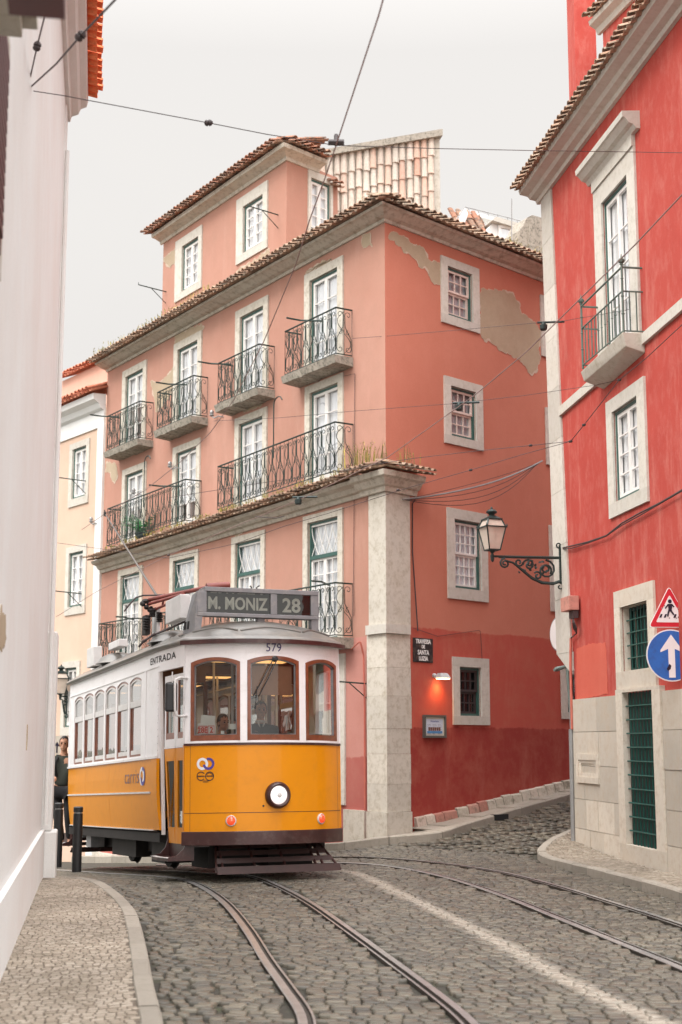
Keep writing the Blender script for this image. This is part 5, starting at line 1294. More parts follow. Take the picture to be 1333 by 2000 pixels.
M['t_white'] = simple('tram_white', (.84, .83, .84), .35, var=.04, scale=2, coat=.4, dirt=((.5, .47, .44), 4, .3))
M['t_maroon'] = simple('tram_maroon', (.045, .012, .011), .4, var=.25, scale=5, coat=.2, dirt=((.12, .08, .07), 6, .5))
M['t_roof'] = simple('tram_roof', (.15, .142, .13), .34, var=.15, scale=2.5, coat=.25, dirt=((.24, .215, .18), 3, .6))
M['t_wood'] = simple('varnished_wood', (.20, .055, .022), .3, var=.25, scale=12, coat=.6)
M['t_guard'] = simple('guard_paint', (.035, .012, .010), .5, var=.3); M['t_dark'] = simple('underframe', (.012, .009, .008), .7, var=.4)
M['t_grey'] = simple('tram_grey_metal', (.20, .20, .21), .45, .2, var=.1, dirt=((.35, .33, .3), 8, .4))
M['t_boxw'] = simple('resistor_box', (.60, .59, .58), .5, var=.08)
M['t_glass'] = glassmat('tram_glass', (.66, .68, .66), .05, .95, .01, grz=.78)
M['t_glass_door'] = glassmat('door_glass', (.42, .43, .42), .05, .6, .02); M['t_purple'] = simple('dark_blue_lettering', (.04, .02, .14), .4, var=.05)
M['t_letter'] = simple('lettering_dark', (.02, .015, .02), .4, var=.05)
M['t_seat'] = simple('seat_wood', (.10, .045, .02), .4)
M['t_cabin'] = simple('cabin_lining', (.12, .075, .045), .5)
M['t_lit'] = simple('ceiling_light', (1, .8, .5), .5, emis=((1, .50, .16), 1.5))
M['t_blind'] = simple('sun_blind', (.34, .17, .10), .8, var=.1)
RA = 1.47; XC = .18
class Arc:
    def __init__(s, rear=False): s.r = rear
    def p(s, u, z, o=0):
        a = u / RA; R_ = RA + o; x = XC + R_ * math.cos(a); y = R_ * math.sin(a) * (.985 if a > 0 else 1)
        return V((-6.0 - x, -y * .78, z)) if s.r else V((x, y, z))
    def n(s, u):
        a = u / RA; v = V((math.cos(a), math.sin(a), 0)); return V((-v.x, -v.y, 0)) if s.r else v
class Side:
    def __init__(s, sg): s.sg = sg   # -1: the door side seen from the camera
    def p(s, u, z, o=0):
        t = sstep(.1, 1.25, u) + sstep(-5.7, -6.2, u) * 0; w = 1.15 - .09 * t - max(0, -5.7 - u) * .205 - .055 * max(0, (1.25 - z) / .7) ** 2 * (1 - min(1, t * 1.5))
        return V((u, s.sg * (w + o), z))
AF, AR, SR, SL = Arc(), Arc(True), Side(-1), Side(1)
def frange(a, b, st):
    n = max(1, math.ceil(abs(b - a) / st - 1e-6)); return [a + (b - a) * i / n for i in range(n + 1)]
def cbox(mb, f, u0, u1, z0, z1, o0, o1, st=.09):
    us = frange(u0, u1, st); k = len(us); vs = []
    for u in us: vs += [f.p(u, z0, o0), f.p(u, z0, o1), f.p(u, z1, o1), f.p(u, z1, o0)]
    mb.add(vs, [(i * 4 + j, i * 4 + (j + 1) % 4, i * 4 + 4 + (j + 1) % 4, i * 4 + 4 + j) for i in range(k - 1) for j in range(4)] + [(0, 1, 2, 3), tuple(range(4 * k - 4, 4 * k))])
def archz(w, u):   # window: (u0,u1,z0,zs,rise)
    t = (u - w[0]) / (w[1] - w[0]) * 2 - 1; return w[3] + w[4] * max(0, 1 - abs(t) ** 2.2) if abs(t) <= 1 else w[3]
def cwall(mb, f, u0, u1, z0, z1, wins, o0, o1, st=.09):
    """panel with arched window openings on a curved or straight side"""
    marks = sorted({u0, u1} | {q for w in wins for q in (w[0], w[1])})
    for a, b in zip(marks, marks[1:]):
        w = next((w for w in wins if w[0] - 1e-6 <= (a + b) / 2 <= w[1] + 1e-6), None)
        if not w: cbox(mb, f, a, b, z0, z1, o0, o1, st); continue
        if w[2] > z0 + 1e-4: cbox(mb, f, a, b, z0, w[2], o0, o1, st)
        us = frange(a, b, min(st, .05)); k = len(us); vs = []
        for u in us:
            zz = archz(w, u); vs += [f.p(u, zz, o0), f.p(u, zz, o1), f.p(u, z1, o1), f.p(u, z1, o0)]
        mb.add(vs, [(i * 4 + j, i * 4 + (j + 1) % 4, i * 4 + 4 + (j + 1) % 4, i * 4 + 4 + j) for i in range(k - 1) for j in range(4)] + [(0, 1, 2, 3), tuple(range(4 * k - 4, 4 * k))])
def outline(w, ins, n=12):
    u0, u1, z0 = w[0] + ins, w[1] - ins, w[2] + ins; pts = [(u0, z0), (u1, z0)]
    ww = (u0, u1, z0, w[3] - ins, w[4])
    for i in range(n + 1):
        u = u1 + (u0 - u1) * i / n; pts.append((u, archz(ww, u)))
    return pts
def aframe(mb, f, w, wd, o0, o1, bottom=None):
    A = outline(w, 0); B = outline(w, wd); 
    if bottom: B[0] = (B[0][0], w[2] + bottom); B[1] = (B[1][0], w[2] + bottom)
    k = len(A); vs = []
    for L_, o in ((A, o0), (A, o1), (B, o1), (B, o0)): vs += [f.p(u, z, o) for u, z in L_]
    mb.add(vs, [(r * k + i, r * k + (i + 1) % k, ((r + 1) % 4) * k + (i + 1) % k, ((r + 1) % 4) * k + i) for r in range(4) for i in range(k)])
def apane(mb, f, w, ins, o):
    n = 10; u0, u1 = w[0] + ins, w[1] - ins; ww = (u0, u1, w[2] + ins, w[3] - ins, w[4]); vs = []
    for i in range(n + 1):
        u = u0 + (u1 - u0) * i / n; vs += [f.p(u, ww[2], o), f.p(u, archz(ww, u), o)]
    mb.add(vs, [(2 * i, 2 * i + 2, 2 * i + 3, 2 * i + 1) for i in range(n)])
B = lambda mb, name, mat, parent=tram, **k: mb.build(name, M[mat], parent, world=False, **k)
ZB, ZT = 1.62, 2.90; UEND = 1.18
FW_ = [(-1.095, -.455, 1.665, 2.65, .06), (-.365, .335, 1.665, 2.665, .06), (.445, 1.085, 1.665, 2.65, .06)]
SW = [(-1.38 - .78 * k, -.70 - .78 * k, 1.545, 2.60, .05) for k in range(6)]
# ---- ends
for f, end in ((AF, 'front'), (AR, 'rear')):
    mb = MB(); cbox(mb, f, -UEND, UEND, .553, ZB - .012, -.04, 0); B(mb, 'end_panel', 't_yellow', smooth=25)
    mb = MB(); cbox(mb, f, -UEND - .01, UEND + .01, ZB - .011, ZB + .016, -.03, .014); cbox(mb, f, -UEND, UEND, .775, .781, 0, .003); B(mb, 'trim', 't_maroon' if end == 'front' else 't_maroon', smooth=25)
    mb = MB(); cwall(mb, f, -UEND, UEND, ZB + .017, ZT, FW_, -.05, 0); B(mb, 'end_wall', 't_white', smooth=25)
    mb = MB(); cbox(mb, f, -UEND, UEND, ZT - .14, ZT - .134, 0, .004); B(mb, 'bead', 't_white')
    mb = MB(); cbox(mb, f, -UEND - .03, UEND + .03, .385, .552, -.08, .022); B(mb, 'bumper', 't_maroon', smooth=25, bevel=.006)
    for w in FW_:
        mb = MB(); aframe(mb, f, w, .042, -.045, .010, bottom=.07); fr = B(mb, 'window', 't_wood', smooth=30)
        mb = MB(); aframe(mb, f, (w[0] + .043, w[1] - .043, w[2] + .071, w[3] - .042, w[4]), .012, -.04, -.012); B(mb, 'seal', 't_grey', fr)
        mb = MB(); apane(mb, f, w, .045, -.025); B(mb, 'pane', 't_glass', fr)
# rivets along the sheet edges of the front
mb = MB()
for k in range(26):
    u = -1.12 + 2.24 * k / 25; mb.lathe(AF.p(u, ZB - .04, -.001), AF.n(u), [(0, .006), (.003, .004)], 6)
for s_ in (-1, 1):
    for k in range(16): u = s_ * 1.145; mb.lathe(AF.p(u, .60 + k * .065, -.001), AF.n(u), [(0, .006), (.003, .004)], 6)
B(mb, 'rivets', 't_yellow')
mb = MB(); 
for s_ in (-1, 1): cbox(mb, AF, s_ * 1.10 - .002, s_ * 1.10 + .002, .555, ZB - .014, .0, .0012)
B(mb, 'seam', 't_maroon')
mb = MB()
for k in range(40):
    for z_ in (.585, 1.46): x_ = -5.65 + 5.8 * k / 39; mb.lathe(SR.p(x_, z_, -.001), (0, -1, 0), [(0, .006), (.003, .004)], 6)
for k in range(22): mb.lathe(SR.p(.21, .6 + k * .09, .013 if k < 10 else .001), (0, -1, 0), [(0, .007), (.003, .004)], 6)
B(mb, 'rivets', 't_grey')
# ---- sides
for f in (SR, SL):
    near = f is SR
    mb = MB(); cbox2 = cbox
    for a, b in ((-5.70, -4.28), (-4.272, -2.62), (-2.612, -.10)):
        zs_ = [.56, .68, .80, .92, 1.02]; 
        for z0_, z1_ in zip(zs_, zs_[1:]): cbox(mb, f, a, b, z0_, z1_, -.03, .0, .4)
        zs_ = [1.02, 1.25, 1.484]
        for z0_, z1_ in zip(zs_, zs_[1:]): cbox(mb, f, a, b, z0_, z1_, -.03, .0, .4)
    B(mb, 'side_panel', 't_yellow', merge=True)
    mb = MB()
    for z0_, z1_ in ((.56, .8), (.8, 1.02), (1.02, 1.25), (1.25, 1.484)): cbox(mb, f, -.094, .20, z0_, z1_, -.03, .012, .1)
    B(mb, 'corner_panel', 't_yellow')
    mb = MB(); cbox(mb, f, -5.7, -.1, .545, .559, -.03, .02, .5); cbox(mb, f, -5.7, -.12, 1.035, 1.058, .0, .016, .5); B(mb, 'rubbing_strip', 't_boxw')
    mb = MB(); cwall(mb, f, -5.70, .20, 1.486, ZT, SW, -.05, 0, .2); cbox(mb, f, .20, .238, .50, 2.62, -.05, -.005, .1); cbox(mb, f, .2, 1.18, 2.62, ZT, -.05, 0, .1); cbox(mb, f, 1.13, 1.19, ZB + .02, 2.62, -.05, 0, .1)
    cbox(mb, f, -7.19, -7.12, .55, ZT, -.05, 0, .1); cbox(mb, f, -7.12, -5.7, 2.62, ZT, -.05, 0, .1); cbox(mb, f, -5.76, -5.701, .55, 2.619, -.05, 0, .1)
    B(mb, 'side_wall', 't_white')
    mb = MB(); cbox(mb, f, 1.13, 1.185, .56, ZB, -.05, .0, .1); B(mb, 'corner_post', 't_yellow')
    mb = MB(); cbox(mb, f, -5.7, .2, 1.487, 1.52, .0005, .022, .3); cbox(mb, f, -5.7, .25, 2.688, 2.702, .0005, .012, .3); cbox(mb, f, -.45, -.41, 1.52, 2.688, .0005, .010); cbox(mb, f, -5.7, -5.62, 1.52, 2.688, .0005, .008, .1); B(mb, 'bead', 't_white')
    for w in SW:
        mb = MB(); aframe(mb, f, w, .030, -.05, -.012); sw = B(mb, 'window', 't_wood')
        mb = MB(); zm = 2.235; aframe(mb, f, (w[0] + .031, w[1] - .031, zm, w[3] - .03, w[4]), .022, -.036, -.004, bottom=.085)
        B(mb, 'sash', 't_boxw', sw); mb = MB(); cbox(mb, f, w[0] + .031, w[1] - .031, w[2] + .005, w[2] + .09, -.045, -.020, .7); B(mb, 'sash_rail', 't_boxw', sw)
        mb = MB(); ww = (w[0] + .04, w[1] - .04, w[2] + .09, zm, 0)
        for a_, b_ in ((ww[0], ww[0] + .035), (ww[1] - .035, ww[1])): cbox(mb, f, a_, b_, ww[2], ww[3], -.044, -.026, .7)
        B(mb, 'lower_sash', 't_wood', sw)
        mb = MB(); apane(mb, f, (w[0], w[1], zm - .02, w[3], w[4]), .035, -.018); mb.quad(f.p(ww[0] + .03, ww[2], -.034), f.p(ww[1] - .03, ww[2], -.034), f.p(ww[1] - .03, ww[3], -.034), f.p(ww[0] + .03, ww[3], -.034)); B(mb, 'pane', 't_glass', sw)
    # doors, one pair at each end
    for d0, d1 in ((.31, 1.12), (-7.11, -6.45)):
        m_ = (d0 + d1) / 2
        if near:
            for a, b in ((d0, m_ - .006), (m_ + .006, d1)):
                mb = MB()
                for q0, q1, z0_, z1_ in ((a, a + .055, .40, 1.60), (b - .055, b, .40, 1.60), (a + .055, b - .055, .40, .60), (a + .055, b - .055, 1.44, 1.60)): cbox(mb, f, q0, q1, z0_, z1_, -.095, -.06, .5)
                dr = B(mb, 'door', 't_yellow')
                mb = MB()
                for q0, q1, z0_, z1_ in ((a, a + .05, 1.625, 2.55), (b - .05, b, 1.625, 2.55), (a + .05, b - .05, 1.625, 1.72), (a + .05, b - .05, 2.47, 2.55)): cbox(mb, f, q0, q1, z0_, z1_, -.095, -.06, .5)
                cbox(mb, f, a, b, 1.602, 1.623, -.095, -.055, .5)
                B(mb, 'door_frame', 't_white', dr)
                mb = MB()
                for q0, q1, z0_, z1_ in ((a + .051, a + .075, 1.72, 2.47), (b - .075, b - .051, 1.72, 2.47), (a + .075, b - .075, 1.72, 1.80)): cbox(mb, f, q0, q1, z0_, z1_, -.09, -.063, .5)
                B(mb, 'glazing_bar', 't_wood', dr)
                mb = MB()
                for z0_, z1_ in ((.60, 1.44), (1.75, 2.47)): mb.quad(f.p(a + .05, z0_, -.075), f.p(b - .05, z0_, -.075), f.p(b - .05, z1_, -.075), f.p(a + .05, z1_, -.075))
                B(mb, 'pane', 't_glass_door', dr)
        else:
            mb = MB(); cbox(mb, f, d0 - .05, d1 + .05, .5, 1.6, -.1, -.05, .5); B(mb, 'door', 't_yellow')
    # entrance step with flared side plates
    for s0, s1 in (((.30, 1.16), (-6.95, -6.0)) if near else ()):
        mb = MB(); cbox(mb, f, s0, s1, .20, .235, -.1, .20, .5); cbox(mb, f, s0 + .02, s1 - .02, .36, .40, -.35, -.10, .5)
        for e in (s0, s1):
            pts = [(0.20, .20), (.185, .245), (.08, .27), (.0, .34), (-.06, .46), (-.07, .56), (-.14, .56), (-.14, .2)]
            mb.prism([f.p(e, z, o) for o, z in pts], V((.022, 0, 0)))
        mb.box((s0 + .03, -1.0, .235), (s1 - .03, -.97, .40)); B(mb, 'step', 't_maroon')
        mb = MB(); cbox(mb, f, s0, s1, .236, .243, .14, .205, .5); B(mb, 'step_edge', 't_boxw')
# ---- roof
def fullloop(i, z):
    k = max(.02, 1 - i / 1.16) if i > 0 else 1; e = -i if i < 0 else 0; sx_ = max(0, 1 - i * .62) if i > 0 else 1; front = []; side = []
    for a in range(25):
        u = -UEND + 2 * UEND * a / 24; p = AF.p(u, z, e); front.append(V((.2 + (p.x - .2) * sx_, p.y * k, z)))
    for x in frange(.95, -6.95, .4):
        y = (abs(SL.p(x, 2.9).y) + e) * k; xx = x * sx_ if x > 0 else (-6 + (x + 6) * sx_ if x < -6 else x); side.append(V((xx, y, z)))
    side2 = []
    for x in frange(-6.95, .95, .4):
        y = (abs(SL.p(x, 2.9).y) + e) * k; side2.append(V((x * sx_ if x > 0 else (-6 + (x + 6) * sx_ if x < -6 else x), -y, z)))
    return front + side + [V((-6.0 - p.x, -p.y * .78, z)) for p in front] + side2
prof_ = [(-.035, 2.895), (-.060, 2.905), (-.070, 2.935), (-.050, 2.965), (.0, 2.985), (.09, 3.045), (.20, 3.105), (.34, 3.16), (.5, 3.205), (.68, 3.24), (.86, 3.262), (1.02, 3.272), (1.13, 3.275)]
mb = MB(); n0 = None
for i, z in prof_:
    lp_ = fullloop(i, z); n0 = len(lp_); mb.v += lp_
for r in range(len(prof_) - 1):
    for j in range(n0): mb.f.append((r * n0 + j, r * n0 + (j + 1) % n0, (r + 1) * n0 + (j + 1) % n0, (r + 1) * n0 + j))
mb.f.append(tuple(range((len(prof_) - 1) * n0, len(prof_) * n0)))
mb.f.append(tuple(range(n0)))
B(mb, 'roof', 't_roof', smooth=50)
mb = MB(); cbox(mb, AF, -UEND - .02, UEND + .02, 2.875, 2.928, .06, .100, .06); B(mb, 'gutter', 't_maroon', smooth=30)
mb = MB()    # curved drip strips on the dome
for a, b in ((-1.16, -.50), (-.46, .46), (.5, 1.16)):
    pts = []
    for j in range(9):
        t = j / 8; u = a + (b - a) * t; d_ = .10 + .10 * math.sin(math.pi * t); p = AF.p(u, 0); z_ = 3.02 + .052 * math.sin(math.pi * t)
        kk = max(.02, 1 - d_ / 1.16); pts.append(V((.2 + (p.x - .2) * (1 - d_ * .62), p.y * kk, z_ + .040)))
    mb.tube(pts, .012, 5)
for x0_ in (-.1,):
    pts = [V((.9 - .5 * t, -1.06 + .35 * math.sin(t * 3.14), 3.03 + .12 * math.sin(t * 3.14))) for t in [j / 8 for j in range(9)]]; mb.tube(pts, .011, 5)
B(mb, 'drip_strip', 't_roof')
for k in range(2): mb = MB(); mb.tube([V((.35 - 5.9 * t, -.98 + .02 * k, 3.07 + .022 * k)) for t in (0, .5, 1)], .010, 4); B(mb, 'roof_cable', 'wire')
# ---- destination sign
sxx = 1.14; a_ = tx(385, 1152, sxx); b_ = tx(622, 1157, sxx); c_ = tx(385, 1200, sxx); y0, y1 = a_.y, b_.y; zt = (a_.z + b_.z) / 2; zb = zt - .335
mb = MB(); X0, X1 = .88, sxx
mb.box((X0, y0 + .10, zt - .03), (X1 + .02, y1 - .0, zt + .03)); mb.box((X1 - .04, y0, zb - .02), (X1 + .015, y1, zb + .03)); ys = tx(535, 1180, sxx).y
mb.box((X1 - .04, y0, zb + .03), (X1 + .015, y0 + .13, zt - .03)); mb.box((X1 - .04, y1 - .11, zb + .03), (X1 + .015, y1, zt - .03)); mb.box((X1 - .04, ys - .045, zb + .03), (X1 + .015, ys + .045, zt - .03))
mb.box((X0, y0 + .1, zb), (X0 + .02, y1, zt - .03)); mb.box((X0 + .02, y1 - .02, zb + .03), (X1 - .04, y1 - .001, zt - .03))
ds_ = B(mb, 'destination_box', 't_grey', bevel=.006)
mb = MB(); mb.box8([V((X0 - .12, y0 - .10, 3.0)), V((X1 - .0, y0 - .03, 3.02)), V((X1 - .0, y0 + .05, 3.03)), V((X0 - .1, y0 + .03, 3.0)), V((X0 + .03, y0 + .0, zt - .06)), V((X1 + .014, y0 - .005, zt - .04)), V((X1 + .014, y0 + .12, zt + .02)), V((X0 + .03, y0 + .12, zt + .02))])
B(mb, 'bracket', 't_grey', ds_)
mb = MB(); mb.box((X1 - .12, y1 - .10, 3.05), (X1, y1 - .002, zb - .021)); B(mb, 'bracket', 't_grey', ds_)
mb = MB(); mb.box((X1 - .12, -.05, 3.14), (X1 - .04, .05, zb - .021)); B(mb, 'bracket', 't_grey', ds_)
mb = MB()
for k in range(2): mb.box8([V((X0 - .05 + k * .09, y0 - .092 + k * .02, 3.12)), V((X0 + .0 + k * .09, y0 - .085 + k * .02, 3.12)), V((X0 + .0 + k * .09, y0 - .03, 3.12)), V((X0 - .05 + k * .09, y0 - .03, 3.12)), V((X0 - .04 + k * .09, y0 - .083 + k * .02, 3.22)), V((X0 + .01 + k * .09, y0 - .076 + k * .02, 3.22)), V((X0 + .01 + k * .09, y0 - .03, 3.22)), V((X0 - .04 + k * .09, y0 - .03, 3.22))])
B(mb, 'louvre', 'dark', ds_)
mb = MB(); mb.box((X1 - .09, y0 + .1, zb + .0), (X1 - .05, y1 - .08, zt - .03)); B(mb, 'blind', 'display' if 'display' in M else 't_dark', ds_)
M['disp_txt'] = simple('blind_lettering', (.62, .60, .54), .6)
tz = zb + .03 + (zt - zb - .06) * .46
textobj('M. MONIZ', .225, M['disp_txt'], ds_, V((X1 - .047, (y0 + .13 + ys - .045) / 2 - .0, tz)), (0, 1, 0), (0, 0, 1), off=.006, sx=.80, world=False)
textobj('ESTRELA', .235, M['disp_txt'], ds_, V((X1 - .047, (y0 + .13 + ys - .045) / 2 - .02, tz + .215)), (0, 1, 0), (0, 0, 1), off=.006, sx=.8, world=False, clip=-.04)
textobj('28', .26, M['disp_txt'], ds_, V((X1 - .047, (ys + y1 - .1) / 2, tz)), (0, 1, 0), (0, 0, 1), off=.006, sx=1.0, world=False)
mb = MB(); mb.quad(V((X1 - .01, y0 + .1, zb)), V((X1 - .01, y1 - .1, zb)), V((X1 - .01, y1 - .1, zt)), V((X1 - .01, y0 + .1, zt))); B(mb, 'pane', 't_glass', ds_)
# ---- roof gear
def tb(px0, px1, py0, py1, Yc, dpt, name, mat, bev=.01):
    a = tx(px0, py1, Yc); b = tx(px1, py0, Yc); m = MB(); m.box((Yc - dpt, a.y, a.z), (Yc, b.y, b.z)); return B(m, name, mat, bevel=bev)
tb(352, 372, 1161, 1207, .45, .75, 'resistor_box', 't_boxw')
tb(306, 314, 1188, 1240, -.9, .25, 'resistor_box', 't_boxw'); tb(182, 200, 1262, 1300, -4.3, .5, 'vent_box', 't_boxw'); tb(232, 250, 1248, 1262, -3.0, .7, 'resistor_box', 't_boxw')
for X, y_, r_ in ((-.45, -.72, .36), (-3.6, -.78, .34), (-1.9, -.5, .2)):
    m = MB(); m.lathe(V((X, y_, 3.08)), (0, 0, 1), [(0, r_ * 1.15), (.04, r_), (.10, r_ * .9), (.16, r_ * .55), (.19, .02)], 20); B(m, 'roof_ventilator', 't_roof', smooth=50)
m = MB()
def tpt(px, py, X): return tx(px, py, X)
for (p, q, r_) in (((292, 1171, -1.0), (412, 1146, .2), .030), ((290, 1180, -1.0), (360, 1160, -.2), .022), ((300, 1192, -1.0), (345, 1172, -.3), .018), ((318, 1182, -.8), (322, 1160, -.8), .016)):
    m.tube([tpt(*p), tpt(*q)], r_, 8)
m.tube([tpt(404, 1147, .2), tpt(448, 1143, .2)], [.055, .05], 10)
m.tube([tpt(403, 1152, .2), tpt(448, 1149, .2)], .018, 8)
B(m, 'trolley_base', 't_rust' if 't_rust' in M else 't_maroon2', smooth=50) if False else None
M['t_pole'] = simple('trolley_pole_paint', (.10, .085, .075), .5); M['t_rust'] = simple('rust_red_gear', (.20, .045, .035), .5, var=.3, scale=8)
B(m, 'trolley_base', 't_rust', smooth=50)
m = MB(); rnd = random.Random(9)
for k in range(9):
    p = tpt(285 + rnd.uniform(-7, 22), 1178 + rnd.uniform(-9, 16), -1.0); m.lathe(p, (rnd.uniform(-1, 1), rnd.uniform(-1, 1), rnd.uniform(-1, 1)), [(-.03, .015), (-.02, .035), (.02, .035), (.03, .015)], 8)
for x_, y1_, y2_ in ((286, 1205, 1230), (312, 1195, 1215), (298, 1190, 1205)):
    for k in range(5): m.lathe(tpt(x_, y2_ - (y2_ - y1_) * k / 5, -.9), (0, 0, 1), [(0, .035), (.012, .05), (.024, .035)], 10)
B(m, 'insulator_stack', 't_dark')
m = MB(); m.box(tpt(281, 1240, -1.0) - V((.1, .0, 0)), tpt(291, 1203, -1.0) + V((.1, 0, 0))); B(m, 'post', 't_dark')
m = MB(); pts = [tpt(243, 1194, -1.2), tpt(252, 1182, -1.2), tpt(266, 1167, -1.2), tpt(280, 1163, -1.2), tpt(330, 1162, -.8)]; m.tube(pts, .013, 5); B(m, 'roof_cable', 'wire'); m = MB()
pts = [tpt(272, 1263, -.6), tpt(282, 1252, -.5), tpt(300, 1240, -.4), tpt(330, 1228, -.2), tpt(362, 1214, .2)]; m.tube(pts, .016, 5)
for p in pts[1:-1]: m.lathe(p, pts[3] - pts[1], [(-.03, .022), (.03, .022)], 8)
B(m, 'roof_cable', 'wire')
m = MB(); pa_ = TI @ at(206, 1004, 24.45); m.tube([tpt(312, 1172, -.9), pa_], [.020, .010], 8); B(m, 'trolley_pole', 't_pole', smooth=50)
m = MB(); m.lathe(pa_ - V((0, .02, 0)), (0, 1, 0), [(0, .05), (.015, .03), (.03, .05)], 12); m.tube([pa_, pa_ + V((-.06, 0, .08))], .012, 5); B(m, 'trolley_wheel', 't_dark')
m = MB()
for px in (487, 505): m.tube([tpt(px, 1156, .9), tpt(px + (5 if px < 495 else -4), 1148, .9), tpt(px + (2 if px < 495 else 2), 1144, .9)], .012, 4)
B(m, 'hook', 'black')
# ---- lamps
hc = AF.p(.02, .985, 0); hn = AF.n(.02)
m = MB(); m.lathe(hc - hn * .03, hn, [(0, .165), (.06, .165), (.085, .155), (.10, .135), (.095, .118), (.06, .112)], 36); hl = B(m, 'headlight', 't_maroon', smooth=40)
M['h_lens'] = simple('lit_headlight', (1, 1, 1), .1, coat=1, emis=((1, .90, .86), .75), var=.25, scale=40)
m = MB(); m.lathe(hc + hn * .034, hn, [(0, .113), (.015, .11), (.03, .08), (.038, .04), (.04, .0)], 30); B(m, 'lens', 'h_lens', hl, smooth=60)
m = MB(); m.lathe(hc + hn * .070, hn, [(0, .032), (.008, .028), (.012, .01)], 16)
for k in range(8): a = k * math.pi / 4; ez = V((0, 0, 1)); ex_ = ez.cross(hn); m.tube([hc + hn * .074 + (ex_ * math.cos(a) + ez * math.sin(a)) * .03, hc + hn * .060 + (ex_ * math.cos(a) + ez * math.sin(a)) * .095], .003, 3)
B(m, 'reflector', 't_boxw', hl)
M['ind'] = simple('lit_indicator', (.9, .08, .02), .2, coat=1, emis=((1, .07, .02), .55), var=.3, scale=60)
for px, py in ((446, 1603), (625, 1600)):
    q = tx(px, py, 1.42); u = RA * math.asin(max(-1, min(1, q.y / RA))); hc2 = AF.p(u, .68, 0); n2 = AF.n(u)
    m = MB(); m.lathe(hc2 - n2 * .01, n2, [(0, .068), (.02, .068), (.03, .060), (.025, .052)], 24); i_ = B(m, 'indicator', 't_boxw', smooth=40)
    m = MB(); m.lathe(hc2 + n2 * .014, n2, [(0, .053), (.02, .045), (.03, .025), (.033, 0)], 20); B(m, 'lens', 'ind', i_, smooth=60)
m = MB(); q = tx(513, 1574, 1.6); u = RA * math.asin(q.y / RA); m.lathe(AF.p(u, q.z, -.002), AF.n(u), [(0, .014), (.006, .012)], 12); B(m, 'socket', 'black')
# ---- numbers, logos
def ontext(s_, size, mat, u, z, name='lettering', off=.001, sx=1, spacing=1):
    nn = AF.n(u); ex_ = V((0, 0, 1)).cross(nn); return textobj(s_, size, M[mat], tram, AF.p(u, z, .003), ex_, (0, 0, 1), name, ext=.0015, off=off, sx=sx, world=False, spacing=spacing)
q = tx(534, 1266, 1.63); ontext('579', .15, 't_purple', q.y - .0, 2.825, 'fleet_number', .0, .92, 1.05)
def annulus(f_, u, z, r0, r1, o, name, mat, a0=0, a1=2 * math.pi, n=36, arc=True, ue=1.0):
    vs = []
    for i in range(n + 1):
        a = a0 + (a1 - a0) * i / n
        for r in (r0, r1): vs.append(f_.p(u + r * math.cos(a) * ue, z + r * math.sin(a), o))
    m = MB(); m.add(vs, [(2 * i, 2 * i + 1, 2 * i + 3, 2 * i + 2) for i in range(n)]); return B(m, name, mat)
def upx_(px, py):
    X = 1.4
    for _ in range(6):
        q = tx(px, py, X); u = RA * math.asin(max(-1, min(1, q.y / RA))); X = AF.p(u, 0).x
    return u, q.z
M['lg_white'] = simple('logo_white', (.75, .75, .78), .35, var=.03); M['lg_side'] = simple('faded_blue', (.20, .21, .34), .4, var=.05); M['lg_blue'] = simple('logo_blue', (.07, .05, .28), .35, var=.05)
u1_, z1_ = upx_(396, 1492); u2_, z2_ = upx_(408, 1491)
annulus(AF, u1_, z1_ - .0, .042, .075, .004, 'logo_ring', 'lg_white'); annulus(AF, u2_, z1_, .045, .075, .0055, 'logo_ring', 'lg_blue', a0=-math.pi * .95, a1=math.pi * .62); 
u3, z3 = upx_(393, 1516); annulus(AF, u3, z3, .046, .057, .004, 'emblem', 't_letter', a0=.6, a1=5.6); u4, z4 = upx_(410, 1516); annulus(AF, u4, z4, .046, .057, .004, 'emblem', 't_letter'); annulus(AF, u4, z4, .036, .042, .004, 'emblem', 't_letter', a0=.3, a1=2.8)
m = MB(); 
for k, (a, b) in enumerate(((-.045, .05), (.075, .165))):
    cbox(m, AF, u3 + a, u3 + b, z3 - .006, z3 + .006, .003, .005)
cbox(m, AF, u3 + .03, u3 + .11, z3 - .062, z3 - .056, .003, .005); cbox(m, AF, u3 + .03, u3 + .10, z3 - .076, z3 - .071, .003, .005); B(m, 'emblem', 't_letter')
def sidetext(s_, size, mat, px, py, name, sx=1, off=0, spacing=1):
    q = ty(px, py, -1.15); o = textobj(s_, size, M[mat], tram, V((q.x, -abs(SR.p(q.x, q.z, .004).y), q.z)), (1, 0, 0), (0, 0, 1), name, ext=.0015, off=off, sx=sx, world=False, spacing=spacing)
    for v in o.data.vertices: c_ = SR.p(v.co.x, v.co.z, .004); v.co = V((v.co.x, c_.y, v.co.z))
    return o
sidetext('ENTRADA', .125, 't_letter', 314, 1287, 'lettering', 1.75, .002, 1.1)
sidetext('carris', .29, 'lg_side', 258, 1518, 'lettering', 1.2, -.003, 1.08)
q = ty(279, 1516, -1.15); annulus(SR, q.x - .035, q.z, .07, .125, .004, 'logo_ring', 'lg_white', ue=1); annulus(SR, q.x + .03, q.z, .075, .125, .0055, 'logo_ring', 'lg_blue', a0=-math.pi * .95, a1=math.pi * .62)
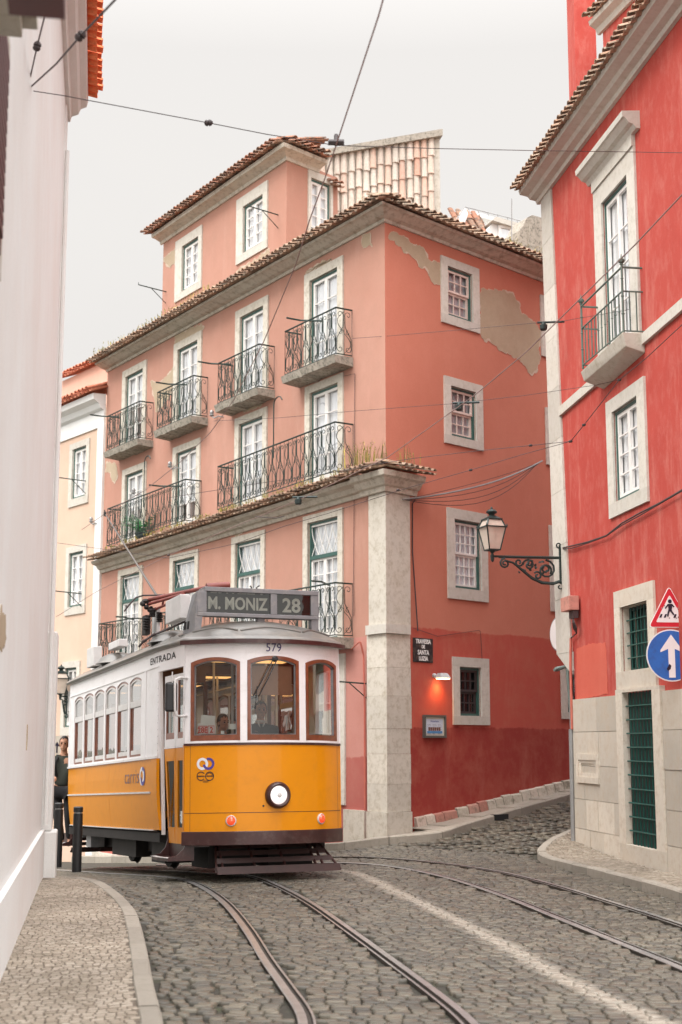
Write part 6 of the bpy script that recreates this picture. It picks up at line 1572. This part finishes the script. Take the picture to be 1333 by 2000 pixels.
# ---- mirror
m = MB(); a = tx(367, 1326, 1.22); pts = [tx(367, 1325, 1.22), tx(352, 1323, 1.3), tx(343, 1327, 1.32), tx(342, 1340, 1.32), tx(342, 1385, 1.32), tx(344, 1397, 1.32), tx(352, 1399, 1.3), tx(366, 1398, 1.22)]
m.tube(pts, .016, 8); mi = B(m, 'mirror', 't_boxw', smooth=50)
a = tx(324, 1390, 1.30); b = tx(348, 1333, 1.30); m = MB(); m.box((1.24, a.y, a.z), (1.298, b.y, b.z)); B(m, 'mirror_head', 'black', mi, bevel=.025)
m = MB(); m.tube([tx(337, 1312, 1.15), tx(338, 1400, 1.15)], .008, 6); B(m, 'grab_rail', 't_boxw')
# ---- wipers
m = MB()
for px0, px1 in ((533, 495), (541, 506)):
    u0_, z0_ = upx_(px0, 1288); u1__, z1__ = upx_(px1, 1360); m.tube([AF.p(u0_, z0_, .02), AF.p((u0_ * .5 + u1__ * .5), (z0_ + z1__) / 2, .03), AF.p(u1__, z1__, .0)], .007, 5)
u0_, z0_ = upx_(503, 1340); u1__, z1__ = upx_(499, 1385); m.tube([AF.p(u0_, z0_, -.005), AF.p(u1__, z1__, -.005)], .006, 4)
u0_, z0_ = upx_(537, 1287); m.lathe(AF.p(u0_, z0_, -.01), AF.n(u0_), [(0, .04), (.03, .04), (.04, .02)], 10)
B(m, 'wiper', 'black')
# ---- route card and papers behind the left pane
u0_, z0_ = upx_(383, 1437); u1__, z1__ = upx_(419, 1412)
def card(u0, u1, z0, z1, o, mat, name, sh=0):
    m = MB(); m.box8([AF.p(u0, z0, o - .004), AF.p(u1, z0, o - .004), AF.p(u1, z0, o), AF.p(u0, z0, o), AF.p(u0 + sh, z1, o - .004), AF.p(u1 + sh, z1 - abs(sh), o - .004), AF.p(u1 + sh, z1 - abs(sh), o), AF.p(u0 + sh, z1, o)]); return B(m, name, mat)
card(u0_, u1__, z0_, z1__, -.055, 'white_p', 'route_card')
card(u0_ + .03, u1__ - .02, z1__ - .03, z1__ + .11, -.065, 'white_p', 'paper', .02)
M['card_red'] = simple('card_red', (.65, .09, .06), .5, var=.05)
um = u0_ + (u1__ - u0_) * .58
for a, b in ((u0_ + .012, um - .006), (um + .002, u1__ - .012)):
    m = MB()
    zc0, zc1 = z0_ + .012, z1__ - .03
    for q0, q1, w0, w1 in ((a, b, zc0, zc0 + .008), (a, b, zc1 - .008, zc1), (a, a + .006, zc0 + .008, zc1 - .008), (b - .006, b, zc0 + .008, zc1 - .008)): m.box8([AF.p(q0, w0, -.0545), AF.p(q1, w0, -.0545), AF.p(q1, w0, -.053), AF.p(q0, w0, -.053), AF.p(q0, w1, -.0545), AF.p(q1, w1, -.0545), AF.p(q1, w1, -.053), AF.p(q0, w1, -.053)])
    B(m, 'card_border', 'card_red')
for s_, uu in (('28E', (u0_ + um) / 2), ('2', (um + u1__) / 2)):
    nn = AF.n(uu); textobj(s_, .10, M['card_red'], tram, AF.p(uu, (z0_ + z1__) / 2 - .01, -.052), V((0, 0, 1)).cross(nn), (0, 0, 1), 'lettering', ext=.001, off=.003, sx=.9, world=False)
u5, z5 = upx_(448, 1424); u6, z6 = upx_(463, 1413); card(u5, u6, z5, z6, -.06, 'white_p', 'notice'); u5, z5 = upx_(430, 1434); u6, z6 = upx_(437, 1427); card(u5, u6, z5, z6, -.06, 'white_p', 'notice')
# sun blind in the middle window
m = MB(); cbox(m, AF, -.30, .27, 2.23, 2.60, -.075, -.070); B(m, 'sun_blind', 't_blind', smooth=30)
# ---- cabin
m = MB(); m.box((-6.9, -.86, .80), (1.12, 1.02, .86)); m.box((1.05, -.66, .86), (1.36, .66, 1.52)); B(m, 'floor', 't_cabin')
m = MB(); m.box((-6.9, -.86, 2.80), (1.15, .86, 2.86)); m.box((-5.7, -1.0, 2.80), (1.0, 1.0, 2.858)); 
for k in range(9): m.box((.9 - .85 * k, -.9, 2.74), (.96 - .85 * k, .9, 2.80))
m.box((-6.9, -.03, 2.74), (.9, .03, 2.79)); B(m, 'ceiling', 't_cabin')
for X in (.55, -.3, -1.15, -2.0, -3.7, -5.4):
    for y_ in (-.62, .18):
        m = MB(); m.box((X - .32, y_ - .05, 2.765), (X + .26, y_ + .42, 2.797)); B(m, 'ceiling_light', 't_lit')
m = MB()
for X, y_ in ((.12, -.35), (.12, .40), (-5.9, -.4), (-5.9, .4), (-2, .35), (-3.8, -.35), (.95, -.35)): m.tube([V((X, y_, .86)), V((X, y_, 2.8))], .017, 8)
for y_ in (-.35, .35): m.tube([V((.1, y_, 2.55)), V((-5.9, y_, 2.55))], .014, 6)
B(m, 'grab_rail', 't_boxw')
for k in range(6):
    for s_ in (-1, 1):
        X = -.9 - .82 * k; m = MB(); m.box((X - .4, s_ * .62 - .38, 1.24), (X, s_ * .62 + .38, 1.29)); m.box((X - .42, s_ * .62 - .38, 1.29), (X - .37, s_ * .62 + .38, 1.75)); m.box((X - .35, s_ * .62 - .3, .86), (X - .1, s_ * .62 + .3, 1.24)); B(m, 'seat', 't_seat', bevel=.012)
m = MB(); 
for y0_, y1_ in ((-1.05, -.45), (.45, 1.05)): m.box((.02, y0_, .86), (.07, y1_, 1.62)); m.box((.02, y0_, 2.5), (.07, y1_, 2.8)); m.box((-5.95, y0_, .86), (-5.9, y1_, 2.8)) if False else None
m.box((.02, -.45, 2.62), (.07, .45, 2.8))
for y_ in (-1.04, -.47, .44, 1.0): m.box((.02, y_, 1.62), (.07, y_ + .05, 2.5))
B(m, 'bulkhead', 't_seat')
m = MB(); m.lathe(V((1.12, .12, .86)), (0, 0, 1), [(0, .14), (.6, .14), (.62, .16), (.66, .16)], 16); m.tube([V((1.12, .12, 1.54)), V((1.1, .22, 1.56)), V((1.05, .3, 1.57))], .014, 6); B(m, 'controller', 't_dark')
# ---- running gear
m = MB(); m.box((-6.9, -.80, .40), (1.25, .80, .54)); m.box((-5.7, -1.0, .41), (1.1, 1.0, .535)); m.box((-4.8, -.72, .22), (-1.0, .72, .40)); m.box((-5.9, -1.08, .40), (.1, -1.0, .52)); m.box((-5.9, 1.0, .40), (.1, 1.08, .52)); B(m, 'underframe', 't_dark')
for X in (-1.55, -3.75):
    for s_ in (-1, 1):
        m = MB(); m.lathe(V((X, s_ * .40, .36)), (0, s_, 0), [(0, .36), (.02, .385), (.03, .36), (.11, .355), (.115, .30), (.10, .29), (.10, .12), (.16, .10), (.18, 0)], 28); B(m, 'wheel', 't_dark', smooth=40)
m = MB(); 
for s_ in (-1, 1):
    m.box((-4.4, s_ * .66 - .04, .28), (-.9, s_ * .66 + .04, .40)); m.box((-1.75, s_ * .68 - .07, .25), (-1.35, s_ * .68 + .07, .48)); m.box((-3.95, s_ * .68 - .07, .25), (-3.55, s_ * .68 + .07, .48)); m.box((-.8, s_ * .75 - .2, .12), (-.1, s_ * .75 + .2, .42)); m.box((-3.4, s_ * .7 - .2, .14), (-1.9, s_ * .7 + .2, .42)); m.box((-5.4, s_ * .7 - .15, .2), (-4.6, s_ * .7 + .15, .42)); m.box((.3, s_ * .4 - .3, .09), (1.05, s_ * .4 + .3, .42))  # besides the frames, near-black boxes added to deepen shade under the tram
B(m, 'truck_frame_dark_fill', 't_dark')
m = MB(); m.box((-5.0, -1.05, .36), (-4.9, -.9, .56)); m.box((-4.75, -1.02, .22), (-4.4, -.8, .42)); B(m, 'equipment_box', 't_grey')
for sg_ in (1, -1):   # slatted lifeguards at both ends
    m = MB(); X = lambda x: x if sg_ > 0 else -6.0 - x
    tl_ = (1.12, .36); bl = (1.50, .07)
    for t in (0, .28, .58, .96):
        x_ = tl_[0] + (bl[0] - tl_[0]) * t; z_ = tl_[1] + (bl[1] - tl_[1]) * t; wd = .76 + .16 * t; wl_ = .62 + .10 * t; h_ = .03 if t < .9 else .045; o_ = -.42
        m.box8([V((X(x_ - .02), -wl_, z_ - h_)), V((X(x_ + .025), -wl_, z_ - h_)), V((X(x_ + .025), wd, z_ - h_)), V((X(x_ - .02), wd, z_ - h_)), V((X(x_ - .03), -wl_, z_ + h_)), V((X(x_ + .0), -wl_, z_ + h_)), V((X(x_ + .0), wd, z_ + h_)), V((X(x_ - .03), wd, z_ + h_))])
    for wd0, wd1 in ((-.62, -.72), (.76, .92), (-.6, -.62), (.6, .62), (.68, .72), (-.2, -.2), (.2, .2)):
        m.tube([V((X(tl_[0] - .02), wd0, tl_[1] + .03)), V((X(bl[0] - .02), wd1, bl[1] - .02))], .018, 5)
    m.box8([V((X(1.0), .74, .30)), V((X(1.1), .74, .30)), V((X(1.1), .86, .30)), V((X(1.0), .86, .30)), V((X(1.0), .74, .40)), V((X(1.1), .74, .40)), V((X(1.1), .86, .40)), V((X(1.0), .86, .40))])
    B(m, 'lifeguard', 't_guard')

# ================================================================== people
def skinned(name, nodes, edges, mat, parent, sub=2, extra=None, smooth=True):
    me = bpy.data.meshes.new('s'); me.from_pydata([p for p, r in nodes], edges, []); ob = bpy.data.objects.new('s', me); col.objects.link(ob)
    sk = ob.modifiers.new('Skin', 'SKIN'); sk.use_smooth_shade = True
    if not me.skin_vertices: 
        bm = bmesh.new(); bm.from_mesh(me); bm.verts.layers.skin.verify(); bm.to_mesh(me); bm.free()
    for i, (p, r) in enumerate(nodes):
        sv_ = me.skin_vertices[0].data[i]; sv_.radius = (r, r) if not isinstance(r, tuple) else r; sv_.use_root = (i == 0)
    ss = ob.modifiers.new('Sub', 'SUBSURF'); ss.levels = sub; ss.render_levels = sub
    dg = bpy.context.evaluated_depsgraph_get(); nm = bpy.data.meshes.new_from_object(ob.evaluated_get(dg)); bpy.data.objects.remove(ob)
    nm.name = name; nm.materials.clear(); nm.materials.append(mat)
    for p in nm.polygons: p.use_smooth = True
    if extra:
        bm = bmesh.new(); bm.from_mesh(nm)
        for c, ra, rot_ in extra:
            r_ = bmesh.ops.create_uvsphere(bm, u_segments=18, v_segments=12, radius=1)
            for v in r_['verts']: v.co = rot_ @ V((v.co.x * ra[0], v.co.y * ra[1], v.co.z * ra[2])) + V(c)
        for f_ in bm.faces: f_.smooth = True
        bm.to_mesh(nm); bm.free()
    o = bpy.data.objects.new(name, nm); col.objects.link(o); o.parent = parent; return o
M['skin'] = simple('skin', (.50, .27, .18), .55, var=.06, scale=8, spec=.3)
M['hair'] = simple('dark_hair', (.015, .011, .009), .6); M['hair2'] = simple('brown_hair', (.05, .03, .02), .6)
M['eye'] = simple('eye_dark', (.02, .015, .012), .2)
M['shirt_g'] = simple('olive_jumper', (.055, .062, .050), .9, bmp=.2); M['trouser'] = simple('black_trousers', (.012, .012, .014), .85); M['shoe'] = simple('grey_trainer', (.10, .10, .10), .6)
M['suit'] = simple('navy_uniform', (.022, .024, .034), .8); M['collar'] = simple('white_collar', (.7, .7, .7), .7); M['strap'] = simple('black_strap', (.008, .008, .008), .8)
I3 = Matrix.Identity(3)
def head_extra(hc, yaw=0, pitch=0):
    R_ = Matrix.Rotation(yaw, 3, 'Z') @ Matrix.Rotation(pitch, 3, 'X'); P = lambda x, y, z: V(hc) + R_ @ V((x, y, z))
    # face looks along +y
    ex = [(P(0, -.005, .015), (.073, .092, .105), R_), (P(0, .022, -.055), (.056, .065, .058), R_), (P(0, .055, -.085), (.03, .03, .025), R_), (P(0, .094, -.012), (.012, .018, .022), R_), (P(0, .102, -.024), (.016, .014, .010), R_),
          (P(0, .085, -.056), (.024, .008, .005), R_), (P(0, .083, -.066), (.020, .008, .006), R_), (P(.075, -.01, -.01), (.010, .02, .032), R_), (P(-.075, -.01, -.01), (.010, .02, .032), R_),
          (P(.03, .078, .022), (.022, .012, .006), R_), (P(-.03, .078, .022), (.022, .012, .006), R_)]
    return ex, P, R_
def hairmesh(parent, P, R_, mat, vol=1.0, name='hair'):
    bm = bmesh.new(); bmesh.ops.create_uvsphere(bm, u_segments=28, v_segments=18, radius=1)
    rnd = random.Random(4)
    for v in bm.verts:
        q = V((v.co.x * .081 * vol, v.co.y * .100 * vol - .012, v.co.z * .112 * vol + .022))
        nz = noise.noise(v.co * 5) * .006; q += v.co * nz; v.co = q
    kill = [v for v in bm.verts if (v.co.y > .045 and v.co.z < .078) or v.co.z < -.055 or (v.co.y > .0 and v.co.z < .01 and abs(v.co.x) < .2 and v.co.y > .02)]
    bmesh.ops.delete(bm, geom=kill, context='VERTS')
    for v in bm.verts: v.co = P(*v.co)
    for f_ in bm.faces: f_.smooth = True
    me = bpy.data.meshes.new(name); bm.to_mesh(me); bm.free(); me.materials.append(mat); o = bpy.data.objects.new(name, me); col.objects.link(o); o.parent = parent
    md = o.modifiers.new('s', 'SOLIDIFY'); md.thickness = .012; return o
def eyes(parent, P, R_):
    for sx_ in (1, -1):
        m = MB(); c = P(sx_ * .030, .083, .006); m.lathe(c, R_ @ V((0, 1, 0)), [(-.006, .010), (0, .011), (.004, .006), (.005, 0)], 10); o = m.build('eye', M['eye'], parent, world=False)
        m = MB(); m.tube([P(sx_ * .014, .090, .028), P(sx_ * .032, .090, .033), P(sx_ * .048, .078, .027)], .004, 5); m.build('eyebrow', M['hair'], parent, world=False)
def hand_nodes(nodes, edges, wi, w, d, side, up_, curl=.6, s=1):
    """five fingers rooted in the palm; d = pointing direction, side = towards the thumb, up_ = back of the hand"""
    d = V(d).normalized(); side = V(side).normalized(); up_ = V(up_).normalized(); w = V(w)
    nodes.append((w + d * .045 * s, (.030 * s, .016 * s))); palm = len(nodes) - 1; edges.append((wi, palm))
    for k, (off, L_) in enumerate(((.027, .072), (.009, .080), (-.009, .074), (-.026, .058))):
        prev = palm; p = w + d * .055 * s + side * off * s; a = 0
        for j, f_ in enumerate((.35, .4, .25)):
            a += curl * (.6 + .1 * k); dd = d * math.cos(a) - up_ * math.sin(a)
            if j == 0: nodes.append((w + d * .088 * s + side * off * s, .0095 * s)); edges.append((prev, len(nodes) - 1)); prev = len(nodes) - 1; p = w + d * .088 * s + side * off * s
            p = p + dd * L_ * f_ * s; nodes.append((p.copy(), (.0088 - .0008 * j) * s)); edges.append((prev, len(nodes) - 1)); prev = len(nodes) - 1
    nodes.append((w + d * .03 * s + side * .034 * s - up_ * .006, .011 * s)); edges.append((palm, len(nodes) - 1)); t0 = len(nodes) - 1
    nodes.append((w + d * .062 * s + side * .050 * s - up_ * .018, .0095 * s)); edges.append((t0, len(nodes) - 1)); nodes.append((w + d * .088 * s + side * .046 * s - up_ * .028, .0085 * s)); edges.append((len(nodes) - 2, len(nodes) - 1))
def person(loc, rz, label, J, shirt, trousers=None, hair='hair', sc=1.0, yaw=0, pitch=0, legs=True, collar=False, strap=False, group=None, stubble=False):
    mt_ = Matrix.Translation(V(loc)) @ Matrix.Rotation(rz, 4, 'Z') @ Matrix.Scale(sc, 4)
    r = empty('person', loc, label, 'person', group, mat=mt_)
    nodes = []; edges = []
    def N_(k, rr, par=None):
        nodes.append((V(J[k]), rr)); 
        if par is not None: edges.append((par, len(nodes) - 1))
        return len(nodes) - 1
    pel = N_('pelvis', (.135, .10)); wa = N_('waist', (.12, .09), pel); chs = N_('chest', (.145, .10), wa); nb = N_('neckb', (.075, .065), chs); nk = N_('neck', (.052, .055), nb); hd = N_('head', (.055, .06), nk)
    for s_ in ('r', 'l'):
        sh = N_('sh' + s_, .055, chs); el = N_('el' + s_, .040, sh); wr = N_('wr' + s_, (.026, .022), el); d_ = V(J['wr' + s_]) - V(J['el' + s_])
        upv = V(J['up' + s_]) if 'up' + s_ in J else V((0, 0, 1)); sd = d_.cross(upv); sd = sd if sd.length > 1e-4 else V((1, 0, 0))
        hand_nodes(nodes, edges, wr, V(J['wr' + s_]), d_, sd, upv, .7)
        if legs:
            hp = N_('hp' + s_, .085, pel); kn = N_('kn' + s_, .058, hp); an = N_('an' + s_, .038, kn); toe = N_('to' + s_, (.036, .028), an)
    ex, P, R_ = head_extra(J['head'], yaw, pitch)
    skinned('body', nodes, edges, M['skin'], r, extra=ex)
    eyes(r, P, R_); hairmesh(r, P, R_, M[hair])
    n2 = []; e2 = []
    def A(k, rr, par=None, lst=n2, ed=e2):
        lst.append((V(J[k]) if isinstance(k, str) else V(k), rr)); 
        if par is not None: ed.append((par, len(lst) - 1))
        return len(lst) - 1
    b = A('pelvis', (.160, .125)); c = A('waist', (.150, .118), b); d_ = A('chest', (.175, .130), c); e_ = A('neckb', (.098, .085), d_); A(V(J['neckb']).lerp(V(J['neck']), .45), (.066, .066), e_)
    for s_ in ('r', 'l'):
        s1 = A('sh' + s_, .072, d_); s2 = A('el' + s_, .056, s1); A(V(J['wr' + s_]).lerp(V(J['el' + s_]), .08), .038, s2)
    skinned('jacket', n2, e2, M[shirt], r)
    if collar:
        m = MB(); nb_ = V(J['neckb']).lerp(V(J['neck']), .35); 
        for sg_ in (1, -1): m.box8([nb_ + V((0, .075, -.09)), nb_ + V((sg_ * .02, .085, -.05)), nb_ + V((sg_ * .05, .07, .0)), nb_ + V((sg_ * .03, .08, -.02)), nb_ + V((0, .095, -.09)), nb_ + V((sg_ * .03, .10, -.05)), nb_ + V((sg_ * .065, .075, .02)), nb_ + V((sg_ * .04, .09, .02))])
        m.tube([nb_ + V((.055 * math.cos(a), .055 * math.sin(a) + .005, .012)) for a in [i * math.pi / 6 for i in range(12)]], .018, 6, closed=True); m.build('collar', M['collar'], r, world=False)
        m = MB(); m.prism([nb_ + V(q) for q in ((-.015, .10, -.03), (.015, .10, -.03), (.022, .14, -.26), (0, .145, -.29), (-.022, .14, -.26))], (0, .008, 0)); m.build('tie', M['trouser'], r, world=False)
    if strap:
        m = MB(); a = V(J['chest']); 
        for sx_ in (.085,): m.tube([a + V((sx_, .10, -.18)), a + V((sx_ + .01, .135, -.04)), a + V((sx_, .12, .06)), a + V((sx_ - .01, .06, .12)), a + V((sx_ - .01, -.04, .12))], .022, 6)
        m.build('strap', M['strap'], r, world=False)
    if trousers:
        n3 = []; e3 = []; b = A('pelvis', (.165, .13), None, n3, e3)
        for s_ in ('r', 'l'):
            h_ = A('hp' + s_, .105, b, n3, e3); k_ = A('kn' + s_, .080, h_, n3, e3); A(V(J['an' + s_]).lerp(V(J['kn' + s_]), .02), .062, k_, n3, e3)
        skinned('trousers', n3, e3, M[trousers], r)
        for s_ in ('r', 'l'):
            n4 = [(V(J['an' + s_]) + V((0, -.03, -.03)), (.042, .035)), (V(J['an' + s_]).lerp(V(J['to' + s_]), .5) + V((0, 0, -.01)), (.045, .032)), (V(J['to' + s_]), (.042, .024))]
            skinned('shoe', n4, [(0, 1), (1, 2)], M['shoe'], r)
    return r
# the man riding on the rear step: local +y faces the camera side, his left hand reaches to the tram
man = at(121, 1655, 24.9)
Jm = dict(pelvis=(0, 0, .95), waist=(.0, .0, 1.08), chest=(.0, .01, 1.33), neckb=(0, 0, 1.47), neck=(0, .01, 1.53), head=(-.005, .025, 1.655),
          shr=(.19, 0, 1.40), elr=(.25, .13, 1.17), wrr=(.10, .30, 1.14), upr=(0, .2, 1), shl=(-.19, .02, 1.40), ell=(-.27, .16, 1.17), wrl=(-.42, .33, 1.20), upl=(0, -.2, 1),
          hpr=(.10, 0, .90), knr=(.06, .05, .50), anr=(.00, -.02, .10), tor=(.02, .13, .05), hpl=(-.10, 0, .90), knl=(-.13, .07, .52), anl=(-.14, .0, .13), tol=(-.16, .15, .06))
# facing the camera: rotate local +y to world -y
person((man.x - .01, man.y, man.z - .02), math.pi - .10, 'man in an olive jumper and dark trousers riding on the rear step of the tram', Jm, 'shirt_g', 'trouser', sc=1.075, yaw=.12, strap=True)
# driver
dp = TP(.78, -.26, .86)
Jd = dict(pelvis=(0, 0, .86), waist=(0, 0, 1.0), chest=(0, .02, 1.24), neckb=(0, .01, 1.38), neck=(0, .02, 1.44), head=(0, .035, 1.555),
          shr=(.20, .02, 1.30), elr=(.27, .10, 1.04), wrr=(.13, .30, .98), upr=(0, 0, 1), shl=(-.20, .02, 1.30), ell=(-.29, .12, 1.05), wrl=(-.33, .36, 1.02), upl=(0, 0, 1),
          hpr=(.09, 0, .8), knr=(.10, .05, .45), anr=(.10, 0, .08), tor=(.10, .12, .04), hpl=(-.09, 0, .8), knl=(-.10, .05, .45), anl=(-.10, 0, .08), tol=(-.10, .12, .04))
h_ = tx(507, 1388, .80); dp = TP(.78, h_.y, h_.z - 1.555)
person((dp.x, dp.y, dp.z), math.pi + HD * .5, 'tram driver in a dark uniform, white collar and tie behind the middle windscreen', Jd, 'suit', 'trouser', collar=True, sc=1.0, yaw=0)
Jp = dict(pelvis=(0, 0, .50), waist=(0, 0, .62), chest=(0, .02, .86), neckb=(0, .01, 1.0), neck=(0, .02, 1.06), head=(0, .03, 1.175),
          shr=(.19, .02, .93), elr=(.23, .08, .68), wrr=(.12, .28, .60), upr=(0, 0, 1), shl=(-.19, .02, .93), ell=(-.23, .08, .68), wrl=(-.12, .28, .60), upl=(0, 0, 1),
          hpr=(.1, .05, .48), knr=(.11, .44, .50), anr=(.11, .46, .1), tor=(.11, .56, .05), hpl=(-.1, .05, .48), knl=(-.11, .44, .50), anl=(-.11, .46, .1), tol=(-.11, .56, .05))
for (px, py, X, hr, lb_, rzz) in ((432, 1412, -1.1, 'hair', 'passenger with dark hair seated behind the left windscreen pane', .3), (567, 1412, -1.2, 'hair2', 'brown haired passenger seen over the hand of the driver', -.3), (600, 1416, -.95, 'hair', 'passenger leaning by the window behind the right windscreen pane', 2.2), (458, 1402, -2.0, 'hair2', 'passenger sitting farther back behind the left windscreen pane', 2.8)):
    h_ = tx(px, py, X); q = TP(X, h_.y, h_.z - 1.175); person((q.x, q.y, q.z), math.pi + HD + rzz, lb_, Jp, 'suit', None, hair=hr, legs=False, group=None)
# ================================================================== light, sky, camera
w = bpy.data.worlds.new('World'); scene.world = w; w.use_nodes = True
nt = w.node_tree; nt.nodes.clear()
out = nt.nodes.new('ShaderNodeOutputWorld'); bg = nt.nodes.new('ShaderNodeBackground'); nt.links.new(bg.outputs[0], out.inputs[0])
SUN_DIR = V((-.78, -.28, .0)).normalized(); SEL = rad(47)
sky = nt.nodes.new('ShaderNodeTexSky'); sky.sky_type = 'NISHITA'; sky.sun_disc = False; sky.sun_elevation = SEL; sky.sun_rotation = math.atan2(SUN_DIR.x, SUN_DIR.y)
sky.dust_density = 5; sky.air_density = 1.5
g = nt.nodes.new('ShaderNodeTexCoord'); sep = nt.nodes.new('ShaderNodeSeparateXYZ'); nt.links.new(g.outputs['Generated'], sep.inputs[0])
cloud = N(nt, 'TexNoise'); cloud.inputs['Scale'].default_value = 1.6; cloud.inputs['Detail'].default_value = 5; nt.links.new(g.outputs['Generated'], cloud.inputs['Vector'])
grad = ramp(nt, sep.outputs[2], [(0, (.80, .765, .73)), (.25, (.80, .77, .74)), (.5, (.80, .772, .75)), (.75, (1.0, .98, .97)), (1, (1.0, 1.0, 1.0))])
mul = N(nt, 'MapRange'); mul.inputs[1].default_value = .46; mul.inputs[2].default_value = .95; mul.inputs[3].default_value = 1.0; mul.inputs[4].default_value = 2.9
nt.links.new(sep.outputs[2], mul.inputs[0])
cl = ramp(nt, cloud.outputs['Fac'], [(.35, (.975, .975, .985)), (.65, (1.06, 1.055, 1.04))])
veil = mixc(nt, 1.0, grad, cl, 'MULTIPLY')
# brighter sky lobe added behind the viewer to fill the fronts, off the sun
dt = N(nt, 'VectorMath', operation='DOT_PRODUCT'); nt.links.new(g.outputs['Generated'], dt.inputs[0]); dt.inputs[1].default_value = (-.22, -.77, .60)
gl = N(nt, 'MapRange'); gl.inputs[1].default_value = .1; gl.inputs[2].default_value = 1.0; gl.inputs[3].default_value = 1.0; gl.inputs[4].default_value = 3.0; nt.links.new(dt.outputs['Value'], gl.inputs[0])
m2 = N(nt, 'Math', operation='MULTIPLY'); nt.links.new(gl.outputs[0], m2.inputs[0]); nt.links.new(mul.outputs[0], m2.inputs[1])
vm = N(nt, 'VectorMath', operation='SCALE'); nt.links.new(veil, vm.inputs[0]); nt.links.new(m2.outputs[0], vm.inputs['Scale'])
sc = N(nt, 'VectorMath', operation='SCALE'); nt.links.new(sky.outputs[0], sc.inputs[0]); sc.inputs['Scale'].default_value = .10
mx = mixc(nt, .12, vm.outputs[0], sc.outputs[0])
nt.links.new(mx, bg.inputs[0]); bg.inputs[1].default_value = 1.0
sl = bpy.data.lights.new('sun', 'SUN'); sl.energy = 1.0; sl.angle = rad(14); sl.color = (1, .94, .86)
so = bpy.data.objects.new('sun', sl); col.objects.link(so)
sv = V((SUN_DIR.x * math.cos(SEL), SUN_DIR.y * math.cos(SEL), math.sin(SEL))); so.rotation_euler = sv.to_track_quat('Z', 'Y').to_euler(); so.location = (-20, -8, 30)
cam = bpy.data.cameras.new('camera'); co = bpy.data.objects.new('camera', cam); col.objects.link(co); scene.camera = co
co.location = EYE; co.rotation_euler = (math.pi / 2 + TH, 0, 0)
cam.sensor_fit = 'VERTICAL'; cam.sensor_height = 36; cam.lens = FOC / 2000 * 36; cam.clip_end = 2000; cam.clip_start = .05
cam.dof.use_dof = True; cam.dof.focus_distance = 18.5; cam.dof.aperture_fstop = 2.2
scene.view_settings.view_transform = 'Standard'; scene.view_settings.look = 'None'; scene.view_settings.exposure = .2; scene.view_settings.gamma = 1
